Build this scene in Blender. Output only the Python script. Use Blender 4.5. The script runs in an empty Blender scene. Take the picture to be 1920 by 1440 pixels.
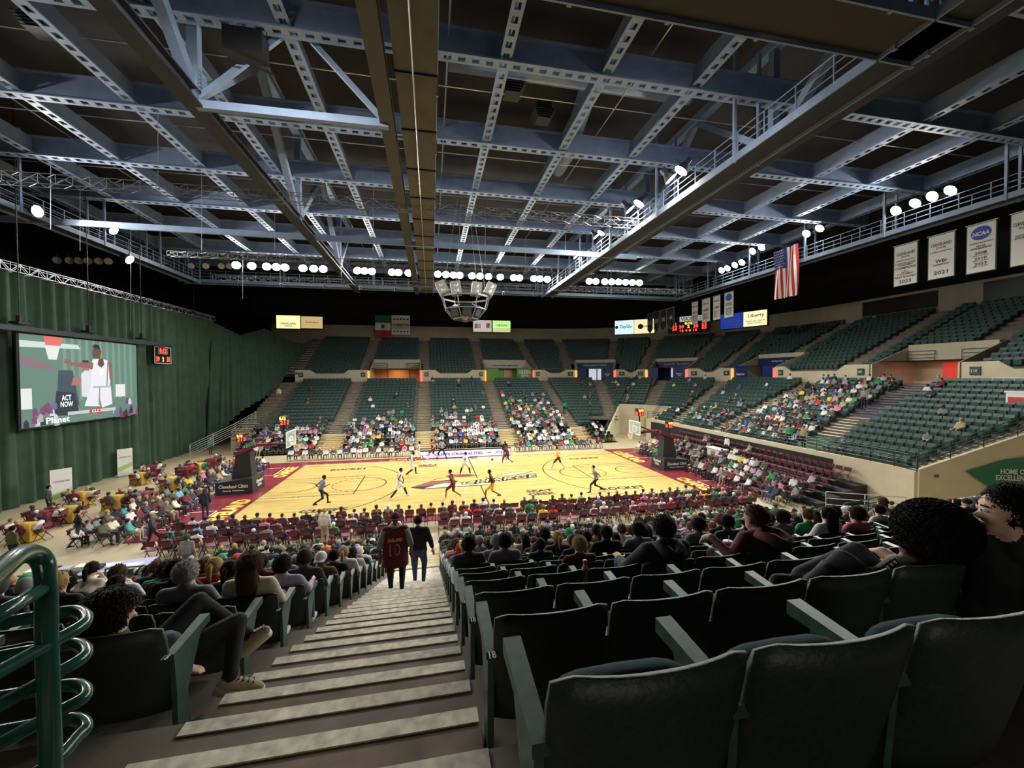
import bpy, bmesh, math, random
import numpy as np
from mathutils import Vector, Matrix, Euler
SC = bpy.context.scene
COL = SC.collection
PI = math.pi
rnd = random.Random(7)

# ---------------------------------------------------------------- camera, world, exposure
CAMP = Vector((-3.3916, -30.7049, 7.8567))
YAW, PIT, ROL, FPX = 0.1971, -0.0214, -0.0039, 757.45
def cam_axes():
    f = Vector((math.sin(YAW)*math.cos(PIT), math.cos(YAW)*math.cos(PIT), math.sin(PIT)))
    r = Vector((math.cos(YAW), -math.sin(YAW), 0)); u = r.cross(f)
    c, s = math.cos(ROL), math.sin(ROL)
    return c*r+s*u, -s*r+c*u, f
CR, CU, CF = cam_axes()
cd = bpy.data.cameras.new('camera'); cam = bpy.data.objects.new('camera', cd); COL.objects.link(cam)
cd.sensor_width = 36; cd.lens = FPX/1920*36; cd.clip_start = .05; cd.clip_end = 400
cam.matrix_world = Matrix(((CR.x, CU.x, -CF.x, CAMP.x), (CR.y, CU.y, -CF.y, CAMP.y), (CR.z, CU.z, -CF.z, CAMP.z), (0, 0, 0, 1)))
SC.camera = cam
w = bpy.data.worlds.new('world'); SC.world = w; w.use_nodes = True
w.node_tree.nodes['Background'].inputs[0].default_value = (.80, .88, 1, 1)
w.node_tree.nodes['Background'].inputs[1].default_value = .05
SC.view_settings.view_transform = 'Standard'; SC.view_settings.look = 'None'
SC.view_settings.exposure = 0.0; SC.view_settings.gamma = 1; SC.view_settings.use_curve_mapping = False
LAMP_W = 4800.0      # watts of one arena floodlight
SC.cycles.max_bounces = 6; SC.cycles.diffuse_bounces = 3; SC.cycles.glossy_bounces = 3; SC.cycles.sample_clamp_indirect = 4.0

# ---------------------------------------------------------------- materials
MATS = {}
def lin(c):
    return tuple(((v/255)/12.92 if v <= 10 else (((v/255)+.055)/1.055)**2.4) for v in c)
def mat(name, rgb, rough=.6, metal=0., noise=.0, scale=6., emit=0., bump=0., spec=.5, alpha=1.):
    """rgb is sRGB 0..255"""
    if name in MATS: return MATS[name]
    m = bpy.data.materials.new(name); m.use_nodes = True; nt = m.node_tree; N = nt.nodes; L = nt.links
    b = N['Principled BSDF']; c = lin(rgb)
    b.inputs['Base Color'].default_value = (*c, 1); b.inputs['Roughness'].default_value = rough
    b.inputs['Metallic'].default_value = metal; b.inputs['Specular IOR Level'].default_value = spec
    if alpha < 1: b.inputs['Alpha'].default_value = alpha
    if noise or bump:
        tc = N.new('ShaderNodeTexCoord'); nz = N.new('ShaderNodeTexNoise'); nz.inputs['Scale'].default_value = scale
        nz.inputs['Detail'].default_value = 5; L.new(tc.outputs['Object'], nz.inputs['Vector'])
        if noise:
            r = N.new('ShaderNodeValToRGB'); r.color_ramp.elements[0].position = .3; r.color_ramp.elements[1].position = .7
            r.color_ramp.elements[0].color = (*[v*(1-noise) for v in c], 1); r.color_ramp.elements[1].color = (*[min(1, v*(1+noise)) for v in c], 1)
            L.new(nz.outputs['Fac'], r.inputs[0]); L.new(r.outputs[0], b.inputs['Base Color'])
        if bump:
            bp = N.new('ShaderNodeBump'); bp.inputs['Strength'].default_value = bump; bp.inputs['Distance'].default_value = .02
            L.new(nz.outputs['Fac'], bp.inputs['Height']); L.new(bp.outputs[0], b.inputs['Normal'])
    if emit:
        b.inputs['Emission Color'].default_value = (*c, 1); b.inputs['Emission Strength'].default_value = emit
    MATS[name] = m; return m
M_green = mat('seat_green', (58, 78, 74), .45, noise=.12, scale=30)
M_seatback = mat('seat_shell', (40, 50, 46), .5, noise=.2, scale=60, bump=.15)
M_arm = mat('seat_arm_green', (54, 80, 70), .38, noise=.25, scale=25)
M_seatpad = mat('seat_pad', (28, 50, 54), .8, noise=.1, scale=40, bump=.1, spec=.08)
M_black = mat('black', (22, 22, 24), .5)
M_blackg = mat('black_plastic', (30, 33, 38), .25)
M_conc = mat('concrete', (128, 119, 106), .85, noise=.28, scale=2.2, bump=.2)
M_concd = mat('aisle_concrete', (122, 106, 90), .85, noise=.3, scale=5, bump=.3)
M_cream = mat('cream_wall', (214, 202, 172), .8, noise=.06, scale=1.5)
M_taup = mat('upper_wall', (170, 160, 140), .85, noise=.08, scale=.8)
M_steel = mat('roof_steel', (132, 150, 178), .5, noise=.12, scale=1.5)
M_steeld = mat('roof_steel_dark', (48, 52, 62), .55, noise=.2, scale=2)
M_alu = mat('aluminium', (190, 192, 198), .35, metal=.6)
M_rail = mat('rail_green', (44, 84, 78), .25, noise=.15, scale=12)
M_railg = mat('rail_grey', (190, 196, 192), .4)
M_tan = mat('catwalk_board', (88, 85, 76), .8, noise=.15, scale=1)
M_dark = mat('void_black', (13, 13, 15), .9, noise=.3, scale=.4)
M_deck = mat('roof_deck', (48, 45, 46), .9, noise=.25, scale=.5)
M_white = mat('white', (236, 236, 232), .6)
M_maroon = mat('maroon', (118, 34, 48), .45)
M_maroonc = mat('maroon_chair', (112, 42, 54), .55)
M_gold = mat('gold', (226, 186, 62), .5)
M_floor = mat('floor_concrete', (176, 162, 130), .45, noise=.12, scale=.7)
M_skin = [mat('skin_%d' % i, c, .55) for i, c in enumerate([(214, 168, 142), (196, 148, 122), (120, 82, 62), (84, 56, 44), (226, 184, 160)])]
M_hair = [mat('hair_%d' % i, c, .75, spec=.12) for i, c in enumerate([(17, 14, 14), (34, 26, 22), (78, 56, 40), (176, 144, 96), (168, 164, 160), (110, 78, 54)])]

# ---------------------------------------------------------------- mesh collector
class MB:
    def __init__(s): s.v = []; s.f = []; s.m = []
    def add(s, vs, fs, mi=0):
        o = len(s.v); s.v += [tuple(v) for v in vs]; s.f += [tuple(i+o for i in f) for f in fs]; s.m += [mi]*len(fs)
    def box(s, c, d, mi=0, R=None):
        hx, hy, hz = d[0]/2, d[1]/2, d[2]/2
        vs = [Vector((x, y, z)) for x in (-hx, hx) for y in (-hy, hy) for z in (-hz, hz)]
        if R is not None: vs = [R @ v for v in vs]
        c = Vector(c); s.add([v+c for v in vs], [(0, 1, 3, 2), (4, 6, 7, 5), (0, 4, 5, 1), (2, 3, 7, 6), (0, 2, 6, 4), (1, 5, 7, 3)], mi)
    def bar(s, a, b, w, h=None, mi=0, up=(0, 0, 1)):
        """box beam from a to b, w wide, h high"""
        a = Vector(a); b = Vector(b); h = w if h is None else h
        d = (b-a); L = d.length
        if L < 1e-6: return
        d /= L; up = Vector(up); sx = d.cross(up)
        if sx.length < 1e-4: sx = d.cross(Vector((1, 0, 0)))
        sx.normalize(); uz = sx.cross(d)
        vs = [p+sx*x*w/2+uz*z*h/2 for p in (a, b) for x, z in ((-1, -1), (1, -1), (1, 1), (-1, 1))]
        s.add(vs, [(0, 3, 2, 1), (4, 5, 6, 7), (0, 1, 5, 4), (1, 2, 6, 5), (2, 3, 7, 6), (3, 0, 4, 7)], mi)
    def tube(s, pts, r, n=6, mi=0, closed=False):
        pts = [Vector(p) for p in pts]; N = len(pts); rs = r if isinstance(r, (list, tuple)) else [r]*N
        vs = []; ref = None
        for i, p in enumerate(pts):
            a = pts[max(i-1, 0)] if not closed else pts[i-1]; b = pts[min(i+1, N-1)] if not closed else pts[(i+1) % N]
            d = (b-a).normalized()
            if ref is None: ref = d.orthogonal().normalized()
            ref = (ref-d*ref.dot(d)).normalized(); q = d.cross(ref)
            vs += [p+(ref*math.cos(t)+q*math.sin(t))*rs[i] for t in [2*PI*k/n for k in range(n)]]
        fs = []
        for i in range(N if closed else N-1):
            j = (i+1) % N
            fs += [(i*n+k, i*n+(k+1) % n, j*n+(k+1) % n, j*n+k) for k in range(n)]
        if not closed: fs += [tuple(range(n))[::-1], tuple((N-1)*n+k for k in range(n))]
        s.add(vs, fs, mi)
    def prism(s, poly, z0, z1, mi=0):
        n = len(poly); vs = [(x, y, z0) for x, y in poly]+[(x, y, z1) for x, y in poly]
        s.add(vs, [tuple(range(n))[::-1], tuple(range(n, 2*n))]+[(i, (i+1) % n, (i+1) % n+n, i+n) for i in range(n)], mi)
    def slab(s, a, b, c, d, th, mi=0):
        """quad a b c d thickened by th along its normal"""
        a, b, c, d = map(Vector, (a, b, c, d)); n = (b-a).cross(d-a).normalized()*th
        s.add([a, b, c, d, a+n, b+n, c+n, d+n], [(0, 3, 2, 1), (4, 5, 6, 7), (0, 1, 5, 4), (1, 2, 6, 5), (2, 3, 7, 6), (3, 0, 4, 7)], mi)
    def ell(s, c, r, R=None, nu=10, nv=7, mi=0):
        vs = [Vector((0, 0, -1))]; c = Vector(c)
        for i in range(1, nv):
            t = PI*i/nv
            vs += [Vector((math.sin(t)*math.cos(2*PI*k/nu), math.sin(t)*math.sin(2*PI*k/nu), -math.cos(t))) for k in range(nu)]
        vs.append(Vector((0, 0, 1)))
        fs = [(0, 1+(k+1) % nu, 1+k) for k in range(nu)]
        for i in range(nv-2):
            o = 1+i*nu; fs += [(o+k, o+(k+1) % nu, o+nu+(k+1) % nu, o+nu+k) for k in range(nu)]
        o = 1+(nv-2)*nu; fs += [(o+k, o+(k+1) % nu, len(vs)-1) for k in range(nu)]
        vs = [Vector((v.x*r[0], v.y*r[1], v.z*r[2])) for v in vs]
        if R is not None: vs = [R @ v for v in vs]
        s.add([v+c for v in vs], fs, mi)
    def mesh(s, name, mats, smooth=False):
        me = bpy.data.meshes.new(name); me.from_pydata(s.v, [], s.f)
        for m in (mats if isinstance(mats, (list, tuple)) else [mats]): me.materials.append(m)
        me.polygons.foreach_set('material_index', s.m)
        if smooth: me.polygons.foreach_set('use_smooth', [True]*len(me.polygons))
        me.update(); return me
    def build(s, name, mats, parent=None, smooth=False, loc=None):
        o = bpy.data.objects.new(name, s.mesh(name, mats, smooth)); COL.objects.link(o)
        if parent is not None: o.parent = parent
        if loc is not None: o.location = loc
        return o
def tag(o, label=None, cat=None, group=None, kind=None):
    if label: o['label'] = label
    if cat: o['category'] = cat
    if group: o['group'] = group
    if kind: o['kind'] = kind
    return o
def empty(name, loc=(0, 0, 0), rz=0., label=None, cat=None, group=None):
    o = bpy.data.objects.new(name, None); COL.objects.link(o); o.location = loc; o.rotation_euler = (0, 0, rz); o.empty_display_size = .1
    return tag(o, label, cat, group)
def struct(o): o['kind'] = 'structure'; return o
def link_mesh(name, me, parent=None, loc=(0, 0, 0), rz=0.):
    o = bpy.data.objects.new(name, me); COL.objects.link(o); o.location = loc; o.rotation_euler = (0, 0, rz)
    if parent is not None: o.parent = parent
    return o
def copy_tree(o, parent=None):
    c = o.copy(); COL.objects.link(c)
    if parent is not None: c.parent = parent
    for ch in KIDS.get(o.name, ()): copy_tree(ch, c)
    return c
KIDS = {}
def remember(o):
    KIDS[o.name] = [c for c in bpy.data.objects if c.parent == o]
    for c in KIDS[o.name]: remember(c)
_txt = {}
def text(body, w, h, m, org, right, up, parent=None, name='lettering', lift=.004, bold=.012, depth=.002, shear=0.):
    """lettering w x h metres centred on org, on the plane right/up"""
    cu = bpy.data.curves.new('t', 'FONT'); cu.body = body; cu.align_x = 'CENTER'; cu.align_y = 'CENTER'; cu.size = 1; cu.offset = bold; cu.resolution_u = 2
    cu.space_line = .85
    cu.shear = shear
    to = bpy.data.objects.new('t', cu); COL.objects.link(to)
    dg = bpy.context.evaluated_depsgraph_get(); me = bpy.data.meshes.new_from_object(to.evaluated_get(dg))
    bpy.data.objects.remove(to); bpy.data.curves.remove(cu)
    n = len(me.vertices); co = np.empty(n*3); me.vertices.foreach_get('co', co); co = co.reshape(-1, 3)
    mn, mx = co.min(0), co.max(0); sz = np.maximum(mx-mn, 1e-5)
    co -= (mn+mx)/2; co[:, 0] *= w/sz[0]; co[:, 1] *= h/sz[1]
    right = np.array(right, float); up = np.array(up, float); right /= np.linalg.norm(right); up /= np.linalg.norm(up); nn = np.cross(right, up)
    co = np.array(org)[None]+co[:, :1]*right+co[:, 1:2]*up+nn[None]*lift
    me.vertices.foreach_set('co', co.ravel()); me.materials.clear(); me.materials.append(m); me.name = name; me.update()
    o = bpy.data.objects.new(name, me); COL.objects.link(o)
    if parent is not None: o.parent = parent
    return o
def at_plane(px, py, n, d):
    r = CF+CR*((px-960)/FPX)-CU*((py-720)/FPX); n = Vector(n)
    return CAMP+r*((d-n.dot(CAMP))/n.dot(r))
def atZ(px, py, z=0.): return at_plane(px, py, (0, 0, 1), z)
def atY(px, py, y): return at_plane(px, py, (0, 1, 0), y)
def atX(px, py, x): return at_plane(px, py, (1, 0, 0), x)
def project(p):
    d = Vector(p)-CAMP; z = d.dot(CF)
    if z < .05: return (-9999, -9999, z)
    return (960+FPX*d.dot(CR)/z, 720-FPX*d.dot(CU)/z, z)
ORD = ['zeroth', 'first', 'second', 'third', 'fourth', 'fifth', 'sixth', 'seventh', 'eighth', 'ninth', 'tenth', 'eleventh', 'twelfth', 'thirteenth', 'fourteenth', 'fifteenth', 'sixteenth', 'seventeenth', 'eighteenth', 'nineteenth', 'twentieth']
def nth(i): return ORD[i] if i < len(ORD) else '%d%s' % (i, {1: 'st', 2: 'nd', 3: 'rd'}.get(i % 10 if i % 100 not in (11, 12, 13) else 0, 'th'))
# ---------------------------------------------------------------- plan of the bowl: station u along the bowl, setback t outward
CX, CY, RB, Y0 = 14.5, 11.2, 5.0, 16.2
U1 = CX; U2 = CX+15*PI/2; U3 = U2+2*CY; U4 = U3+15*PI/2
def P(u, t, z=0.):
    if u <= U1: return Vector((u, Y0+t, z))
    if u <= U2:
        a = (u-U1)/15; return Vector((CX+(RB+t)*math.sin(a), CY+(RB+t)*math.cos(a), z))
    if u <= U3: return Vector((CX+RB+t, CY-(u-U2), z))
    if u <= U4:
        a = (u-U3)/15; return Vector((CX+(RB+t)*math.cos(a), -CY-(RB+t)*math.sin(a), z))
    return Vector((CX-(u-U4), -Y0-t, z))
def outdir(u):
    if u <= U1: return Vector((0, 1, 0))
    if u <= U2: a = (u-U1)/15; return Vector((math.sin(a), math.cos(a), 0))
    if u <= U3: return Vector((1, 0, 0))
    if u <= U4: a = (u-U3)/15; return Vector((math.cos(a), -math.sin(a), 0))
    return Vector((0, -1, 0))
def facing(u):                       # rotation about z that turns local +y to face the court
    d = -outdir(u); return math.atan2(-d.x, d.y)
def usamp(u0, u1, step=1.5):
    s = {u0, u1}
    for b in (U1, U2, U3, U4):
        if u0 < b < u1: s.add(b)
    out = sorted(s); r = []
    for a, b in zip(out, out[1:]):
        straight = (b <= U1+1e-6) or (a >= U2-1e-6 and b <= U3+1e-6) or (a >= U4-1e-6)
        n = 1 if straight else max(1, int((b-a)/step))
        r += [a+(b-a)*i/n for i in range(n)]
    return r+[out[-1]]
def uNear(x): return U4+CX-x
RISE, RUN = .335, .81
def zrow(j): return 1.03+RISE*j
def ztop(i): return 8.2+.39*i
TU0 = 16.3
def terrace(mb, u0, u1, rows, zf, tf, run, rise, mi=0, front=None):
    us = usamp(u0, u1)
    for j in rows:
        t0, t1, z = tf(j), tf(j)+run, zf(j)
        for a, b in zip(us, us[1:]):
            mb.add([P(a, t0, z), P(b, t0, z), P(b, t1, z), P(a, t1, z)], [(0, 1, 2, 3)], mi)
            mb.add([P(a, t0, z-rise), P(b, t0, z-rise), P(b, t0, z), P(a, t0, z)], [(0, 1, 2, 3)], mi)
def ribbon(mb, u0, u1, t0, t1, z0, z1, mi=0, step=1.5):
    """curved wall of thickness t1-t0 from z0 to z1"""
    us = usamp(u0, u1, step)
    for a, b in zip(us, us[1:]):
        v = [P(a, t0, z0), P(b, t0, z0), P(b, t1, z0), P(a, t1, z0), P(a, t0, z1), P(b, t0, z1), P(b, t1, z1), P(a, t1, z1)]
        mb.add(v, [(0, 1, 2, 3), (4, 7, 6, 5), (0, 4, 5, 1), (3, 2, 6, 7), (0, 3, 7, 4), (1, 5, 6, 2)], mi)
jt = lambda j: RUN*j
# zones of the lower bowl: (u0,u1,first row,last row)
UL = -24.2
UG0, UG1 = 24.6, 34.4                # far right corner gap over the tunnel
UE1 = U3+15*.345                     # near end of the end stand
UN0 = U3+15*1.0                      # start of the near stand
UNL = uNear(-19.5)
ZONES = [(UL, 19.3, 1, 17), (19.3, UG0, 4, 17), (UG0, UG1, 8, 17), (UG1, UE1, 4, 17), (UE1, UN0, 11, 17), (UN0, uNear(-4.75), 0, 17), (uNear(-4.75), UNL, 0, 15)]
mb = MB()
for z in ZONES: terrace(mb, z[0], z[1], range(z[2], z[3]+1), zrow, jt, RUN, RISE)
struct(mb.build('floor_seating_terrace', [M_conc]))
# walls that carry the terraces
mb = MB()
def front_wall(u0, u1, t, z1, z0=0.):
    ribbon(mb, u0, u1, t-.2, t, z0, z1)
front_wall(UG1-1.2, UE1, 3.04, 2.62)
front_wall(UG0, UG1, 6.30, 3.95)
front_wall(UE1, UN0, 8.7, 4.9)
# side walls of the tunnels, stepping down with the rows
def side_wall(u, t0, t1, th=.2, up=.55):
    n = 6
    for i in range(n):
        a, b = t0+(t1-t0)*i/n, t0+(t1-t0)*(i+1)/n
        pa, pb = P(u, a), P(u, b); d = (pb-pa).cross(Vector((0, 0, 1))).normalized()*th/2
        za, zb = 1.03+RISE/RUN*a+up, 1.03+RISE/RUN*b+up
        mb.add([pa-d, pb-d, pb+d, pa+d, pa-d+Vector((0, 0, za)), pb-d+Vector((0, 0, zb)), pb+d+Vector((0, 0, zb)), pa+d+Vector((0, 0, za))],
               [(0, 1, 2, 3), (4, 7, 6, 5), (0, 4, 5, 1), (3, 2, 6, 7), (0, 3, 7, 4), (1, 5, 6, 2)])
side_wall(UG0, -2.2, 6.3, up=.15); side_wall(UG1, 3.0, 6.3, up=.3); side_wall(UE1, 3.0, 14.4, up=.5); side_wall(UN0, 0, 9, up=.4)
ribbon(mb, UNL-.2, UNL, 0., 14, 0., 5.9)
struct(mb.build('wall_tunnel', [M_cream]))
mb = MB(); ribbon(mb, UL, 19.3, .60, .80, 0, 1.42); ribbon(mb, UN0, UNL, -.12, .0, 0., 1.08); struct(mb.build('wall_stand_front', [M_cream]))
# floor of the arena
mb = MB(); mb.box((0, 0, -.05), (110, 100, .08)); struct(mb.build('floor', [M_floor]))

# -------- concourse wall with its trapezoid dips and the portals
UA = [(-12.3, -5.0), (5.0, 12.4), (18.3, 22.5), (26.3, 30.4), (35.6, 40.6), (50.9, 57.1)]
WALLS = [(-22.4, -12.5, -20.4, -15.2), (-4.9, 4.9, -2.8, 2.8), (12.5, 18.2, 14.4, 17.0), (22.6, 26.2, 23.6, 25.2), (30.5, 35.5, 31.8, 34.0), (40.7, 50.8, 42.0, 48.6), (57.2, 66., 59.2, 64.6)]
mb = MB()
for a, b, c, d in WALLS:
    us = usamp(a, b, .8)
    us = sorted(set(us) | {c, d, c+.75, d-.75})
    def top(u): return 8.72-.55*max(0, min(1, (u-c)/.75, (d-u)/.75))
    for p, q in zip(us, us[1:]):
        v = [P(p, 15.5, 6.2), P(q, 15.5, 6.2), P(q, 15.75, 6.2), P(p, 15.75, 6.2), P(p, 15.5, top(p)), P(q, 15.5, top(q)), P(q, 15.75, top(q)), P(p, 15.75, top(p))]
        mb.add(v, [(0, 1, 2, 3), (4, 7, 6, 5), (0, 4, 5, 1), (3, 2, 6, 7), (0, 3, 7, 4), (1, 5, 6, 2)])
struct(mb.build('wall_concourse', [M_cream]))
mb = MB(); terrace(mb, UL, UN0, [0], lambda j: 6.98, lambda j: RUN*18-.02, 6.5, .2); struct(mb.build('floor_concourse', [M_conc]))
# -------- upper deck
mb = MB()
UU1 = 70.
def upper_first(u):
    for a, b in UA:
        if a-.4 < u < b+.4: return 5
    return 0
cuts = sorted({UL, UU1} | {x for ab in UA for x in (ab[0]-.4, ab[1]+.4)})
for a, b in zip(cuts, cuts[1:]):
    f = upper_first((a+b)/2)
    terrace(mb, a, b, range(f, 16), ztop, lambda i: TU0+RUN*i, RUN, .39)
struct(mb.build('floor_upper_terrace', [M_conc]))
mb = MB(); ribbon(mb, UL-6, UU1, 29.3, 29.6, 13., 16.9); struct(mb.build('wall_upper', [M_taup]))
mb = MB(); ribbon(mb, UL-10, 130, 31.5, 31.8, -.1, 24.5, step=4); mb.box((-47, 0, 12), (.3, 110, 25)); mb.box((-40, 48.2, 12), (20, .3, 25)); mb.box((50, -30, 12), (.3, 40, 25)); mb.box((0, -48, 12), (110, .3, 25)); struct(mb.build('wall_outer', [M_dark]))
# press boxes let into the upper wall on the right
mb = MB()
for a, b in ((39.5, 47), (50.6, 58.)):
    ribbon(mb, a, b, 29.18, 29.28, 14.9, 16.6, step=8)
struct(mb.build('window_1', [mat('pressbox_glass', (40, 36, 32), .3)]))
# -------- portals
M_navy = mat('navy_panel', (24, 44, 104), .5); M_lime = mat('lime_panel', (96, 152, 52), .5); M_orange = mat('orange_room', (226, 158, 104), .7)
M_doorg = mat('daylight_door', (228, 232, 240), .4, emit=.7); M_redg = mat('glow_red', (255, 110, 90), .5, emit=1.2); M_orgg = mat('glow_orange', (255, 170, 80), .5, emit=1.2)
pm = [M_cream, M_lime, M_navy, M_navy, M_navy, M_cream]
for n, (a, b) in enumerate(UA):
    mb = MB(); w_ = b-a
    ribbon(mb, a+.1, b-.1, 19.6, 20.3, 8.95, 10.45, 0)                       # parapet over the opening
    for s in (a, b):                                                      # cheek walls
        v = [P(s, 15.5, 6.9), P(s, 20.3, 6.9), P(s, 20.3, 10.45), P(s, 15.5, 8.7)]
        k = .12 if s == a else -.12
        v2 = [P(s+k, 15.5, 6.9), P(s+k, 20.3, 6.9), P(s+k, 20.3, 10.45), P(s+k, 15.5, 8.7)]
        mb.add(v+v2, [(0, 1, 2, 3), (7, 6, 5, 4), (0, 4, 5, 1), (1, 5, 6, 2), (2, 6, 7, 3), (3, 7, 4, 0)], 0)
    ribbon(mb, a, b, 20.3, 20.5, 6.9, 10.4, 1)                           # back wall
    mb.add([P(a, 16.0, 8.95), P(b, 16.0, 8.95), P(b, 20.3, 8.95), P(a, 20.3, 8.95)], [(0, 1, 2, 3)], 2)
    if n in (1, 2, 3, 4):
        ribbon(mb, a, a+w_*.26, 15.5, 15.62, 7., 8.9, 1); ribbon(mb, b-w_*.34, b, 15.5, 15.62, 7., 8.9, 1)
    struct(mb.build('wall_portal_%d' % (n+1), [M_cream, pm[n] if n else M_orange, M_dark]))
    mb = MB(); c = a+w_*.52
    if n in (2, 3, 4):
        for k in (-.7, .15): ribbon(mb, c+k*1., c+k+.75, 20.1, 20.25, 7.02, 8.9, 0)
        struct(mb.build('door_%d' % (n+1), [M_doorg]))
    elif n == 0:
        ribbon(mb, c-1.6, c+1.6, 20.1, 20.25, 7.0, 8.8, 0); struct(mb.build('door_1', [M_orange]))
    elif n == 1:
        ribbon(mb, c-.2, c+1.2, 20.1, 20.25, 7.0, 8.8, 0); struct(mb.build('door_2', [mat('door_wood', (176, 124, 84), .5)]))
    else:
        ribbon(mb, c-.9, c+1.1, 20.1, 20.25, 7.0, 8.8, 0); struct(mb.build('door_6', [mat('lit_red_room', (190, 60, 50), .6, emit=.6)]))
    # lit posts beside the opening
    if n < 5:
        for k, (s, mm) in enumerate(((a-.12, M_orgg), (b+.12, M_redg))):
            mb = MB(); ribbon(mb, s-.12, s+.12, 15.3, 15.45, 6.98, 8.6)
            tag(mb.build('light_column', [mm]), '%s glowing column on the %s of the %s concourse portal from the curtain' % ('orange' if k == 0 else 'red', 'left' if k == 0 else 'right', nth(n+1)), 'light column', 'glowing columns beside the concourse portals')
# a warm room light behind the first and last portals
for n, colr in ((0, (1, .62, .34)), (1, (.9, .95, 1)), (5, (1, .5, .4))):
    a, b = UA[n]; l = bpy.data.lights.new('room_light', 'AREA'); l.size = 2.; l.energy = 60 if n == 0 else 35; l.color = colr
    o = bpy.data.objects.new('ceiling_lamp', l); COL.objects.link(o); o.location = P((a+b)/2, 18.5, 8.9)

# -------- aisles: half steps with pale nosings
AISLES = [   # bottom point, top point (plan), width, first row, last row
    (P(-22.35, 0), P(-22.35, 14.6), 1.7, 1, 17), (P(-13.9, 0), P(-13.7, 14.6), 1.6, 1, 17), (P(-4.3, 0), P(-4.3, 14.6), 1.6, 1, 17), (P(5.1, 0), P(5.0, 14.6), 1.6, 1, 17), (P(13.9, 0), P(13.9, 14.6), 1.5, 1, 17),
    (Vector((19.7, 18.8, 0)), Vector((22.2, 28.2, 0)), 1.6, 3, 17), (Vector((24.0, 16.9, 0)), Vector((29.6, 22.7, 0)), 1.5, 8, 17), (Vector((22.7, 9.3, 0)), Vector((32.6, 14.3, 0)), 1.5, 4, 17),
    (Vector((23.2, 3.0, 0)), Vector((34.2, 3.0, 0)), 1.5, 4, 17), (Vector((22.7, -6.3, 0)), Vector((34.2, -6.0, 0)), 1.6, 4, 17), (Vector((22.4, -13.4, 0)), Vector((33.6, -16.6, 0)), 1.5, 4, 17),
    (P(uNear(-3.92), 0), P(uNear(-3.92), 14.6), 1.47, 0, 16), (P(uNear(5.1), 0), P(uNear(5.1), 14.6), 1.5, 0, 16), (P(uNear(-14.2), 0), P(uNear(-14.2), 14.6), 1.4, 0, 15)]
def setback(p):
    dx = max(abs(p.x)-CX, 0); dy = max(abs(p.y)-CY, 0); return math.hypot(dx, dy)-RB
def station(p):
    if p.y > 0 and p.x <= CX: return p.x
    if p.x > CX and p.y > CY: return CX+15*(PI/2-math.atan2(p.y-CY, p.x-CX))
    if p.x > CX and p.y > -CY: return U2+CY-p.y
    if p.x > CX: return U3+15*(-math.atan2(p.y+CY, p.x-CX))
    return U4+CX-p.x
def aisle_point(A, t):
    lo, hi = -.1, 1.15
    for _ in range(24):
        m = (lo+hi)/2
        if setback(A[0].lerp(A[1], m)) < t: lo = m
        else: hi = m
    return A[0].lerp(A[1], (lo+hi)/2)
def in_aisle(p, A, extra=.3):
    d = (A[1]-A[0]); d.z = 0; d.normalize(); q = Vector(p)-A[0]; q.z = 0
    if q.dot(d) < -3: return False
    return abs(q.x*d.y-q.y*d.x) < A[2]/2+extra
M_nose = mat('nosing_paint', (226, 217, 196), .8, noise=.3, scale=14)
M_blue = mat('blue_paint', (44, 92, 170), .7); M_stepg = mat('green_paint', (64, 130, 84), .7)
def aisle_mesh(A, zf, tf, run, rise, tone=0):
    mb = MB(); w = A[2]
    for j in range(A[3], A[4]+1):
        z = zf(j); t = tf(j)
        for k, (ta, zz) in enumerate(((t, z), (t+run/2, z+rise/2))):
            c = aisle_point(A, ta); o_ = outdir(station(c)); s = Vector((o_.y, -o_.x, 0))
            ang = math.atan2(o_.y, o_.x)-PI/2; R = Matrix.Rotation(ang, 3, 'Z')
            d = run/2
            if k == 1:
                cc = aisle_point(A, ta+d/2); mb.box((cc.x, cc.y, zz-rise/4), (w, d-.002, rise/2), 0, R)
            cn = aisle_point(A, ta+.045); mi = 1
            if tone == 1: mi = 2 if j < 7 else (1 if j < 11 else 3)
            mb.box((cn.x, cn.y, zz+.004), (w, .085 if tone != 1 else .3, .008), mi, R)
    return mb
for n, A in enumerate(AISLES):
    o = aisle_mesh(A, zrow, jt, RUN, RISE, 1 if n == 9 else 0).build('floor_aisle_steps', [M_concd, M_nose, M_stepg, M_blue]); struct(o)
UPA = [-22.6, -13.2, -4.4, 4.5, 13.3, 17.3, 21.9, 25.3, 30.0, 33.2, 38.3, 48.0, 56.]
def upA(u): return (P(u, 16), P(u, 29.4), 1.6 if u < 14 or u > 37 else 1.3, 5 if upper_first(u) else 0, 15)
UPAIS = [upA(u) for u in UPA]
mb = MB()
for A in UPAIS:
    k = aisle_mesh(A, ztop, lambda i: TU0+RUN*i, RUN, .39); mb.add(k.v, k.f); mb.m[-len(k.m):] = k.m
struct(mb.build('floor_upper_aisle_steps', [M_conc, M_conc, M_conc, M_conc]))
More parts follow.
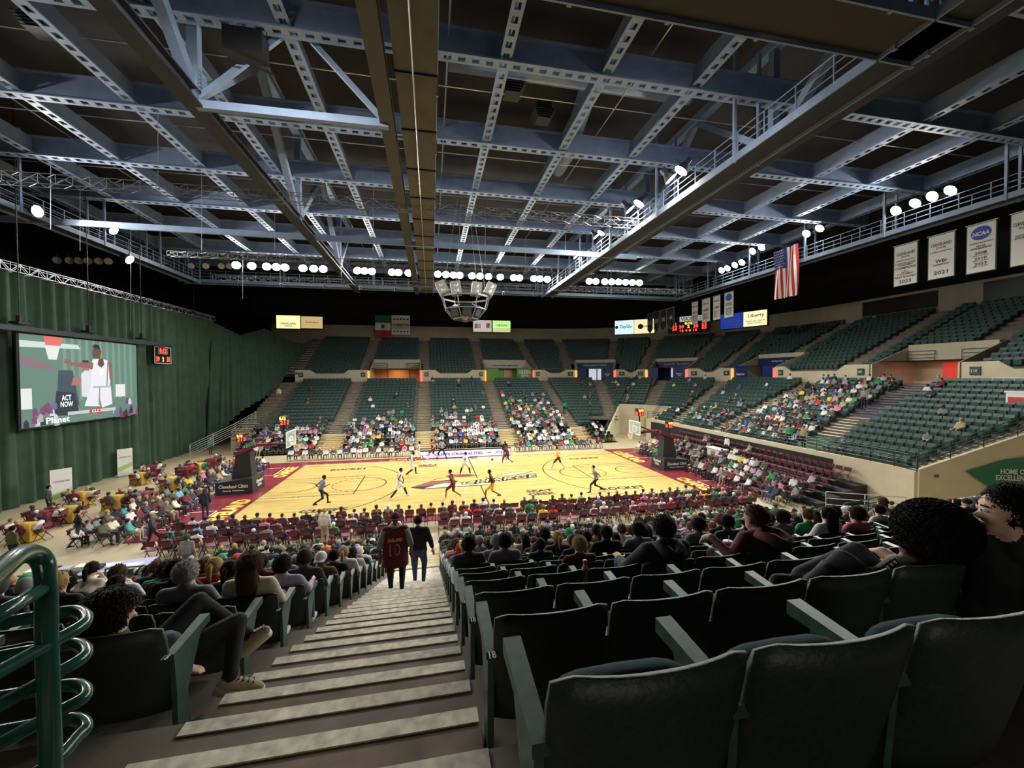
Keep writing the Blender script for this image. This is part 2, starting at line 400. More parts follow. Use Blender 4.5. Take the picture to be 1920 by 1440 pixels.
# ---------------------------------------------------------------- arena seats
SEATW = .533
def seat_back_mesh():
    mb = MB(); nx, nz = 10, 6; vs = []
    for side in (0, 1):
        for i in range(nz+1):
            v = i/nz
            for k in range(nx+1):
                u = k/nx*2-1
                hw = .246+.015*v
                if i == nz: hw -= .006
                x = u*hw; z = .26+.535*v-(.018 if (abs(u) > .99 and i == nz) else 0)
                y = .125-.115*v+.05*u*u+(.0 if side == 0 else .032-.008*abs(u))
                if i == nz: y += (.006 if side == 0 else -.006)
                vs.append((x, y, z))
    W = nx+1; n = W*(nz+1); fs = []
    for i in range(nz):
        for k in range(nx):
            a = i*W+k; fs.append((a, a+1, a+W+1, a+W)); fs.append((n+a, n+a+W, n+a+W+1, n+a+1))
    for k in range(nx):
        fs.append((k, n+k, n+k+1, k+1)); a = nz*W+k; fs.append((a, a+1, n+a+1, n+a))
    for i in range(nz):
        a = i*W; fs.append((a, a+W, n+a+W, n+a)); a += nx; fs.append((a, n+a, n+a+W, a+W))
    mb.add(vs, fs); return mb.mesh('backrest', [M_seatback], True)
def pad_mesh(up):
    """rounded upholstered pad, tipped up or folded down"""
    vs = []; n = 24; rings = [(.80, 0), (.97, .012), (1, .035), (1, .06), (.95, .08), (.7, .092)]
    for s, h in rings:
        for k in range(n):
            a = 2*PI*k/n; c, d = math.cos(a), math.sin(a)
            x = .228*s*math.copysign(abs(c)**.45, c); y = .185*s*math.copysign(abs(d)**.5, d); vs.append((x, y, h))
    fs = [tuple(range(n))[::-1], tuple(range(5*n, 6*n))]
    for i in range(5): fs += [(i*n+k, i*n+(k+1) % n, (i+1)*n+(k+1) % n, (i+1)*n+k) for k in range(n)]
    R = Matrix.Rotation(math.radians(80 if up else 4), 3, 'X'); o = Vector((0, .25 if up else .33, .47 if up else .36))
    mb = MB(); mb.add([R @ Vector(v)+o for v in vs], fs); return mb.mesh('seat_pad', [M_seatpad], True)
def arm_mesh(x):
    mb = MB(); n = 8
    # arm: slender board on a cast standard
    for y0, y1, w0, w1, z0, z1 in ((.10, .46, .048, .058, .615, .635),):
        vs = [(x-w0/2, y0, z0-.035), (x+w0/2, y0, z0-.035), (x+w1/2, y1, z1-.05), (x-w1/2, y1, z1-.05), (x-w0/2, y0, z0), (x+w0/2, y0, z0), (x+w1/2, y1, z1), (x-w1/2, y1, z1)]
        mb.add(vs, [(0, 3, 2, 1), (4, 5, 6, 7), (0, 1, 5, 4), (1, 2, 6, 5), (2, 3, 7, 6), (3, 0, 4, 7)])
    return mb.mesh('armrest', [M_arm])
def standard_mesh(x):
    mb = MB(); prof = [(.14, .0), (.40, .0), (.40, .03), (.26, .09), (.24, .32), (.38, .56), (.38, .60), (.12, .58), (.14, .33)]
    n = len(prof); vs = [(x-.014, y, z) for y, z in prof]+[(x+.014, y, z) for y, z in prof]
    mb.add(vs, [tuple(range(n)), tuple(range(n, 2*n))[::-1]]+[(i, i+n, (i+1) % n+n, (i+1) % n) for i in range(n)])
    return mb.mesh('standard', [M_arm])
ME = dict(back=seat_back_mesh(), up=pad_mesh(True), down=pad_mesh(False), armL=arm_mesh(-.266), armR=arm_mesh(.266), stL=standard_mesh(-.266), stR=standard_mesh(.266))
ME['bumper'] = None
def make_seat(loc, rz, up, endR, label, group):
    s = empty('arena_seat', loc, rz, label, 'seat', group)
    link_mesh('backrest', ME['back'], s); link_mesh('seat_pad', ME['up' if up else 'down'], s)
    link_mesh('armrest', ME['armL'], s); link_mesh('standard', ME['stL'], s)
    if endR: link_mesh('armrest', ME['armR'], s); link_mesh('standard', ME['stR'], s)
    return s
# ---- all seat places
SLOTS = []      # dict(p, rz, u, t, row, sec, upper)
def fill_rows(u0, u1, j0, j1, zf, tf, aisles, upper, run, pitch=SEATW):
    for j in range(j0, j1+1):
        t = tf(j)+run-.06
        length = 0; us = np.linspace(u0, u1, int((u1-u0)*8)+2)
        pts = [P(x, t) for x in us]
        cum = [0]
        for a, b in zip(pts, pts[1:]): cum.append(cum[-1]+(b-a).length)
        d0 = .30 if u0 > 20 else ((-(P(u0, t).x)) % pitch)
        s = np.arange(d0, cum[-1]-.2, pitch); uu = np.interp(s, cum, us)
        for u in uu:
            p = P(u, t, zf(j))
            if any(A[3] <= j <= A[4]+1 and in_aisle(p, A, .27) for A in aisles): continue
            SLOTS.append(dict(p=p, rz=facing(u), u=u, t=t, j=j, up=upper))
for z in ZONES[:6]:
    if z[0] >= UN0: continue
    fill_rows(z[0] if z[0] > UL else -21.4, z[1], z[2], z[3], zrow, jt, AISLES[:11], False, RUN)
# near stand: straight part measured from the stair, then the corner
NEAR = []
nearx = {}
for j in range(0, 17):
    k = 16-j; y = CAMP.y+.77+.81*k+.02; z = CAMP.z-1.47-.335*k
    for side in (1, -1):
        n = 0
        while n < 34:
            x = (-3.13+.25+SEATW*n) if side > 0 else (-4.81-.27-SEATW*n)
            n += 1
            if x > CX+.0 or x < -19: break
            if any(in_aisle(Vector((x, y, 0)), A, .27) for A in AISLES[12:14]): continue
            SLOTS.append(dict(p=Vector((x, y, z)), rz=0., u=uNear(x), t=-16.2-y, j=j, up=False, near=(side, k, n)))
    t = -16.2-y
    for s in np.arange(.3, 15*PI/2, SEATW*15/(RB+t)):
        u = U4-s
        if u < UN0+.2: break
        SLOTS.append(dict(p=P(u, t, z), rz=facing(u), u=u, t=t, j=j, up=False))
UZ = [(UL if False else -21.6, 59, 0, 15)]
for a, b in zip(cuts, cuts[1:]):
    f = upper_first((a+b)/2); fill_rows(max(a, -21.6), min(b, 60), f, 15, ztop, lambda i: TU0+RUN*i, UPAIS, True, RUN)
for s in SLOTS:
    q = project(s['p']+Vector((0, 0, .6))); s['px'] = q; s['d'] = (s['p']-CAMP).length; s['occ'] = False
def inview(q, m=30): return q[2] > .1 and -m < q[0] < 1920+m and -m < q[1] < 1440+m
# ---------------------------------------------------------------- people
SK, TP, BT, SH = 0, 1, 2, 3
def caps_to_mesh(name, caps, voxel, ratio, smooth=3):
    mb = MB()
    for a, b, ra, rb, tg in caps:
        a, b = Vector(a), Vector(b); d = b-a; L = d.length
        if L < 1e-4: mb.ell(a, (ra, ra, ra), nu=10, nv=7); continue
        q = d.to_track_quat('Z', 'Y').to_matrix(); n = 10; vs = []; prof = []
        for k in range(1, 4): t = -PI/2+PI/2*k/3; prof.append((ra*math.cos(t), ra*math.sin(t)))
        for k in range(0, 3): t = PI/2*k/3; prof.append((rb*math.cos(t), L+rb*math.sin(t)))
        vs.append(a+q @ Vector((0, 0, -ra)))
        for r, z in prof: vs += [a+q @ Vector((r*math.cos(2*PI*i/n), r*math.sin(2*PI*i/n), z)) for i in range(n)]
        vs.append(a+q @ Vector((0, 0, L+rb))); m = len(prof)
        fs = [(0, 1+(i+1) % n, 1+i) for i in range(n)]
        for k in range(m-1): o = 1+k*n; fs += [(o+i, o+(i+1) % n, o+n+(i+1) % n, o+n+i) for i in range(n)]
        o = 1+(m-1)*n; fs += [(o+i, o+(i+1) % n, len(vs)-1) for i in range(n)]
        mb.add(vs, fs)
    me0 = mb.mesh('tmp', []); ob = bpy.data.objects.new('tmp', me0); COL.objects.link(ob)
    r = ob.modifiers.new('r', 'REMESH'); r.mode = 'VOXEL'; r.voxel_size = voxel
    s = ob.modifiers.new('s', 'SMOOTH'); s.factor = .5; s.iterations = smooth
    if ratio < 1: d = ob.modifiers.new('d', 'DECIMATE'); d.ratio = ratio
    dg = bpy.context.evaluated_depsgraph_get(); me = bpy.data.meshes.new_from_object(ob.evaluated_get(dg))
    bpy.data.objects.remove(ob); bpy.data.meshes.remove(me0); me.name = name
    nf = len(me.polygons); c = np.empty(nf*3); me.polygons.foreach_get('center', c); c = c.reshape(-1, 3)
    best = np.full(nf, 1e9); mi = np.zeros(nf, int)
    for a, b, ra, rb, tg in caps:
        a = np.array(a, float); b = np.array(b, float); ab = b-a; l2 = max(ab@ab, 1e-9)
        t = np.clip((c-a)@ab/l2, 0, 1); dd = np.linalg.norm(c-(a+t[:, None]*ab), axis=1)-(ra+(rb-ra)*t)
        k = dd < best; best[k] = dd[k]; mi[k] = tg
    me.materials.clear()
    for m in (M_skin[0], M_white, M_black, M_black): me.materials.append(m)
    me.polygons.foreach_set('material_index', mi.tolist()); me.polygons.foreach_set('use_smooth', [True]*nf); me.update()
    return me
def V(*a): return Vector(a)
def head_caps(c, d=(0, 1, 0), s=1.):
    """skull, jaw, nose, ears round centre c looking along d"""
    c = Vector(c); d = Vector(d).normalized(); r = d.cross(V(0, 0, 1)).normalized(); u = r.cross(d)
    L = lambda x, y, z: c+(r*x+d*y+u*z)*s
    return [(L(0, -.025, .025), L(0, .02, .03), .085*s, .078*s, SK), (L(0, .03, -.03), L(0, .045, -.075), .062*s, .042*s, SK),
            (L(0, .088, -.005), L(0, .108, -.025), .013*s, .015*s, SK), (L(.078, -.005, .01), L(.082, -.01, -.02), .016*s, .012*s, SK), (L(-.078, -.005, .01), L(-.082, -.01, -.02), .016*s, .012*s, SK)]
def hand_caps(wr, di, cu=.4, fine=False, s=1., side=1):
    """palm, four fingers and a thumb; di = direction of the hand"""
    wr = Vector(wr); di = Vector(di).normalized(); r = di.cross(V(0, 0, 1))
    r = r.normalized() if r.length > .1 else V(1, 0, 0); dn = di.cross(r).normalized()
    if dn.z > 0: dn = -dn
    out = [(wr, wr+di*.07*s, .030*s, .036*s, SK)]
    for i in range(4):
        b = wr+di*.085*s+r*(i-1.5)*.02*s; L = (.062, .072, .068, .052)[i]*s
        k = b+(di*(1-cu*.4)+dn*cu*.5).normalized()*L*.55; e = k+(di*(1-cu)+dn*cu).normalized()*L*.5
        out += [(b, k, .011*s, .010*s, SK), (k, e, .010*s, .008*s, SK)]
    t0 = wr+di*.025*s+r*.034*s*side; out += [(t0, t0+(di*.6+r*.7*side)*.045*s, .013*s, .011*s, SK), (t0+(di*.6+r*.7*side)*.045*s, t0+(di*.9+r*.6*side)*.072*s, .011*s, .009*s, SK)]
    return out
def figure(J, top=TP, sleeve=1., legs=1., s=1., look=(0, 1, 0), girth=1., hands=True, shoe=True, cu=.4):
    """J: dict of joints. sleeve/legs: share of the limb that is covered"""
    g = girth; hip, ch, nk, hd = map(Vector, (J['hip'], J['chest'], J['neck'], J['head'])); c = []
    side = (Vector(J['sh'][1])-Vector(J['sh'][0])).normalized()
    hs = (Vector(J['hj'][1])-Vector(J['hj'][0])).normalized()
    c += [(hip-hs*.07*g, hip+hs*.07*g, .115*g, .115*g, BT)]
    for k in (-1, 1):
        c += [(hip+hs*.06*k+V(0, 0, .08)*1, ch+side*.07*k, .115*g, .12*g, top), (ch+side*.07*k, nk+side*.1*k-V(0, 0, .06), .12*g, .07*g, top)]
    c += [(Vector(J['sh'][0]), Vector(J['sh'][1]), .062*g, .062*g, top), (nk-V(0, 0, .04), hd-V(0, 0, .05), .056, .052, SK), (nk-V(0, 0, .05), nk+V(0, 0, 0), .085, .062, top)]
    c += head_caps(hd, look, s)
    for k in (0, 1):
        sh, el, wr = map(Vector, (J['sh'][k], J['el'][k], J['wr'][k])); kn, an = Vector(J['kn'][k]), Vector(J['an'][k]); hj = Vector(J['hj'][k])
        if sleeve >= 1: c += [(sh, el, .058*g, .05*g, TP), (el, wr-(wr-el)*.08, .05*g, .038, TP)]
        elif sleeve > 0:
            m = sh.lerp(el, min(1, sleeve*2)); c += [(sh, m, .058*g, .055*g, TP), (m, el, .042, .038, SK), (el, wr, .038, .027, SK)]
        else: c += [(sh, el, .048, .038, SK), (el, wr, .037, .026, SK)]
        d = (wr-el).normalized(); hd_ = J.get('hd', (None, None))[k]
        if hands: c += hand_caps(wr, hd_ or d, cu, side=(1 if k == 0 else -1))
        else: c += [(wr, wr+d*.1, .034, .03, SK)]
        if legs >= 1: c += [(hj, kn, .088*g, .066*g, BT), (kn, an+V(0, 0, .03), .062*g, .045, BT)]
        else:
            m = hj.lerp(kn, legs*1.0); c += [(hj, m, .1*g, .09*g, BT), (m, kn, .066, .056, BT if legs > .98 else J.get('leg', SK)), (kn, an, .056, .036, J.get('leg', SK))]
        fd = Vector(J['ft'][k]).normalized() if 'ft' in J else V(0, 1, 0)
        if shoe: c += [(an-fd*.04-V(0, 0, .03), an+fd*.10-V(0, 0, .04), .042, .044, SH), (an+fd*.10-V(0, 0, .04), an+fd*.165-V(0, 0, .05), .044, .034, SH)]
    return c
def seatedJ(lean=0., knee=.12, arms='lap', slouch=0., twist=0.):
    hz = .50-slouch*.3; J = {}
    J['hip'] = V(0, .20+slouch*.4, hz); J['chest'] = V(twist*.02, .15+lean*.5+slouch*.1, .76-slouch*.6); J['neck'] = V(twist*.03, .14+lean*.95, .93-slouch*.9)
    J['head'] = V(twist*.04, .17+lean*1.25, 1.055-slouch)
    J['sh'] = [V(-.185, .145+lean*.85, .885-slouch*.8), V(.185, .145+lean*.85, .885-slouch*.8)]
    J['hj'] = [V(-.09, .22+slouch*.4, hz-.02), V(.09, .22+slouch*.4, hz-.02)]
    J['kn'] = [V(-knee, .62+slouch*.3, .52), V(knee, .60+slouch*.3, .52)]; J['an'] = [V(-knee-.01, .64+slouch*.5, .10), V(knee+.01, .62+slouch*.5, .10)]
    if arms == 'lap': J['el'] = [V(-.25, .25+lean*.6, .64-slouch*.4), V(.25, .24+lean*.6, .64-slouch*.4)]; J['wr'] = [V(-.09, .43, .62), V(.09, .42, .62)]
    if arms == 'rest': J['el'] = [V(-.27, .20, .68), V(.27, .20, .68)]; J['wr'] = [V(-.27, .44, .67), V(.25, .44, .67)]
    if arms == 'cross': J['el'] = [V(-.24, .24, .66), V(.24, .24, .66)]; J['wr'] = [V(.05, .34, .70), V(-.06, .36, .73)]
    if arms == 'face': J['el'] = [V(-.25, .25, .64), V(.22, .40+lean*.4, .66)]; J['wr'] = [V(-.09, .43, .62), V(.10, .30+lean, .86)]
    if arms == 'up': J['el'] = [V(-.3, .3, .8), V(.25, .24, .64)]; J['wr'] = [V(-.22, .42, 1.0), V(.09, .42, .62)]
    return J
def standJ(step=0., arms='down', lean=0.):
    J = dict(hip=V(0, 0, .96), chest=V(0, .0+lean*.4, 1.25), neck=V(0, lean*.7, 1.47), head=V(0, .03+lean*.8, 1.62))
    J['sh'] = [V(-.19, lean*.65, 1.42), V(.19, lean*.65, 1.42)]; J['hj'] = [V(-.09, 0, .92), V(.09, 0, .92)]
    J['kn'] = [V(-.1, .05+step*.4, .5), V(.1, .04-step*.25, .5)]; J['an'] = [V(-.1, step*.45-.02, .09), V(.11, -step*.6-.02, .09+abs(step)*.12)]
    if arms == 'down': J['el'] = [V(-.25, -.02-step*.2, 1.14), V(.25, -.02+step*.2, 1.14)]; J['wr'] = [V(-.26, .07-step*.2, .90), V(.26, .07+step*.3, .92)]
    if arms == 'hips': J['el'] = [V(-.36, -.05, 1.15), V(.36, -.05, 1.15)]; J['wr'] = [V(-.2, .06, 1.0), V(.2, .06, 1.0)]
    if arms == 'cross': J['el'] = [V(-.25, .1, 1.16), V(.25, .1, 1.16)]; J['wr'] = [V(.08, .2, 1.2), V(-.08, .22, 1.24)]
    return J
BODY = {}
BODY['lap'] = caps_to_mesh('person', figure(seatedJ(), hands=False), .03, .55)
BODY['rest'] = caps_to_mesh('person', figure(seatedJ(arms='rest', slouch=.05, knee=.17), hands=False), .03, .55)
BODY['cross'] = caps_to_mesh('person', figure(seatedJ(arms='cross', slouch=.03, knee=.1), hands=False, look=(.3, 1, 0)), .03, .55)
BODY['lean'] = caps_to_mesh('person', figure(seatedJ(lean=.22, arms='face', knee=.16), hands=False, look=(-.2, 1, -.1)), .03, .55)
BODY['tee'] = caps_to_mesh('person', figure(seatedJ(arms='lap', knee=.14), sleeve=.4, hands=False, look=(-.5, 1, 0)), .03, .55)
BODY['wave'] = caps_to_mesh('person', figure(seatedJ(arms='up', knee=.14), hands=False), .03, .55)
BODY['stand'] = caps_to_mesh('person', figure(standJ(), hands=False), .03, .55)
BODY['walk'] = caps_to_mesh('person', figure(standJ(step=.5), hands=False), .03, .55)
HEADPOS = {'lap': V(0, .17, 1.055), 'rest': V(0, .17, 1.005), 'cross': V(0, .17, 1.025), 'lean': V(0, .445, 1.055), 'tee': V(0, .17, 1.055), 'wave': V(0, .17, 1.055), 'stand': V(0, .03, 1.62), 'walk': V(0, .03, 1.62)}
def hair_mesh(kind, fine=False):
    mb = MB(); rr = random.Random(4)
    def shell(rx, ry, rz, cy, cz, nu=16, nv=11, cutz=.0, faceon=True, rough=.0, strands=0, sl=.03, sw=.006):
        n0 = len(mb.v); mb.ell((0, cy, cz), (rx, ry, rz), nu=nu, nv=nv)
        for i in range(n0, len(mb.v)):
            x, y, z = mb.v[i]; k = 1+rr.uniform(-rough, rough); x, y, z = x*k, cy+(y-cy)*k, cz+(z-cz)*k; mb.v[i] = (x, y, z)
            if faceon and y > .035 and z < .055: mb.v[i] = (x*.55, .02+(y-.02)*.15, max(z, -.02))
            elif z < cutz-.07: mb.v[i] = (x*.7, min(y, -.02), max(z, cutz-.1))
        for _ in range(strands):
            u = rr.uniform(0, 2*PI); v = rr.uniform(-.75, 1); q = math.sqrt(1-v*v); p = V(rx*q*math.cos(u), cy+ry*q*math.sin(u), cz+rz*v)
            if faceon and p.y > .03 and p.z < .05: continue
            n = V(p.x/rx, (p.y-cy)/ry, (p.z-cz)/rz).normalized(); t = (n.cross(V(rr.gauss(0, 1), rr.gauss(0, 1), rr.gauss(0, 1)))).normalized() if sl < .025 else (V(0, 0, -1)-n*(-n.z)+V(rr.gauss(0, .35), rr.gauss(0, .35), 0)).normalized()
            s_ = n.cross(t).normalized()*sw; o = p-n*.006; e = p+n*((.35 if sl < .03 else .1)*sl+.004)+t*sl*rr.uniform(.5, 1.1); m = p+n*(.12*sl+.006)+t*sl*.35
            mb.add([o-s_, o+s_, m+s_*.9, m-s_*.9, e], [(0, 1, 2, 3), (3, 2, 4)])
    S = 1 if not fine else 14
    if kind == 'short': shell(.093, .107, .099, -.018, .035, rough=.03, strands=120*S, sl=.026, sw=.007 if S < 2 else .003)
    elif kind == 'bushy': shell(.112, .118, .113, -.026, .045, rough=.06, strands=160*S, sl=.035, sw=.008 if S < 2 else .003)
    elif kind == 'mop': shell(.118, .128, .115, -.02, .035, rough=.04, strands=4500, sl=.042, sw=.004)
    elif kind == 'afro': shell(.185, .18, .17, -.06, .03, 30, 20, rough=.03, strands=6000, sl=.022, sw=.004, faceon=False, cutz=-.12)
    elif kind == 'long':
        shell(.098, .11, .103, -.02, .03, strands=140*S, sl=.06, sw=.006 if S < 2 else .003); n0 = len(mb.v); mb.tube([(0, -.06, .06), (0, -.10, -.05), (0, -.115, -.2), (0, -.11, -.33)], [.075, .1, .09, .05], 12)
        for i in range(n0, len(mb.v)): x, y, z = mb.v[i]; mb.v[i] = (x, y*.6-.03, z+rr.uniform(-.02, .02))
        for _ in range(60*S):
            x = rr.uniform(-.095, .095); z = rr.uniform(-.2, .05); y = -.03-.085*math.sqrt(max(0, 1-(x/.1)**2)); w_ = .008 if S < 2 else .003
            mb.add([(x-w_, y, z), (x+w_, y, z), (x+w_*.8, y-.012, z-.1), (x-w_*.8, y-.012, z-.1), (x*.8, y-.0, z-.19)], [(0, 1, 2, 3), (3, 2, 4)])
    elif kind == 'pony':
        shell(.095, .108, .1, -.018, .035, rough=.02, strands=60); mb.tube([(0, -.09, .07), (0, -.15, .04), (0, -.16, -.06), (0, -.145, -.16)], [.03, .035, .03, .012], 8)
    elif kind == 'cap':
        shell(.095, .108, .085, -.008, .05); mb.box((0, .13, .055), (.15, .11, .012))
    elif kind == 'capback':
        shell(.097, .11, .09, -.008, .05); mb.box((0, -.13, .03), (.15, .09, .012))
    elif kind == 'beanie':
        shell(.098, .112, .11, -.012, .045); mb.tube([(.1*math.cos(a), -.01+.112*math.sin(a), .015+.02*math.sin(a)) for a in [2*PI*k/14 for k in range(14)]], .017, 6, closed=True)
    elif kind == 'hood': shell(.115, .125, .13, -.025, .02)
    return mb.mesh(kind, [M_hair[0]], True)
HAIR = {k: hair_mesh(k) for k in ('short', 'bushy', 'afro', 'long', 'pony', 'cap', 'capback', 'beanie', 'hood', 'mop')}
for k in ('short', 'bushy', 'long'): HAIR[k+'_fine'] = hair_mesh(k, True)
CLOTH = {}
def cloth(rgb):
    if isinstance(rgb, str): rgb = NAMEDC[rgb]
    k = 'cloth_%d_%d_%d' % rgb
    return mat(k, rgb, .85, noise=.14, scale=9, bump=.2)
NAMEDC = dict(black=(26, 26, 30), charcoal=(58, 60, 66), grey=(128, 130, 134), white=(222, 222, 222), navy=(34, 42, 72), blue=(48, 84, 176), green=(36, 150, 84), maroon=(108, 34, 46), red=(196, 50, 46), teal=(60, 150, 146), brown=(100, 76, 56),
    tan=(176, 150, 112), olive=(86, 88, 62), pink=(214, 120, 156), yellow=(232, 200, 60), lilac=(170, 160, 186), orange=(226, 120, 50), jeans=(72, 92, 124), khaki=(170, 156, 124), cream=(220, 212, 190), lime=(170, 220, 60), wine=(92, 22, 34), gold=(236, 184, 50), skyblue=(150, 190, 224))
def setmats(o, skin, top, bottom, shoes):
    for i, m in enumerate((skin, top, bottom, shoes)):
        s = o.material_slots[i]; s.link = 'OBJECT'; s.material = m
HAIRN = ['black', 'dark', 'brown', 'blond', 'grey', 'light brown']
def put_person(body, loc, rz, skin, top, bottom, shoes, hair, hcol, label, group=None, hrot=0., s=1., hp=None, hs=1., cat='person'):
    o = link_mesh('person', BODY[body] if isinstance(body, str) else body, None, loc, rz); o.scale = (s, s, s)
    setmats(o, M_skin[skin], cloth(top), cloth(bottom), cloth(shoes)); tag(o, label, cat, group)
    if hair:
        nm = {'cap': 'cap', 'capback': 'cap', 'beanie': 'beanie', 'hood': 'hood'}.get(hair, 'hair')
        h = link_mesh(nm, HAIR[hair], o, hp if hp is not None else HEADPOS[body], hrot); h.scale = (hs, hs, hs)
        h.material_slots[0].link = 'OBJECT'; h.material_slots[0].material = M_hair[hcol] if isinstance(hcol, int) else cloth(hcol)
    return o
# ---------------------------------------------------------------- basketball court
def wood_mat():
    m = bpy.data.materials.new('court_wood'); m.use_nodes = True; nt = m.node_tree; N = nt.nodes; L = nt.links; b = N['Principled BSDF']
    tc = N.new('ShaderNodeTexCoord'); br = N.new('ShaderNodeTexBrick'); br.inputs['Scale'].default_value = 1
    br.inputs['Brick Width'].default_value = 1.9; br.inputs['Row Height'].default_value = .11; br.inputs['Mortar Size'].default_value = .003; br.offset = .37
    br.inputs['Color1'].default_value = (*lin((208, 186, 116)), 1); br.inputs['Color2'].default_value = (*lin((194, 168, 98)), 1); br.inputs['Mortar'].default_value = (*lin((170, 138, 80)), 1)
    nz = N.new('ShaderNodeTexNoise'); nz.inputs['Scale'].default_value = 1.2; nz.inputs['Detail'].default_value = 6
    mp = N.new('ShaderNodeMapping'); mp.inputs['Scale'].default_value = (.25, 4, 1)
    mx = N.new('ShaderNodeMixRGB'); mx.blend_type = 'MULTIPLY'; mx.inputs[0].default_value = .5
    rp = N.new('ShaderNodeValToRGB'); rp.color_ramp.elements[0].position = .35; rp.color_ramp.elements[0].color = (.72, .62, .45, 1); rp.color_ramp.elements[1].position = .6; rp.color_ramp.elements[1].color = (1, 1, 1, 1)
    L.new(tc.outputs['Object'], br.inputs['Vector']); L.new(tc.outputs['Object'], mp.inputs[0]); L.new(mp.outputs[0], nz.inputs['Vector']); L.new(nz.outputs['Fac'], rp.inputs[0])
    L.new(br.outputs['Color'], mx.inputs[1]); L.new(rp.outputs[0], mx.inputs[2]); L.new(mx.outputs[0], b.inputs['Base Color']); b.inputs['Roughness'].default_value = .22
    return m
M_wood = wood_mat(); M_line = mat('court_line', (34, 20, 18), .6, spec=.15); M_apron = mat('court_apron', (124, 38, 52), .25)
court = empty('basketball_court', (0, 0, 0), 0, 'polished maple basketball court with maroon end aprons and a swoosh logo at centre', 'court')
mb = MB(); mb.box((0, 0, .012), (28.65, 15.24, .024)); mb.box((7.6, 7.87, .012), (13.4, .5, .024)); mb.build('playing_floor', [M_wood], court)
mb = MB()
for s in (-1, 1): mb.box((s*(14.325+1.7), .2, .011), (3.4, 17.6, .022))
mb.box((-6.7, 8.3, .011), (15.2, 1.36, .022)); mb.box((8, -8.1, .011), (12, .96, .022)); mb.box((-8.2, -8.1, .011), (12.2, .96, .022)); mb.build('apron', [M_apron], court)
ln = MB(); LW = .085; z = .026
def arc(cx, cy, r, a0, a1, n=48, w=LW, dash=False, m=ln, z=z):
    for i in range(n):
        if dash and i % 4 < 2: continue
        a, b = math.radians(a0+(a1-a0)*i/n), math.radians(a0+(a1-a0)*(i+1)/n)
        m.add([(cx+(r-w/2)*math.cos(a), cy+(r-w/2)*math.sin(a), z), (cx+(r+w/2)*math.cos(a), cy+(r+w/2)*math.sin(a), z), (cx+(r+w/2)*math.cos(b), cy+(r+w/2)*math.sin(b), z), (cx+(r-w/2)*math.cos(b), cy+(r-w/2)*math.sin(b), z)], [(0, 1, 2, 3)])
def seg(x0, y0, x1, y1, w=LW, m=ln, z=z):
    d = Vector((x1-x0, y1-y0, 0)).normalized()*w/2; n = Vector((-d.y, d.x, 0)); a = Vector((x0, y0, z)); b = Vector((x1, y1, z))
    m.add([a-n, b-n, b+n, a+n], [(0, 1, 2, 3)])
seg(0, -7.62, 0, 7.62, .08)
for s in (-1, 1):
    for y in (-2.44, 2.44): seg(s*14.325, y, s*8.53, y)
    for y in (-1.83, 1.83): seg(s*14.325, y, s*8.53, y, .03)
    seg(s*8.53, -2.44, s*8.53, 2.44, .08)
    arc(s*8.53, 0, 1.83, 90 if s > 0 else -90, 270 if s > 0 else 90); arc(s*8.53, 0, 1.83, -90 if s > 0 else 90, 90 if s > 0 else 270, dash=True)
    hx = s*(14.325-1.6); A = math.degrees(math.asin(6.7/7.24))
    arc(hx, 0, 7.24, (180-A) if s > 0 else -A, (180+A) if s > 0 else A, 72)
    for y in (-6.7, 6.7): seg(s*14.325, y, hx-s*7.24*math.cos(math.radians(A)), y)
    arc(hx, 0, 1.22, 90 if s > 0 else -90, 270 if s > 0 else 90, 30); seg(hx, 1.22, hx+s*.4, 1.22); seg(hx, -1.22, hx+s*.4, -1.22)
    for d in (2.13, 2.44, 3.35, 4.27, 5.18):
        for y in (-2.52, 2.52): seg(s*(14.325-d), y-.1, s*(14.325-d), y+.1, .06)
    for y in (7.4,): seg(s*5.8, y, s*5.8, y-.5)
ln.build('court_lines', [M_line], court)
for s in (-1, 1):
    for y0 in (4.2, -7.0):
        wl = MB()
        for (a, b, c, d) in ((15.7, y0, 15.7, y0+2.6), (15.7, y0, 17.2, y0), (15.7, y0+2.6, 17.2, y0+2.6)): seg(s*a, b, s*c, d, .06, wl, .024)
        wl.build('bench_box_line', [M_white], court)
# centre logo: gold and wine swoosh with white lettering
def flat(poly, zz, m, name): 
    b = MB(); b.add([(x, y, zz) for x, y in poly], [tuple(range(len(poly)))]); return b.build(name, [m], court)
def px2(pts): return [tuple(atZ(720+x/4.8, 800+y/4.8, .03)[:2]) for x, y in pts]
M_cream2 = mat('logo_cream', (214, 200, 156), .3)
flat(px2([(235, 548), (350, 564), (540, 552), (720, 538), (985, 524), (1000, 502), (870, 512), (700, 500), (640, 505), (690, 478), (610, 450), (470, 468), (420, 492)]), .027, M_line, 'logo_outline')
flat(px2([(360, 556), (530, 545), (700, 532), (975, 520), (985, 508), (700, 506), (520, 508)]), .029, M_cream2, 'logo_swoosh')
flat(px2([(250, 545), (430, 528), (600, 500), (620, 482), (420, 496)]), .031, M_maroon, 'logo_swoosh')
flat(px2([(430, 492), (480, 472), (600, 454), (680, 458), (790, 466), (900, 458), (1010, 444), (930, 492), (780, 500), (680, 488), (600, 476)]), .031, M_gold, 'logo_swoosh')
flat(px2([(555, 440), (620, 430), (760, 428), (870, 436), (780, 446), (650, 454), (560, 450)]), .029, M_maroon, 'logo_ball')
flat(px2([(1000, 444), (1120, 414), (1350, 398), (1270, 420), (1110, 446)]), .029, M_line, 'logo_outline'); flat(px2([(1015, 443), (1125, 417), (1320, 402), (1260, 418), (1110, 442)]), .031, M_cream2, 'logo_swoosh')
text('CHARGE', 6.3, 1.1, M_line, (1.75, -.8, .033), (1, .19, 0), (-.19, 1, 0), court, 'logo_lettering', 0, .10, .001, .35)
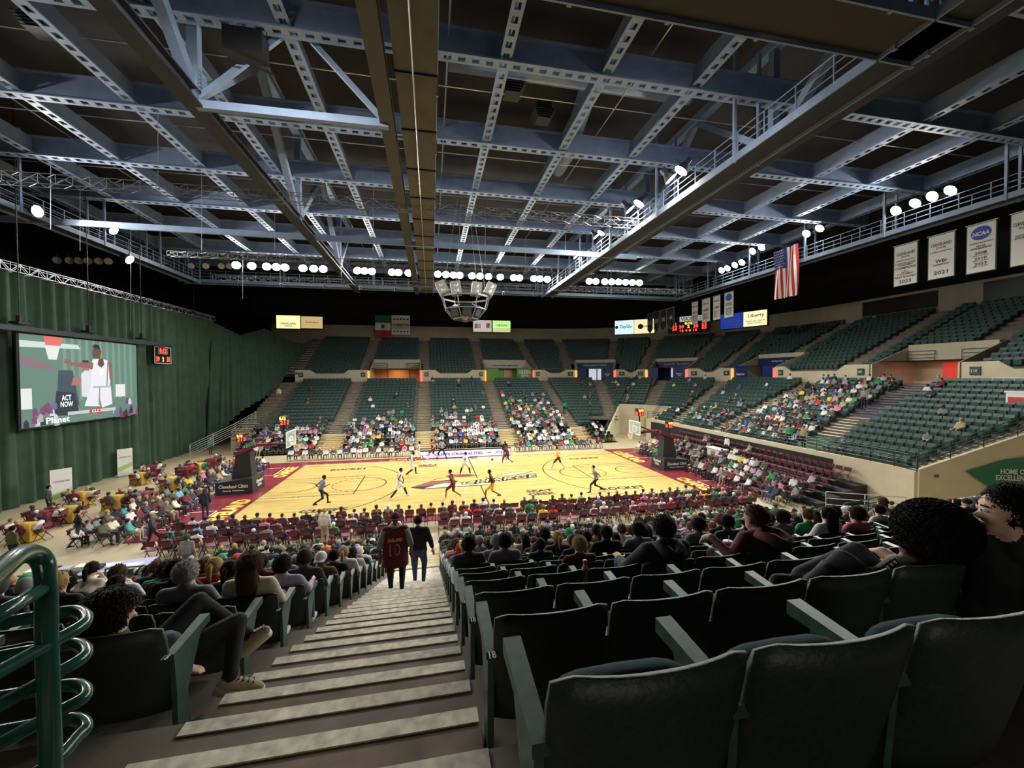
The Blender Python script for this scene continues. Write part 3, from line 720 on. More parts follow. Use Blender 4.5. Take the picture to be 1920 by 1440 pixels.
text('CHARGE', 6.1, .82, M_cream2, (1.75, -.8, .036), (1, .19, 0), (-.19, 1, 0), court, 'logo_lettering', 0, .0, .001, .35)
LT = [('ROCKET', -10.2, 5.1, 2.9, .62), ('CLIFFS', -9.6, -5.6, 2.7, .6), ('CLIFFS', 10.6, 5.1, 3.0, .5), ('ROCKET', 9.6, -4.9, 3.2, .7), ('SEAT', 3.75, -4.35, 1.9, .55), ('GEEK', 3.75, -5.05, 1.9, .55), ('SEAT', -3.7, 5.35, 1.7, .42), ('GEEK', -3.7, 4.85, 1.7, .42)]
for b, x, y, w_, h_ in LT: text(b, w_, h_, M_line, (x, y, .028), (1, 0, 0), (0, 1, 0), court, 'court_lettering', 0, .04)
for s in (-1, 1):
    r = (0, 1, 0) if s < 0 else (0, -1, 0); u = (-1, 0, 0) if s < 0 else (1, 0, 0)
    yc = (-4.9, 5.2) if s < 0 else (5.0, -5.0)
    text('CLEVELAND', 5.2, 1.0, M_gold, (s*15.1, yc[0], .024), r, u, court, 'apron_lettering', 0, .05)
    text('CHARGE', 3.6, .95, M_gold, (s*15.1, yc[1], .024), r, u, court, 'apron_lettering', 0, .05)
text('CLEVELAND', 3.4, .35, M_gold, (-5.6, 8.15, .024), (1, 0, 0), (0, 1, 0), court, 'apron_lettering', 0, .04)
text('CLEVELAND', 3.2, .3, M_line, (7., 7.87, .026), (1, 0, 0), (0, 1, 0), court, 'apron_lettering', 0, .02)
# ---- basket stands
M_glass = mat('backboard_glass', (210, 225, 225), .08, alpha=.28)
M_led = mat('red_digits', (255, 60, 40), .5, emit=4); M_ledy = mat('amber_digits', (255, 190, 50), .5, emit=4); M_rim = mat('rim_orange', (238, 98, 40), .4)
M_padb = mat('stand_pad_black', (40, 41, 42), .5)
for s in (-1, 1):
    st = empty('basket_stand', (s*16.1, 0, .022), 0, 'tall padded basket stand with a glass backboard at the %s end of the court' % ('curtain' if s < 0 else 'folding-chair'), 'basketball hoop')
    b = MB(); b.add([(s*-.95, -1.0, 0), (s*1.3, -1.0, 0), (s*1.3, 1.0, 0), (s*-.95, 1.0, 0), (s*-.9, -.95, 1.05), (s*1.3, -.95, .8), (s*1.3, .95, .8), (s*-.9, .95, 1.05)], [(0, 1, 2, 3), (4, 7, 6, 5), (0, 4, 5, 1), (3, 2, 6, 7), (0, 3, 7, 4), (1, 5, 6, 2)]); bp = b.build('base', [M_padb], st)
    b = MB(); b.add([(s*-.7, -.45, .9), (s*.55, -.45, .9), (s*.55, .45, .9), (s*-.7, .45, .9), (s*-.55, -.38, 2.75), (s*.25, -.38, 2.75), (s*.25, .38, 2.75), (s*-.55, .38, 2.75)], [(0, 1, 2, 3), (4, 7, 6, 5), (0, 4, 5, 1), (3, 2, 6, 7), (0, 3, 7, 4), (1, 5, 6, 2)]); b.build('post_padding', [M_padb], st)
    b = MB(); b.bar((s*.35, 0, 2.55), (s*-.9, 0, 3.1), .85, .22, 0); b.bar((s*-.9, 0, 3.1), (s*-2.2, 0, 3.12), .34, .2, 0); b.build('arm_padding', [M_maroon], st)
    b = MB(); b.bar((s*-2.2, 0, 3.05), (s*-2.95, 0, 3.1), .22, .18); b.bar((s*-1.6, .1, 3.2), (s*-2.9, .3, 3.7), .07); b.bar((s*-1.6, -.1, 3.2), (s*-2.9, -.3, 3.7), .07)
    b.bar((s*-2.6, 0, 3.2), (s*-2.6, 0, 4.5), .08); b.bar((s*.1, 0, 2.9), (s*.1, 0, 3.5), .07); b.build('arm', [M_black], st)
    bx = s*-3.03
    bb = MB(); bb.box((bx, 0, 3.48), (.03, 1.83, 1.07)); g = bb.build('backboard', [M_glass], st)
    b = MB()
    for y in (-.9, .9): b.box((bx, y, 3.48), (.06, .05, 1.1))
    for zz in (2.96, 4.0): b.box((bx, 0, zz), (.06, 1.83, .05))
    for y in (-.3, .3): b.box((bx-s*.02, y, 3.38), (.01, .05, .46))
    for zz in (3.15, 3.61): b.box((bx-s*.02, 0, zz), (.01, .6, .05))
    b.build('board_frame', [M_white], g)
    b = MB(); rx = bx-s*.38; b.tube([(rx+.228*math.cos(a), .228*math.sin(a), 3.03) for a in [2*PI*k/20 for k in range(20)]], .012, 6, closed=True); b.bar((bx, 0, 3.0), (rx+s*.22, 0, 3.02), .12, .04); b.build('rim', [M_rim], st)
    b = MB()
    for k in range(12):
        a = 2*PI*k/12
        for dk in (1, -1):
            b.tube([(rx+.225*math.cos(a+dk*i*.26), .225*math.sin(a+dk*i*.26), 3.02-.12*i) if i == 0 else (rx+(.225-.028*i)*math.cos(a+dk*i*.26), (.225-.028*i)*math.sin(a+dk*i*.26), 3.02-.115*i) for i in range(5)], .006, 4)
    b.build('net', [M_white], st)
    for (cx_, zz, sc, nm) in ((-2.6, 4.75, 1., 'shot_clock'), (.1, 3.65, .85, 'shot_clock')):
        b = MB(); b.box((s*cx_, 0, zz), (.5*sc, .55*sc, .6*sc)); c_ = b.build(nm, [M_black], st)
        if True:
            text('8:12', .42*sc, .2*sc, M_ledy, (s*cx_, -.277*sc, zz+.16*sc), (1, 0, 0), (0, 0, 1), c_, 'digits', .004, .04)
            text('21', .36*sc, .3*sc, M_led, (s*cx_, -.277*sc, zz-.12*sc), (1, 0, 0), (0, 0, 1), c_, 'digits', .004, .04)
            text('21', .36*sc, .3*sc, M_led, (s*(cx_-.252*sc), 0, zz-.12*sc), (0, (1 if s < 0 else -1), 0), (0, 0, 1), c_, 'digits', .0, .04)
    text('Cleveland Clinic', 1.75, .24, M_white, (s*.2, -.99, .55), (1, 0, 0), (0, 0, 1), bp, 'lettering', .02, .02)
    text('Sports Medicine', 1.3, .14, M_white, (s*.2, -1.0, .26), (1, 0, 0), (0, 0, 1), bp, 'lettering', .02, .02)
    text('Cleveland\nClinic', 1.1, .5, M_white, (s*-.98, 0, .55), (0, (1 if s < 0 else -1), 0), (0, 0, 1), bp, 'lettering', .02 , .02)
# ---- LED board on the far sideline
p0, p1 = atY(789, 862, 8.05), atY(957, 853, 8.05); x0, x1 = p0.x, p1.x
b = MB(); b.box(((x0+x1)/2, 8.15, .40), (x1-x0+.1, .16, .8)); led = b.build('advertising_board', [M_black]); tag(led, 'long lit lilac advertising board reading STRONG AS STEEL on the far sideline', 'advertising board')
b = MB(); b.box(((x0+x1)/2, 8.06, .38), (x1-x0, .02, .62)); b.build('lit_face', [mat('lilac_screen', (214, 196, 246), .5, emit=1.0)], led)
M_ledt = mat('led_text', (70, 56, 110), .6)
text('CLIFFS', 1.5, .24, M_ledt, (x0+2.0, 8.045, .38), (1, 0, 0), (0, 0, 1), led, 'lettering', .003, .03)
text('STRONG AS STEEL', 3.0, .26, M_ledt, ((x0+x1)/2+.1, 8.045, .38), (1, 0, 0), (0, 0, 1), led, 'lettering', .003, .03)
text('CLI', .8, .24, M_ledt, (x1-1.0, 8.045, .38), (1, 0, 0), (0, 0, 1), led, 'lettering', .003, .03)
for xx in (x0+.7, x1-2.1):
    b = MB(); b.add([(xx-.35, 8.043, .32), (xx, 8.043, .44), (xx+.3, 8.043, .46), (xx+.05, 8.043, .34)], [(0, 1, 2, 3)]); b.build('logo', [M_ledt], led)
# ---- basketball
b = MB(); b.ell((0, 0, 0), (.12, .12, .12), nu=16, nv=10); p = atY(923, 861.5, 5.2)
tag(b.build('basketball', [mat('ball_orange', (150, 74, 44), .6)], None, True, p), 'orange basketball in the air above the far side of the court', 'basketball')
# ---------------------------------------------------------------- roof
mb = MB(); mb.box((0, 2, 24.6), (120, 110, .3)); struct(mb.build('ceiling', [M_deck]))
ZB = 20.7
def beam_x(y, x0, x1):
    b = MB(); b.box(((x0+x1)/2, y, ZB+.55), (x1-x0, .06, 1.0)); b.box(((x0+x1)/2, y, ZB+1.07), (x1-x0, .5, .05)); o = b.build('web', [M_steel])
    f = MB(); n = int((x1-x0)/.57)
    for e in (-.2, .2): f.box(((x0+x1)/2, y+e, ZB), (x1-x0, .13, .06))
    for i in range(n): f.box((x0+.57*(i+.5), y, ZB), (.27, .27, .058))
    return o, f
def beam_y(x, y0, y1, zz=ZB+.12):
    b = MB(); b.box((x, (y0+y1)/2, zz+.5), (.05, y1-y0, .9)); o = b.build('web', [M_steel])
    f = MB(); n = int((y1-y0)/.57)
    for e in (-.18, .18): f.box((x+e, (y0+y1)/2, zz), (.12, y1-y0, .05))
    for i in range(n): f.box((x, y0+.57*(i+.5), zz), (.24, .27, .048))
    return o, f
bys = [-26, -20, -14, -8, -2, 4, 10, 16, 22]
for k, y in enumerate(bys):
    e = empty('roof_beam', (0, y, ZB), 0, 'blue-grey crossbeam with a perforated bottom flange, %s from the far end of the roof' % nth(len(bys)-k), 'roof beam', 'perforated crossbeams under the roof')
    o, f = beam_x(y, -34, 34); ff = f.build('perforated_flange', [M_steel])
    for q in (o, ff): q.parent = e; q.location = (0, -y, -ZB)
bxs = [-30.3, -26., -21.7, -17.2, -12.9, -8.6, -.3, 4.1, 8.4, 16.8, 21.6, 26.2, 31.]
for k, x in enumerate(bxs):
    e = empty('roof_joist', (x, -2, ZB), 0, 'long perforated joist running away under the roof, %s from the curtain side' % nth(k+1), 'roof joist', 'perforated joists running the other way under the roof')
    o, f = beam_y(x, -28, 24); ff = f.build('perforated_flange', [M_steel])
    for q in (o, ff): q.parent = e; q.location = (-x, 2, -ZB)
# sprinkler and conduit lines, ducts
for k, (x0, y0, x1, y1, zz, r) in enumerate([(-32, -11, 32, -11, 21.6, .03), (-32, -5, 32, -5, 21.7, .03), (-32, 1, 32, 1, 21.7, .03), (-32, 7, 32, 7, 21.7, .03), (-32, 13, 32, 13, 21.7, .03), (-2.6, -26, -2.6, 24, 21.5, .04), (6.2, -26, 6.2, 24, 21.9, .03), (-15, -26, -15, 24, 21.9, .03), (-24, -26, -24, 24, 21.9, .03), (-10.6, -26, -10.6, 24, 22.0, .03)]):
    b = MB(); b.tube([(x0, y0, zz), (x1, y1, zz)], r, 6); tag(b.build('ceiling_pipe', [M_alu]), 'thin pale pipe under the roof, %s of the run %s' % (nth(k % 5+1), 'across the hall' if k < 5 else 'along the hall'), 'pipe', 'thin pipes under the roof')
b = MB(); b.tube([(-2.5, -11.5, 22.6), (10, -11.5, 22.6)], .55, 14); b.tube([(4.5, -12, 22.6), (5.5, -5, 22.4), (5.5, -3, 22.4)], .5, 14); b.tube([(-2.5, -5.2, 22.9), (9, -5.2, 22.9)], .45, 14)
tag(b.build('air_duct', [M_steel], None, True), 'round grey air duct under the roof right of the brown catwalk', 'air duct')
for k, (x, y) in enumerate([(.6, -11), (-18.5, -11), (2.6, -9.4), (7.9, -6.4)]):
    b = MB()
    for i in range(5): b.box((x, y, 21.9-.09*i), (1.15-.1*i, 1.15-.1*i, .04))
    b.box((x, y, 22.2), (.8, .8, .5)); tag(b.build('air_diffuser', [M_steeld]), 'square stepped air diffuser hung among the roof beams, %s from the court side' % nth(4-k), 'air diffuser', 'square air diffusers')
# ---- light trusses
def truss(p0, p1, wd, n, mats, label, name='lighting_truss', r=.02, three=False):
    p0, p1 = Vector(p0), Vector(p1); d = (p1-p0).normalized(); s = d.cross(V(0, 0, 1)).normalized()*wd/2; u = V(0, 0, wd/2)
    ch = [s+u, s-u, -s-u, -s+u] if not three else [u, s-u, -s-u]; b = MB()
    for c in ch: b.tube([p0+c, p1+c], r, 5)
    for i in range(n):
        a, e = p0.lerp(p1, i/n), p0.lerp(p1, (i+1)/n)
        for k in range(len(ch)):
            c0, c1 = ch[k], ch[(k+1) % len(ch)]
            b.bar(a+(c0 if i % 2 else c1), e+(c1 if i % 2 else c0), r*1.1)
        b.bar(a+ch[0], a+ch[1], r)
    return tag(b.build(name, mats), label, 'truss')
M_tru = mat('truss_grey', (112, 114, 120), .5, metal=.3)
truss((-32, -6.0, 17.7), (11.5, -5.3, 18.1), .5, 60, [M_tru], 'silver lighting truss spanning the hall in front of the others')
truss((-24, 13.6, 17.4), (28.4, 13.8, 18.0), .5, 70, [M_tru], 'silver lighting truss crossing low in front of the far floodlights')
truss((-25, 8.5, 18.2), (13, 8.5, 18.4), .4, 50, [M_tru], 'slim silver truss behind the grey pipe beam')
b = MB(); b.bar((-31, 1.5, 18.1), (14.2, 1.9, 18.1), .18, .4); tag(b.build('pipe_beam', [M_steel]), 'long straight blue-grey beam crossing the hall between two trusses', 'beam')
# ---- catwalks
def catwalk(p0, p1, wd, label, boards, sides=(1, -1), posts=3.0, name='catwalk', hz=23.):
    p0, p1 = Vector(p0), Vector(p1); d = (p1-p0).normalized(); s = d.cross(V(0, 0, 1)).normalized(); L = (p1-p0).length
    e = empty(name, p0, 0, label, 'catwalk'); O = -p0
    def put(b, nm, m): q = b.build(nm, m, e); q.location = O
    b = MB(); b.bar(p0, p1, wd-.1, .06); put(b, 'deck', [boards])
    for k in sides:
        b = MB(); b.bar(p0+s*k*wd/2, p1+s*k*wd/2, .06, .34); put(b, 'edge_beam', [M_steel])
        b = MB()
        for h in (.45, .78, 1.12): b.tube([p0+s*k*wd/2+V(0, 0, h), p1+s*k*wd/2+V(0, 0, h)], .022, 5)
        n = int(L/1.5)
        for i in range(n+1): q = p0.lerp(p1, i/n)+s*k*wd/2; b.bar(q, q+V(0, 0, 1.12), .045)
        put(b, 'railing', [M_steel])
        n = int(L/posts)
        for i in range(n+1): b = MB(); q = p0.lerp(p1, i/n)+s*k*wd/2; b.bar(q-V(0, 0, .2), V(q.x, q.y, hz), .13); put(b, 'hanger', [M_steel])
    return e
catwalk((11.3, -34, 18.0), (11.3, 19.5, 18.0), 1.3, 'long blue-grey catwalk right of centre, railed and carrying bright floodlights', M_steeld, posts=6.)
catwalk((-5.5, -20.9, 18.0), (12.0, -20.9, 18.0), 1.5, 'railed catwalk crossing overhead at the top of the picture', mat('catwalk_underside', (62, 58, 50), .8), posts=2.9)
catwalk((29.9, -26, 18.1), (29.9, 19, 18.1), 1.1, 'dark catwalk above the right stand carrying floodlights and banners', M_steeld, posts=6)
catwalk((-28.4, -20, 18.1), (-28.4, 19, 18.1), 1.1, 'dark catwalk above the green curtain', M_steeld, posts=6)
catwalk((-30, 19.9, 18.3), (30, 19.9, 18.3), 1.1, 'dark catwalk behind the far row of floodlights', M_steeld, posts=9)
# brown boxed walkway nearly overhead with its dark I-beam
e = empty('boxed_walkway', (-3.8, -2, 18), 0, 'tan boxed walkway underside running straight away overhead', 'walkway')
b = MB(); b.box((0, 0, 0), (1.3, 44, .08)); 
for x in (-.65, .65): b.box((x, 0, .12), (.08, 44, .3))
b.build('deck', [M_tan], e)
b = MB()
for i in range(14): b.box((0, -21+3.2*i, -.06), (1.4, .12, .08))
b.build('cross_strap', [M_black], e)
b = MB(); b.tube([(-.1, -22, -.25), (-.1, 22, -.25)], .025, 5); b.build('conduit', [M_alu], e)
b = MB(); 
for h in (.5, .9, 1.2): b.tube([(.7, -22, h), (.7, 22, h)], .02, 5)
for i in range(12): b.bar((.7, -21.5+3.9*i, -.1), (.7, -21.5+3.9*i, 3.4), .09)
b.build('railing', [M_steel], e)
b = MB(); b.box((-5.05, -2, 18.0), (.55, 46, .07)); b.box((-5.05, -2, 18.3), (.06, 46, .6)); b.box((-5.05, -2, 18.62), (.5, 46, .06)); tag(b.build('girder', [mat('girder_brown', (66, 64, 60), .6)]), 'dark I-shaped girder beside the tan walkway overhead', 'girder')
# ---- main trusses, one each side
def main_truss(x, label, z0=17.9):
    e = empty('main_truss', (x, -2, z0), 0, label, 'truss')
    def put(b, nm, m): q = b.build(nm, m, e); q.location = (-x, 2, -z0)
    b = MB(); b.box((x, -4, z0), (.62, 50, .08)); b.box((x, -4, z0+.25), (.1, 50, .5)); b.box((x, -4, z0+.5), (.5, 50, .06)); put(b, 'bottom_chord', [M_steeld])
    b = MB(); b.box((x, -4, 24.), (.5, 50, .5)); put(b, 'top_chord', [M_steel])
    for i in range(6):
        y = -25.4+6*i*2
        if y > 22: break
        for (ya, yb, r) in ((y, y, .24), (y, y-6, .26), (y, y+6, .22)):
            b = MB(); b.bar((x, ya, z0+.4), (x, yb, 23.9), r*1.35, r*1.5); put(b, 'brace', [M_steel])
    for i in range(6):
        y = -25.4+12*i
        if y > 22: break
        b = MB(); b.box((x, y, z0+.9), (.5, .7, .9))
        for q in range(2):
            for r in range(6): b.box((x+.27, y-.2+.4*q, z0+.55+.14*r), (.04, .06, .06))
        put(b, 'gusset_plate', [M_steel])
    return e
main_truss(-11.95, 'heavy blue-grey roof truss with diagonal tubes left of the tan walkway')
main_truss(13.3, 'heavy dark roof truss behind the right-hand catwalk', 18.6)
e = empty('strut_frame', (-8.5, -13.4, 18), 0, 'pale blue strut frame between the heavy truss and the tan walkway', 'frame')
b = MB(); b.bar((-11.9, -13.4, 18.0), (-5.0, -13.5, 18.0), .24, .3); b.build('strut', [M_steel], e, loc=(8.5, 13.4, -18))
pa, pb, pc = atY(372, 185, -13.4), atY(530, 66, -13.4), atY(578, 70, -13.4)
for a, c in ((pa, pb), (pb, pc), (pc, V(-5.1, -13.4, 18.1))):
    b = MB(); b.bar(a, c, .16, .2); b.build('diagonal', [M_steel], e, loc=(8.5, 13.4, -18))
# old scoreboard-like box hung in the frame
p = atY(462, 112, -13.9); b = MB(); b.box((0, 0, .5), (1.3, .7, .85)); b.bar((-.7, -.4, -.1), (.8, .5, -.1), .05)
for x in (-.7, .7): b.bar((x, 0, 1), (x, 0, 5.), .03)
ob = tag(b.build('hanging_box', [M_black], None, False, p), 'black equipment box hung on cables inside the pale strut frame', 'equipment box')
# ---- floodlights
M_lens = mat('flood_lens', (255, 252, 240), .4, emit=60); M_lensg = mat('flood_lens_green', (246, 255, 224), .4, emit=60); M_off = mat('flood_off', (170, 166, 150), .4)
flood_me = {}
def flood_mesh(m, nm):
    b = MB(); n = 14
    prof = [(.10, -.42), (.16, -.40), (.30, -.12), (.36, 0), (.34, .02)]
    vs = []
    for r, y in prof: vs += [(r*math.cos(2*PI*k/n), y, r*math.sin(2*PI*k/n)) for k in range(n)]
    fs = [tuple(range(n))]
    for i in range(len(prof)-1): fs += [(i*n+k, (i+1)*n+k, (i+1)*n+(k+1) % n, i*n+(k+1) % n) for k in range(n)]
    b.add(vs, fs); b.box((0, -.55, 0), (.26, .3, .26)); b.bar((0, -.3, .0), (0, -.3, .62), .04)
    return b.mesh('housing', [M_steeld])
H_ME = flood_mesh(None, 'h')
def lens_mesh(m): b = MB(); n = 18; b.add([(0, .03, 0)]+[(.345*math.cos(2*PI*k/n), .012, .345*math.sin(2*PI*k/n)) for k in range(n)], [(0, 1+(k+1) % n, 1+k) for k in range(n)]); return b.mesh('lens', [m])
LENS = {0: lens_mesh(M_lens), 1: lens_mesh(M_lensg), 2: lens_mesh(M_off)}
LD = bpy.data.lights.new('flood_beam', 'SPOT'); LD.energy = LAMP_W; LD.spot_size = math.radians(142); LD.spot_blend = 1.; LD.shadow_soft_size = .35; LD.color = (1, .98, .93)
def floodlight(loc, aim, kind, label, group, beam=True, s=1.):
    loc = Vector(loc); d = (Vector(aim)-loc).normalized(); e = empty('floodlight', loc, 0, label, 'floodlight', group)
    e.rotation_euler = d.to_track_quat('Y', 'Z').to_euler(); e.scale = (s, s, s)
    link_mesh('housing', H_ME, e); link_mesh('lens', LENS[kind], e)
    if beam:
        l = bpy.data.objects.new('beam', LD); COL.objects.link(l); l.parent = e; l.location = (0, .12, 0); l.rotation_euler = (PI/2, 0, 0)
        l.rotation_euler = Vector((0, 1, 0)).to_track_quat('-Z', 'Y').to_euler()
far = [443, 472, 500, 518, 534, 568, 588, 606, 670, 683, 697, 735, 747, 766, 821, 836, 850, 862, 885, 900, 916, 938, 963, 974, 1001, 1012, 1026]
for i, x in enumerate(far):
    p = atY(x, 497+(x-440)*.045, 17.2); floodlight(p, (p.x*.4, -6, 0), 1 if 800 < x < 980 else 0, 'round white floodlight on the far truss left of the right-hand catwalk, %s from the curtain' % nth(i+1), 'floodlights in the far row', i % 3 == 0, 1.2)
for i, x in enumerate([1105, 1117, 1134, 1147, 1160, 1173, 1186, 1199]):
    p = atY(x, 527+(x-1100)*.03, 17.2); floodlight(p, (5, -4, 0), 1, 'greenish floodlight on the far truss right of the catwalk, %s in the row' % nth(i+1), 'greenish far floodlights', i % 4 == 1, 1.2)
for i, x in enumerate([358, 386, 415, 430, 107, 130, 148, 165, 185, 203]):
    p = atY(x, 499, 17.6) if x > 300 else atY(x, 488-(x-107)*-.02, 14.)
    floodlight(p, (0, -30, 2), 2, 'unlit pale floodlight hung near the curtain, %s of the dark ones' % nth(i+1), 'unlit floodlights', False, .9)
for i, (x, y) in enumerate([(1258, 335), (1277, 320), (1181, 393), (1198, 382), (1118, 443), (1127, 437), (1080, 481)]):
    p = atX(x, y, 10.4); floodlight(p, (-3, p.y*.5, 0) if i % 2 else (22, p.y-4, 5), 0, 'bright floodlight beside the catwalk right of centre, %s from the camera' % nth(i+1), 'floodlights along the right-hand catwalk', True, 1.1 if i < 4 else .9)
for i, (x, y) in enumerate([(1680, 395), (1716, 381), (1748, 368), (1782, 357), (1512, 438), (1537, 428), (1411, 471), (1428, 464), (1353, 507), (1364, 503), (1378, 497), (1391, 492)]):
    p = atX(x, y, 29.3); floodlight(p, (6 if i % 2 else -2, p.y*.5, 0), 0, 'bright floodlight on the catwalk above the right stand, %s from the camera' % nth(i+1), 'floodlights above the right stand', i in (0, 2, 4, 5, 7, 9, 11))
for i, (x, y) in enumerate([(213, 432), (243, 487)]):
    p = atX(x, y, -27.6); floodlight(p, (2, p.y*.5, 0), 0, 'lone floodlight high above the curtain, the %s one' % ('nearer' if i == 0 else 'farther'), 'lone floodlights above the curtain', True)
for i, x in enumerate((-9, 7)): floodlight((x, -20.0, 18.9), (x*.8, -2, 0), 0, 'floodlight on the overhead crossing catwalk, %s from the curtain' % nth(i+1), 'added fill floodlights by the crossing catwalk', True)  # two extra lamps added only to brighten the far side and banners
# floodlights on the left catwalk, behind the trusses
for i, y in enumerate((-12, -6, 0)): floodlight((-27.4, y, 18.2), (2, y*.5, 0) if y else (26, -8, 12), 0, 'floodlight on the catwalk above the curtain, %s in line' % nth(i+1), 'floodlights above the curtain', True)
# ---- small stage lights on the trusses and hanging cables
k = 0
for x in (-22, -18, -14, -10.5, -7, -2, 1, 4.5, 8):
    b = MB(); b.tube([(0, 0, 0), (0, .1, -.35)], [.09, .12], 8); b.bar((0, 0, .0), (0, 0, .35), .04); k += 1
    tag(b.build('stage_light', [M_black], None, False, (x, 13.4, 17.1)), 'small black stage light under the far truss, %s from the curtain' % nth(k), 'stage light', 'small stage lights')
k = 0
for (x, y, z0, z1) in [(10, 690, 0, 0)]: pass
for px, py0, py1, Y in ((150, 150, 470, 2), (245, 420, 620, 6), (95, 310, 430, -4), (296, 210, 350, -8), (515, 230, 470, -2), (378, 320, 470, 0), (640, 400, 520, 4), (910, 300, 500, 2), (1060, 290, 470, 2), (1195, 300, 400, -4), (1125, 320, 430, 4), (455, 470, 560, 12), (700, 110, 470, -3), (985, 400, 510, 8)):
    a, c = atY(px, py0, Y), atY(px, py1, Y); k += 1; b = MB(); b.tube([a, V(c.x, c.y, c.z)], .012, 4)
    tag(b.build('rigging_cable', [M_alu]), 'thin vertical rigging cable from the roof, %s counted from the walkway side' % nth(k), 'cable', 'vertical rigging cables')
# ---- centre speaker cluster
cc = atY(873, 570, 0); cl = empty('speaker_cluster', cc, 0, 'octagonal hanging speaker basket with four loudspeakers on top above the court', 'speaker cluster')
M_spk = mat('speaker_grey', (150, 148, 134), .6); fr = MB(); R0, R1 = 1.85, .95; zt, zb = .45, -1.15
ring = lambda r, z: [V(r*math.cos(PI/8+PI/4*i), r*math.sin(PI/8+PI/4*i), z) for i in range(8)]
a_, b_, c_ = ring(R0, zt), ring(1.6, -.45), ring(R1, zb)
for i in range(8):
    j = (i+1) % 8
    fr.bar(a_[i], a_[j], .12); fr.bar(b_[i], b_[j], .05); fr.bar(c_[i], c_[j], .06); fr.bar(a_[i], b_[i], .06); fr.bar(b_[i], c_[i], .06); fr.bar(c_[i], V(0, 0, -1.35), .05)
fr.build('frame', [M_tru], cl)
for i in range(8):
    b = MB(); an = PI/4*i; R = Matrix.Rotation(an, 3, 'Z') @ Matrix.Rotation(math.radians(25), 3, 'Y'); b.box(R @ V(1.15, 0, -.15), (.5, .75, .8), 0, R); b.box(R @ V(1.42, 0, -.15), (.04, .6, .62), 1, R); b.build('horn_speaker', [M_black, M_steeld], cl)
b = MB(); b.add([V(.45*math.cos(PI/2*i), .45*math.sin(PI/2*i), -.8) for i in range(4)]+[V(0, 0, -1.3)], [(0, 1, 4), (1, 2, 4), (2, 3, 4), (3, 0, 4)]); b.build('centre_horn', [M_alu], cl)
for i, (x, t) in enumerate(((-1.75, -25), (-.75, -8), (.75, 8), (1.75, 25))):
    b = MB(); R = Matrix.Rotation(math.radians(t), 3, 'Y') @ Matrix.Rotation(math.radians(-12), 3, 'X'); b.box((x, -.6, 1.0), (.72, .6, .95), 0, R)
    for zz in (.2, -.2): b.ell(V(x, -.6, 1.0)+R @ V(0, -.31, zz), (.17, .03, .17), R, 12, 6, 1)
    b.build('loudspeaker', [M_spk, M_alu], cl)
b = MB()
for i in range(0, 8, 2): b.tube([a_[i], V(a_[i].x*.3, a_[i].y*.3, 8)], .015, 4)
b.build('suspension_cable', [M_alu], cl)
# ---------------------------------------------------------------- curtains, screens, signs, banners
M_curt = mat('green_curtain', (54, 80, 60), .85, noise=.18, scale=1.2); 
def curtain(pts_top, pts_bot, n, amp, wl):
    """pleated cloth between two polylines sampled by 0..1"""
    def samp(pl, s):
        k = s*(len(pl)-1); i = min(int(k), len(pl)-2); return Vector(pl[i]).lerp(Vector(pl[i+1]), k-i)
    b = MB(); rows = 14; vs = []; L = (Vector(pts_top[-1])-Vector(pts_top[0])).length
    rr = random.Random(3); ph = 0; phs = []
    for i in range(n+1): phs.append(ph); ph += (L/n)/wl*2*PI*rr.uniform(.65, 1.35)
    for i in range(n+1):
        s = i/n; a, c = samp(pts_top, s), samp(pts_bot, s); a2, c2 = samp(pts_top, min(1, s+.01)), samp(pts_top, max(0, s-.01))
        d = (a2-c2); d.z = 0; d.normalize(); nn = V(d.y, -d.x, 0)
        for j in range(rows+1):
            q = a.lerp(c, j/rows); w_ = amp*(.55+.45*j/rows); vs.append(q+nn*(math.sin(phs[i])*w_+.3*w_*math.sin(phs[i]*2.3+j*.15))+d*.08*math.cos(phs[i]*.5+j*.2))
    fs = [(i*(rows+1)+j, (i+1)*(rows+1)+j, (i+1)*(rows+1)+j+1, i*(rows+1)+j+1) for i in range(n) for j in range(rows)]
    b.add(vs, fs); return b
XC = -28.4
tag(curtain([(XC, -22, 14.2), (XC, 22.3, 14.35)], [(XC+.3, -22, .02), (XC+.2, 22.0, .02)], 420, .26, 1.05).build('green_curtain', [M_curt], None, True), 'tall pleated dark green curtain walling off the left end of the court', 'curtain')
def Sz(y): return 1.03+.4136*(y-16.2)+.25
tp = [(XC, 22.3, 14.3), (-27.2, 26.5, 13.1), (-25.9, 31, 14.5), (-24.6, 36, 13.3), (-23.6, 40, 13.0), (-22.6, 44, 14.)]
bt = [(XC+.6, 19.6, .3), (-25.2, 21.5, Sz(21.5)+.3), (-23.6, 26, Sz(26)+.3), (-23.4, 31, 8.), (-23.2, 37, 11.0), (-22.7, 43.5, 13.4)]
tag(curtain(tp, bt, 240, .2, .8).build('green_curtain', [M_curt], None, True), 'dark green drape sagging over the stand beyond the tall curtain', 'curtain')
truss((XC+.1, -21, 14.45), (XC+.1, 22.6, 14.6), .5, 74, [M_alu], 'silver truss that carries the tall green curtain', 'curtain_truss')
M_chain = M_railg
for i, (px, py) in enumerate(((37, 480), (150, 470), (245, 520), (355, 575))):
    y = (-1.2, 3.8, 9.2, 18.6)[i]; b = MB(); x = XC+.9 if i < 3 else XC+.1; z0 = 11.2 if i < 3 else 14.7
    b.tube([(0, 0, .3), (0, 0, 24-z0)], .03, 5); b.tube([(0, 0, 0), (.0, 0, .35)], .14, 8); b.box((0, 0, -.1), (.5, .7, .14)); tag(b.build('chain_hoist', [M_black], None, False, (x, y, z0)), 'black chain hoist hanging in front of the curtain, %s from the camera' % nth(i+1), 'chain hoist', 'chain hoists at the curtain')
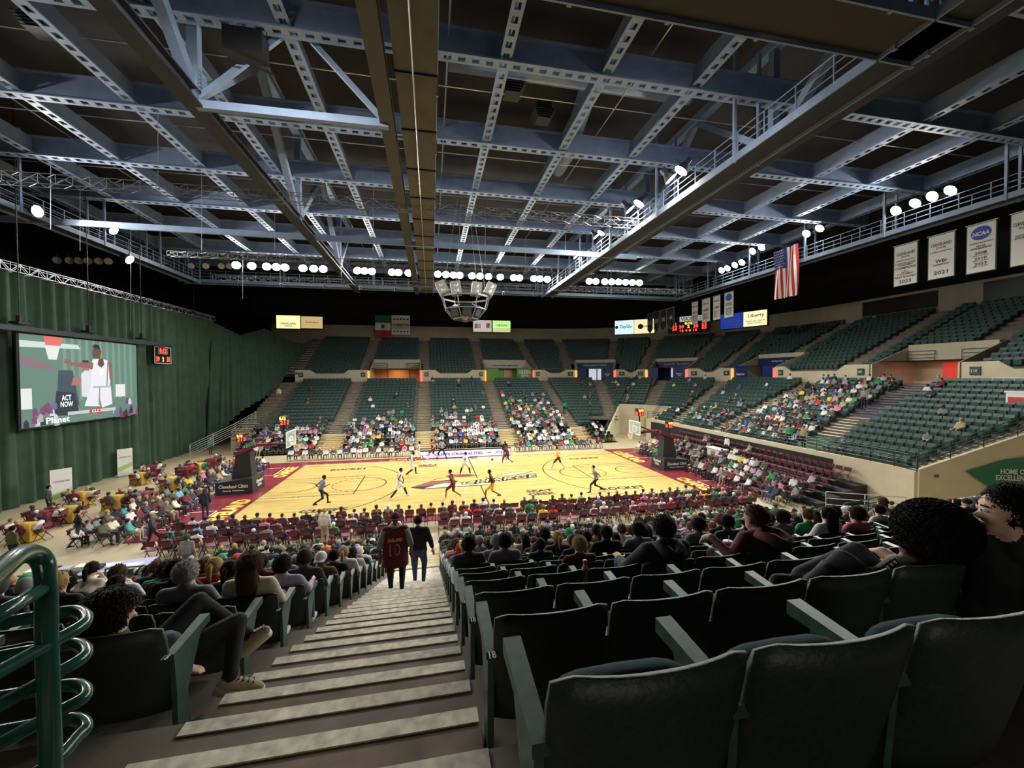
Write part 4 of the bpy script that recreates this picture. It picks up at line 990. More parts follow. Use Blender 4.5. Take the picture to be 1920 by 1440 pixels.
b = MB(); b.bar((XC+.95, -4, 10.75), (XC+.95, 12.3, 10.75), .35, .3); tag(b.build('screen_bar', [M_steeld]), 'dark roller bar above the big video screen', 'bar')
# big screen: picture of two players under a hoop
ya, yb, za, zb = -1.15, 8.65, 4.75, 10.5; XS = XC+.75
scn = empty('video_screen', (XS, (ya+yb)/2, za), 0, 'big projection screen on the curtain showing a basketball player in white', 'video screen')
def smat(rgb, em=.95):
    n = 'screen_%d_%d_%d' % rgb
    if n in MATS: return MATS[n]
    m = mat(n, rgb, .6, emit=em); m.node_tree.nodes['Principled BSDF'].inputs['Base Color'].default_value = (.01, .01, .01, 1); return m
def spoly(pts, rgb, lift, name, em=.95):
    """polygon in screen fractions (0..1, 0..1 from bottom left)"""
    b = MB(); b.add([(XS+.06+lift, ya+(yb-ya)*u, za+(zb-za)*v) for u, v in pts], [tuple(range(len(pts)))])
    m = smat(rgb, em); o = b.build(name, [m], scn); o.location = -scn.location; return o
b = MB(); b.box((XS, (ya+yb)/2, (za+zb)/2), (.08, yb-ya+.3, zb-za+.2)); o = b.build('border', [M_black], scn); o.location = -scn.location
spoly([(0, 0), (1, 0), (1, 1), (0, 1)], (104, 138, 124), .0, 'picture')
for i in range(11): spoly([(.3+.062*i, .25), (.325+.062*i, .25), (.322+.062*i, 1), (.297+.062*i, 1)], (124, 160, 142), .004, 'picture_curtain')
spoly([(0, .93), (.42, .93), (.44, .88), (0, .86)], (214, 232, 226), .006, 'picture_backboard'); spoly([(.16, 1), (.3, 1), (.28, .9), (.17, .9)], (236, 120, 110), .01, 'picture_rim'); spoly([(.165, .89), (.275, .89), (.25, .74), (.19, .74)], (240, 240, 240), .012, 'picture_net')
spoly([(.24, .2), (.42, .2), (.37, .62), (.26, .62)], (62, 78, 92), .008, 'picture_post'); spoly([(.22, .1), (.42, .08), (.38, .35), (.24, .38)], (34, 48, 62), .010, 'picture_post')
text('ACT\nNOW', .95, .8, mat('screen_text', (230, 236, 240), .5, emit=.9), (XS+.08, ya+3.1, za+1.5), (0, 1, 0), (0, 0, 1), None, 'picture_lettering').parent = scn
bpy.data.objects[-1] if False else None
spoly([(.44, .3), (.52, .28), (.54, .62), (.5, .66), (.44, .58)], (232, 232, 240), .012, 'picture_player'); spoly([(.44, .62), (.51, .62), (.51, .72), (.45, .72)], (170, 120, 104), .014, 'picture_head')
spoly([(.52, .40), (.70, .40), (.71, .62), (.68, .76), (.62, .78), (.54, .76)], (246, 244, 250), .016, 'picture_player'); spoly([(.46, .18), (.60, .16), (.60, .42), (.52, .42)], (244, 242, 248), .018, 'picture_player'); spoly([(.62, .14), (.72, .18), (.71, .42), (.58, .42)], (244, 242, 248), .018, 'picture_player')
spoly([(.545, .78), (.61, .78), (.625, .88), (.60, .93), (.555, .92), (.54, .86)], (104, 68, 62), .02, 'picture_head'); spoly([(.35, .68), (.54, .64), (.55, .72), (.36, .72)], (150, 100, 90), .02, 'picture_arm'); spoly([(.70, .5), (.73, .5), (.73, .72), (.69, .74)], (150, 100, 90), .02, 'picture_arm')
spoly([(.585, .70), (.60, .78), (.64, .78), (.65, .70), (.62, .66)], (104, 68, 62), .022, 'picture_neck'); spoly([(.54, .92), (.56, .955), (.60, .955), (.615, .90), (.58, .905)], (30, 24, 24), .024, 'picture_hair'); spoly([(.45, .70), (.455, .75), (.505, .75), (.51, .70)], (60, 44, 40), .018, 'picture_hair'); spoly([(.583, .18), (.60, .18), (.605, .40), (.595, .42)], (150, 160, 170), .024, 'picture_fold'); spoly([(.665, .42), (.675, .42), (.69, .72), (.68, .74)], (120, 130, 140), .024, 'picture_fold'); spoly([(.54, .40), (.705, .40), (.705, .425), (.54, .425)], (190, 194, 206), .023, 'picture_waistband'); spoly([(.355, .44), (.42, .44), (.44, .52), (.37, .53)], (176, 120, 104), .02, 'picture_arm'); spoly([(.34, .69), (.30, .71), (.31, .75), (.36, .74)], (150, 100, 90), .021, 'picture_hand')
spoly([(0, .68), (.2, .62), (.22, .66), (.02, .76)], (150, 110, 130), .02, 'picture_arm'); spoly([(.58, .06), (.62, .06), (.61, .16), (.57, .16)], (200, 80, 90), .02, 'picture_legs')
text('7', .35, .5, mat('screen_text', (230, 236, 240), .5), (XS+.09, ya+6.1, za+3.4), (0, 1, 0), (0, 0, 1), None, 'picture_lettering').parent = scn
spoly([(.76, .27), (.86, .27), (.86, .44), (.76, .44)], (240, 240, 240), .012, 'picture_sign'); spoly([(0, .2), (.07, .2), (.07, .42), (0, .42)], (236, 240, 240), .012, 'picture_sign')
rr = random.Random(5)
for i in range(34):
    u = rr.choice([rr.uniform(0, .22), rr.uniform(.72, .99)]); v = rr.uniform(.03, .24); c = rr.choice([(60, 60, 90), (220, 220, 230), (130, 70, 120), (96, 116, 160), (190, 180, 176), (40, 44, 60), (150, 60, 70)])
    spoly([(u, v-.06), (min(1, u+.04), v-.06), (min(1, u+.036), v), (u+.02, v+.035), (u+.004, v)], c, .01+.0005*i, 'picture_spectator')
spoly([(.32, .09), (.75, .09), (.75, .13), (.32, .13)], (210, 210, 214), .03, 'picture_score_strip'); spoly([(.5, .09), (.6, .09), (.6, .13), (.5, .13)], (220, 50, 50), .034, 'picture_score_strip')
text('CLC', .7, .2, mat('screen_text', (230, 236, 240), .5), (XS+.1, ya+5.45, za+.63), (0, 1, 0), (0, 0, 1), None, 'picture_lettering').parent = scn
text('Planet', 1.7, .4, mat('screen_text', (230, 236, 240), .5), (XS+.1, ya+2.4, za+.3), (0, 1, 0), (0, 0, 1), None, 'picture_lettering').parent = scn
for o in scn.children:
    if o.name.startswith('picture_lettering'): o.location = -scn.location
# small scoreboard right of the screen
sb = empty('scoreboard', (XC+.7, 12.1, 9.1), 0, 'small square scoreboard reading 8:12 hung beside the big screen', 'scoreboard')
b = MB(); b.box((0, 0, .72), (.2, 2.4, 1.55)); b.box((0, 0, 1.62), (.25, 2.5, .12)); b.build('case', [M_black], sb)
b = MB(); 
for (y, z, w_, h_) in ((0, 1.46, 2.3, .04), (0, -.02, 2.3, .04), (-1.15, .72, .04, 1.5), (1.15, .72, .04, 1.5), (0, .86, 1.2, .03), (-.6, 1.15, .03, .6), (.6, 1.15, .03, .6)): b.box((.11, y, z), (.02, w_, h_))
b.build('frame_lines', [M_white], sb)
for s_, w_, h_, y, z, m in (('8:12', .95, .42, 0, 1.15, M_led), ('39', .5, .46, -.75, .36, M_led), ('2', .2, .4, 0, .36, M_ledy), ('35', .5, .46, .75, .36, M_led)): text(s_, w_, h_, m, (.115, y, z), (0, 1, 0), (0, 0, 1), sb, 'digits', .004, .03)
# ---- hung boards and banners on the far wall: built flat at their real place
def board(tl, br, Y, label, name, base, items, frame=M_black, em=.0, th=.12):
    a, c = atY(*tl, Y), atY(*br, Y); w_, h_ = c.x-a.x, a.z-c.z; o0 = V((a.x+c.x)/2, Y, (a.z+c.z)/2)
    b = MB(); b.box((0, th/2+.01, 0), (w_+.2, th, h_+.2)); o = b.build(name, [frame], None, False, o0); tag(o, label, name.replace('_', ' '))
    for (x0, x1, z0, z1, rgb, e) in base:
        b = MB(); b.box((w_*((x0+x1)/2-.5), -.01, h_*((z0+z1)/2-.5)), (w_*(x1-x0), .02, h_*(z1-z0))); b.build('panel', [mat('panel_%d_%d_%d' % rgb, rgb, .5, emit=e)], o)
    for (s_, x, z, ww, hh, rgb) in items: text(s_, w_*ww, h_*hh, mat('ink_%d_%d_%d' % rgb, rgb, .6), (w_*(x-.5), -.025, h_*(z-.5)), (1, 0, 0), (0, 0, 1), o, 'lettering', .003, .015)
    return o, w_, h_
board((518, 591), (605, 617), 44.2, 'lit cream board reading CLEVELAND VIKINGS, first hung board from the curtain', 'sign', [(0, .51, 0, 1, (250, 240, 176), 1.1), (.53, 1, .04, .96, (206, 180, 120), .9)],
      [('CLEVELAND', .25, .38, .34, .16, (60, 50, 40)), ('VIKINGS', .25, .2, .16, .1, (60, 50, 40)), ('Huntington', .77, .5, .3, .16, (110, 110, 60))])
board((887, 600), (957, 623), 44.2, 'pair of lit boards, one with a photo and one green, behind the speaker basket', 'sign', [(0, .49, 0, 1, (226, 214, 206), .6), (.52, 1, 0, 1, (226, 236, 170), .7), (.52, 1, .35, .93, (112, 178, 116), .6), (.04, .2, .3, .7, (84, 66, 66), .3), (.2, .34, .2, .6, (180, 160, 160), .4), (.34, .45, .35, .75, (60, 50, 52), .2)], [('GREEN', .76, .6, .3, .2, (236, 244, 220))])
# US: Mexican flag and league banner hang side by side
def cloth_panel(x, Y, ztop_, w_, h_, mats_rows, name, label, cat, tilt=0., right=V(1, 0, 0), nrm=V(0, -1, 0), vertical=False, lift=.1):
    """rippled cloth split in bands; mats_rows = [(fraction, material)]"""
    n = 16; b = MB(); ms = [m for _, m in mats_rows]; acc = 0
    def pt(u, v): return x0+right*(u*w_)+V(0, 0, -v*h_+tilt*u)+nrm*(lift*math.sin(u*9+v*2)*v)
    x0 = Vector((x, Y, ztop_)) if not isinstance(x, Vector) else x
    for k, (f, m) in enumerate(mats_rows):
        for i in range(n):
            for j in range(4):
                if vertical: c = [(acc+f*i/n, j/4), (acc+f*(i+1)/n, j/4), (acc+f*(i+1)/n, (j+1)/4), (acc+f*i/n, (j+1)/4)]
                else: c = [(i/n, acc+f*j/4), ((i+1)/n, acc+f*j/4), ((i+1)/n, acc+f*(j+1)/4), (i/n, acc+f*(j+1)/4)]
                b.add([pt(*q) for q in c], [(0, 3, 2, 1)], k)
        acc += f
    uniq = []; idx = []
    for m in ms:
        if m not in uniq: uniq.append(m)
        idx.append(uniq.index(m))
    b.m = [idx[i] for i in b.m]; o = b.build(name, uniq, None, True); return tag(o, label, cat), pt
MG = mat('flag_green', (56, 110, 66), .8); MR = mat('flag_red', (178, 46, 56), .8); MW = mat('flag_white', (232, 230, 226), .8); MBl = mat('flag_blue', (44, 54, 110), .8)
p = atY(703, 591, 44.); q = atY(733, 633, 44.)
fl, pt = cloth_panel(p.x, 44., p.z, q.x-p.x, p.z-q.z, [(.34, MG), (.33, MW), (.33, MR)], 'flag', 'green, white and red flag hanging on the far wall beside a white banner', 'flag')
b = MB(); c = pt(.5, .5); b.ell(c+V(0, -.1, 0), (.32, .03, .3), None, 14, 7); b.build('emblem', [mat('emblem_brown', (96, 74, 50), .8)], fl)
p = atY(734, 591, 44.); q = atY(769, 628, 44.)
fl, pt = cloth_panel(p.x, 44., p.z, q.x-p.x, p.z-q.z, [(1., MW)], 'banner', 'white square banner reading HORIZON LEAGUE beside the tricolour flag', 'banner', lift=.03)
w_, h_ = q.x-p.x, p.z-q.z
text('HORIZON', w_*.84, .42, M_black, (p.x+w_/2, 43.93, p.z-h_*.5), (1, 0, 0), (0, 0, 1), fl, 'lettering', .0, .03); text('LEAGUE', w_*.75, .22, mat('ink_grey', (150, 150, 150), .7), (p.x+w_/2, 43.93, p.z-h_*.64), (1, 0, 0), (0, 0, 1), fl, 'lettering', 0, .0)
b = MB()
for r_ in (.2, .84):
    for i in range(5): b.ell((p.x+w_*(.14+.18*i), 43.92, p.z-h_*r_), (.16, .01, .15), None, 8, 5)
b.build('team_marks', [M_black], fl)
# boards on the upper ring to the right of centre
def ringboard(px0, px1, py0, py1, T, label, base, items, name='sign'):
    def cast(px, py):
        r = CF+CR*((px-960)/FPX)-CU*((py-720)/FPX); s = 20.
        while s < 120 and setback(CAMP+r*s) < T: s += .05
        return CAMP+r*s
    a, c = cast(px0, (py0+py1)/2), cast(px1, (py0+py1)/2); zt_, zb_ = cast((px0+px1)/2, py0).z, cast((px0+px1)/2, py1).z
    r = (c-a); r.z = 0; w_ = r.length; r.normalize(); nrm = r.cross(V(0, 0, 1)); m_ = (a+c)/2; m_.z = (zt_+zb_)/2; h_ = zt_-zb_
    e = empty(name, m_, math.atan2(r.y, r.x), label, 'sign'); b = MB(); b.box((0, .08, 0), (w_+.2, .14, h_+.2)); b.build('case', [M_black], e)
    for (x0, x1, z0, z1, rgb, em) in base:
        b = MB(); b.box((w_*((x0+x1)/2-.5), -.01, h_*((z0+z1)/2-.5)), (w_*(x1-x0), .02, h_*(z1-z0))); b.build('panel', [mat('panel_%d_%d_%d' % rgb, rgb, .5, emit=em)], e)
    for (s_, x, z, ww, hh, rgb) in items:
        m = M_led if rgb == 'led' else (M_ledy if rgb == 'ledy' else mat('ink_%d_%d_%d' % rgb, rgb, .6)); text(s_, w_*ww, h_*hh, m, (w_*(x-.5), -.025, h_*(z-.5)), (1, 0, 0), (0, 0, 1), e, 'lettering', .003, .015)
    return e
e = ringboard(1153, 1227, 600, 626, 28.6, 'pale lit board reading DayGlo beside a cream one with a round mark', [(0, .49, 0, 1, (208, 234, 242), 1.1), (.5, 1, 0, 1, (244, 226, 176), 1.1)], [('DayGlo', .29, .52, .3, .3, (84, 130, 180)), ('pepsi', .8, .5, .16, .2, (120, 110, 110))])
b = MB(); b.ell((1.1, -.05, 0), (.48, .03, .5), None, 16, 8, 0); b.build('round_mark', [M_maroon], e); b = MB(); b.ell((-3.2, -.05, .05), (.3, .03, .3), None, 12, 6, 0); b.build('ring_mark', [mat('ink_84_130_180', (84, 130, 180), .6)], e)
ringboard(1254, 1330, 593, 623, 28.6, 'dark statistics scoreboard with red digits and a white VIKING header', [(.28, .85, .68, 1., (226, 232, 240), .5)], [('VIKINGS', .56, .84, .5, .24, (40, 70, 130)), ('8:12', .5, .56, .18, .14, 'ledy'), ('39', .33, .36, .12, .2, 'led'), ('2', .5, .36, .05, .16, 'ledy'), ('35', .68, .36, .12, .2, 'led'), ('12 4 8 15', .5, .12, .42, .14, 'led'), ('21\n14\n30', .15, .4, .12, .5, 'led'), ('10\n23\n55', .88, .4, .12, .5, 'led')])
ringboard(1351, 1392, 588, 616, 28.6, 'blue board reading Cleveland Clinic beside a cream board', [(0, 1, 0, 1, (34, 62, 158), .8)], [('Cleveland Clinic', .5, .5, .8, .14, (240, 240, 250)), ('clevelandclinic.org', .55, .22, .6, .09, (220, 226, 240))])
ringboard(1394, 1438, 583, 611, 28.6, 'cream lit board reading Liberty on the right of the blue board', [(0, 1, 0, 1, (252, 242, 190), 1.1)], [('Liberty', .55, .68, .7, .3, (60, 70, 60)), ('Cleveland State University\nStudent Association', .5, .28, .85, .26, (90, 96, 70))])
# ---- championship banners hanging from the right catwalk
def hang(xa, xb, X, z1, z0, label, lines, base=MW, edge=None, group=None, point=False, ybias=0):
    a, c = atX(xa[0], xa[1], X), atX(xb[0], xb[1], X); ytop = a.y; w_ = a.y-c.y; R_ = V(0, -1, 0)
    e = empty('banner', (X, (a.y+c.y)/2, z1), 0, label, 'banner', group); h_ = z1-z0
    poly = [(-.5, 0), (.5, 0), (.5, -1), (-.5, -1)] if not point else [(-.5, 0), (.5, 0), (.5, -.8), (0, -1), (-.5, -.8)]
    def cl(sc, x, m, nm, th):
        b = MB(); n = len(poly); P_ = [(-x, -u*w_*sc, v*h_*(1 if sc == 1 else .97)-(0 if sc == 1 else .04)) for u, v in poly]; Q_ = [(-x+th, y, z) for _, y, z in P_]
        b.add(P_+Q_, [tuple(range(n)), tuple(range(n, 2*n))[::-1]]+[(i, i+n, (i+1) % n+n, (i+1) % n) for i in range(n)]); return b.build(nm, [m], e)
    cl(1, .0, edge or mat('banner_edge', (60, 92, 84), .8), 'cloth_border', .02); cl(.92, .012, base, 'cloth', .01)
    b = MB(); b.tube([(0, w_*.53, .03), (0, -w_*.53, .03)], .03, 6); b.build('pole', [M_alu], e)
    for (s_, z, ww, hh, m) in lines: text(s_, w_*ww, hh, m, (-.02, 0, -h_*z), (0, -1, 0), (0, 0, 1), e, 'lettering', .004, .02)
    return e, w_, h_
K = M_black; hang((1676, 463), (1722, 452), 30.2, 17.2, 14.25, 'white banner reading CHAMPIONS FIRST ROUND 2023, leftmost of the large ones on the right', [('CLEVELAND', .22, .75, .2, K), ('STATE', .3, .35, .12, K), ('WOMEN\'S BASKETBALL', .385, .8, .08, K), ('HORIZON LEAGUE\nTOURNAMENT', .48, .8, .24, K), ('CHAMPIONS', .57, .85, .17, K), ('&\nNCAA\nTOURNAMENT', .68, .7, .34, K), ('FIRST ROUND', .79, .85, .16, K), ('2023', .9, .5, .24, K)])
hang((1740, 448), (1792, 438), 30.2, 17.2, 14.25, 'white banner reading WBI CHAMPIONS 2021', [('CLEVELAND', .22, .75, .2, K), ('STATE', .3, .35, .12, K), ('WOMEN\'S BASKETBALL', .385, .8, .08, K), ('WBI', .6, .4, .22, K), ('CHAMPIONS', .68, .6, .11, K), ('2021', .86, .52, .26, K)])
e, w_, h_ = hang((1812, 432), (1870, 415), 30.2, 17.2, 14.15, 'white banner with a blue NCAA disc and years 2008, 2010 and 2023', [('WOMEN\'S BASKETBALL', .39, .8, .08, K), ('NCAA\nAPPEARANCES', .48, .7, .26, K), ('2008', .6, .4, .16, K), ('FIRST ROUND', .65, .5, .07, K), ('2010', .71, .4, .16, K), ('FIRST ROUND', .76, .5, .07, K), ('2023', .82, .4, .16, K), ('FIRST ROUND', .87, .5, .07, K)])
b = MB(); b.ell((-.03, 0, -h_*.2), (.008, w_*.33, .42), None, 20, 12); b.build('disc', [mat('ncaa_blue', (60, 88, 190), .7)], e); text('NCAA', w_*.56, .26, MW, (-.045, 0, -h_*.21), (0, -1, 0), (0, 0, 1), e, 'lettering', .004, .04, .002, .2)
hang((1895, 405), (1950, 390), 30.2, 17.2, 14.1, 'white banner at the far right edge reading CLEVELAND, partly out of view', [('CLEVELAND', .22, .8, .2, K), ('STATE', .3, .35, .12, K), ('POSTSEASON\nAPPEARANCES', .46, .7, .26, K)])
for i, (a, c) in enumerate((((1297, 570), (1309, 566)), ((1316, 562), (1332, 560)), ((1337, 557), (1351, 553)), ((1358, 550), (1376, 545)))):
    e, w_, h_ = hang(a, c, 30.2, 17.3, 14.4, 'small white banner in the farther set of four, %s' % ('leftmost', 'second from the left', 'third from the left', 'rightmost, with a blue disc')[i], [('CLEVELAND', .22, .75, .2, K) if i < 3 else ('NCAA', .42, .5, .14, K), ('CHAMPIONS\nTOURNAMENT', .48, .75, .3, K), (('85 09\n86 11\n93 14', '2011\n2012', '82 10\n83 11\n84 12', '2008\n2010\n2023')[i]), ] and [('CLEVELAND', .22, .75, .2, K) if i < 3 else ('NCAA', .42, .5, .14, K), ('CHAMPIONS\nTOURNAMENT', .48, .75, .3, K), (('85 09\n86 11\n93 14', '2011\n2012', '82 10\n83 11\n84 12', '2008\n2010\n2023')[i], .74, .6, .8, K)])
    if i == 3: b = MB(); b.ell((-.03, 0, -h_*.2), (.008, w_*.34, .42), None, 20, 12); b.build('disc', [mat('ncaa_blue', (60, 88, 190), .7)], e)
for i, (a, c) in enumerate((((1214, 590), (1224, 586)), ((1226, 582), (1236, 584)), ((1238, 582), (1250, 580)), ((1252, 580), (1264, 575)))):
    hang(a, c, 30.2, 17.4, 14.3, 'narrow dark pointed banner with a number, %s of four before the statistics board' % nth(i+1), [(('12', '33', '30', '44')[i], .45, .5, .6, MW)], mat('banner_dark', (50, 56, 58), .8), mat('banner_trim', (190, 196, 190), .8), None, True)
# ---- stars and stripes under the right catwalk
fl = MB(); X = 29.0; y1, y0 = 2.66, .05; z1_, z0_ = 19.6, 15.0; n = 13
for k in range(n):
    ya_, yb_ = y1-(y1-y0)*k/n, y1-(y1-y0)*(k+1)/n
    for j in range(10):
        za_, zb_ = z1_-(z1_-z0_)*j/10, z1_-(z1_-z0_)*(j+1)/10; f = lambda y, z: X+.12*math.sin(y*5+z*.8)
        fl.add([(f(ya_, za_), ya_, za_), (f(yb_, za_), yb_, za_), (f(yb_, zb_), yb_, zb_), (f(ya_, zb_), ya_, zb_)], [(0, 3, 2, 1)], 2 if (k < 7 and j < 4) else k % 2)
o = fl.build('flag', [MR, MW, MBl], None, True); tag(o, 'large red, white and blue striped flag hanging vertically below the right catwalk', 'flag')
b = MB()
for i in range(6):
    for j in range(7): b.ell((X-.14, y1-.14-.2*i-.1*(j % 2), z1_-.16-.25*j), (.02, .045, .045), None, 5, 3)
b.build('stars', [MW], o)
# ---- portal fascia signs
def fascia(n, s_, rgb, ink, t=19.55, z0=9.05, z1=9.95, extra=None, shrink=.12):
    a, b_ = UA[n]; a += shrink; b_ -= shrink; m = mat('panel_%d_%d_%d' % rgb, rgb, .5); b = MB(); ribbon(b, a, b_, t-.05, t, z0, z1); u = (a+b_)/2
    o = b.build('sign', [m]); d = outdir(u); r = V(d.y, -d.x, 0); p_ = P(u, t-.2, (z0+z1)/2); w_ = (P(b_, t)-P(a, t)).length
    text(s_, w_*.6, (z1-z0)*.3, mat('ink_%d_%d_%d' % ink, ink, .6), p_, r, (0, 0, 1), o, 'lettering', .0, .02); return o
tag(fascia(1, 'Huntington', (206, 206, 206), (50, 90, 60)), 'pale grey sign over the green-panelled portal', 'sign')
tag(fascia(2, 'Cleveland Clinic', (44, 72, 120), (230, 236, 246)), 'blue sign over the doors of the third portal from the curtain', 'sign')
tag(fascia(3, 'Cleveland Clinic    Sports Medicine', (26, 44, 96), (230, 236, 246)), 'long navy sign over the fourth portal from the curtain', 'sign')
tag(fascia(4, 'Cleveland Clinic    Sports Medicine', (26, 44, 96), (230, 236, 246)), 'long navy sign over the fifth portal, before the stairs', 'sign')
def walltext(u, t, z, s_, w_, h_, m, name, label):
    d = outdir(u); r = V(d.y, -d.x, 0); e = text(s_, w_, h_, m, P(u, t, z), r, (0, 0, 1), None, name, 0, .03); return tag(e, label, 'lettering')
walltext(UA[1][1]-1.3, 15.44, 8., 'GREEN\nSIDE', 1.9, 1.3, MW, 'wall_lettering', 'white lettering GREEN on the lime panel of the second portal')
for n in (2, 3): walltext(UA[n][1]-.7, 15.44, 7.9, 'Cleveland\nClinic', .9, .5, MW, 'wall_lettering', 'white words on the navy panel right of the %s portal doors' % nth(n+1))
walltext(UA[4][0]+.7, 15.44, 7.9, 'Cleveland Clinic', 1.2, .25, MW, 'wall_lettering', 'white words on the navy panel left of the stairs in the far corner')
# section number plaques
M_plq = mat('plaque_green', (44, 76, 66), .5)
for i, (a, b_, c, d_) in enumerate(WALLS):
    for k, u in enumerate((a+.8, b_-.7)):
        b = MB(); ribbon(b, u-.3, u+.3, 15.42, 15.47, 7.75, 8.35); o = b.build('section_plaque', [M_plq]); d = outdir(u)
        text(str(104+i), .35, .22, MW, P(u, 15.36, 8.05), V(d.y, -d.x, 0), (0, 0, 1), o, 'lettering', 0, .02)
        tag(o, 'section number plaque, %s end of the %s concourse wall from the curtain' % (('left', 'right')[k], nth(i+1)), 'plaque', 'section number plaques')
# white sign with a blue mark and green banner at the right edge
ub = U3+1.9; b = MB(); ribbon(b, U3-1.5, U3+4, 15.3, 15.38, 5.9, 7.6); o = b.build('sign', [MW]); tag(o, 'white sign with a blue square mark at the right edge below the upper stand', 'sign'); d = outdir(U3)
text('Cleveland Clinic', 3.2, .4, mat('ink_30_50_110', (30, 50, 110), .6), P(U3+.6, 15.2, 6.9), V(d.y, -d.x, 0), (0, 0, 1), o, 'lettering', 0, .02)
# ---------------------------------------------------------------- railings
def rail(pts, h, bars, m, label, r=.025, post=1.6, name='railing', cat='railing', posts_only_ends=False, grp=None):
    b = MB(); pts = [Vector(p) for p in pts]
    for k in range(bars): hh = h*(1-k/bars); b.tube([p+V(0, 0, hh) for p in pts], r, 6)
    for a, c in zip(pts, pts[1:]):
        n = max(1, int((c-a).length/post))
        for i in range(n+1): q = a.lerp(c, i/n); b.tube([q, q+V(0, 0, h)], r, 6)
    return tag(b.build(name, [m], None, True), label, cat, grp)
us = usamp(UG1-1, UE1, 2.); rail([P(u, 2.95, 2.62) for u in us], .85, 4, M_rail, 'long green railing along the front of the right end stand')
rail([P(UE1, t, 1.03+RISE/RUN*t+.5) for t in (3, 6, 9, 12)], .9, 5, M_rail, 'green stepped railing climbing the near end of the right stand')
for i, (a, b_) in enumerate(((-21.2, -14.9), (-13.1, -5.2), (-3.4, 4.2), (6, 13.1), (14.8, 18.6))): rail([P(a, .7, 1.42), P(b_, .7, 1.42)], .8, 2, M_rail, 'thin green railing before the %s block of green seats across the court' % nth(i+1), grp='railings across the court')
rail([(-26.2, 13.3, 0), (-23.6, 16.3, 1.6), (-22.6, 19., 2.6)], 1.3, 6, M_railg, 'white stair railing beside the curtain at the far left')
rail([P(UG0, 6.1, 3.9), P(UG0, 2, 2.), P(UG0-.3, -2., .4)], .9, 3, M_rail, 'stair railing on the left of the corner tunnel'); rail([P(UG1-1.6, 6., 3.9), P(UG1-.6, 3.6, 2.4)], .95, 4, M_rail, 'stair railing on the right of the corner tunnel')
for i, (a, b_) in enumerate(((-18, -14.9), (-13.3, -5.0), (-3.0, 4.4), (5.8, 14.))): rail([P(uNear(b_), -.06, 1.08), P(uNear(a), -.06, 1.08)], .85, 3, M_rail, 'green railing at the foot of the near stand, %s from the curtain' % nth(i+1), grp='railings at the foot of the near stand')
rail([P(UN0, .2, 1.2), P(UN0+3, -.06, 1.2), P(U4, -.06, 1.2)], .9, 4, M_rail, 'dark green railing at the near right corner of the floor')
rail([(18.8, -11.6, 0), (23.6, -14.3, 0)], 1.1, 3, M_railg, 'pale grey floor barrier at the near right corner of the floor')
for i, a in enumerate(((UA[0]), (UA[5]))):
    rail([P(a[0]+.2, 19.4, 8.95), P(a[0]+2.2, 19.4, 8.95)], .9, 3, M_rail, 'small railing on the left shoulder of the %s portal' % ('orange-lit' if i == 0 else 'red-lit')); rail([P(a[1]-2.2, 19.4, 8.95), P(a[1]-.2, 19.4, 8.95)], .9, 3, M_rail, 'small railing on the right shoulder of the %s portal' % ('orange-lit' if i == 0 else 'red-lit'))
# green sloping banner at the near right corner
wa, wd = P(UE1, 3), outdir(UE1); wn = V(wd.y, -wd.x, 0); wn = wn if wn.dot(CAMP-wa) > 0 else -wn; wo = wn.dot(wa)+.22; q = [at_plane(x, y, wn, wo) for x, y in ((1812, 884), (1887, 862), (1990, 850), (1990, 965), (1872, 925))]
b = MB(); q2 = [v-wn*.03 for v in q]; b.add(q+q2, [(0, 1, 4), (1, 2, 3, 4), (5, 9, 6), (6, 9, 8, 7)]+[(i, i+5, (i+1) % 5+5, (i+1) % 5) for i in range(5)]); o = b.build('green_banner', [mat('banner_green', (50, 116, 92), .7)]); tag(o, 'big green sloping banner with white writing at the right edge', 'banner')
r_ = V(0, 0, 1).cross(wn); c = at_plane(1900, 890, wn, wo); text('HOME OF\nEXCELLENCE', 1.6, .6, MW, c, r_, V(0, 0, 1), o, 'lettering', .04, .02)
# corner tunnel: door and board
d = outdir((UG0+UG1)/2); r_ = V(d.y, -d.x, 0); b = MB()
um = 29.3; ribbon(b, um-.1, um+1., 6.05, 6.12, 0, 2.3, 0, 9); struct(b.build('door_7', [mat('door_tan', (198, 158, 104), .6)]))
b = MB(); ribbon(b, um+1.6, um+3., 6.03, 6.1, .6, 2.6, 0, 9); tag(b.build('wall_box', [M_cream]), 'flat cream box on the wall of the corner tunnel beside the tan door', 'box')
# black skirt on the end wall
b = MB(); ribbon(b, UG1+.4, U3-2.2, 2.76, 2.82, .35, 2.3); tag(b.build('wall_skirt', [mat('skirt_black', (44, 42, 44), .9)]), 'long black cloth skirt on the wall below the right end stand', 'cloth')
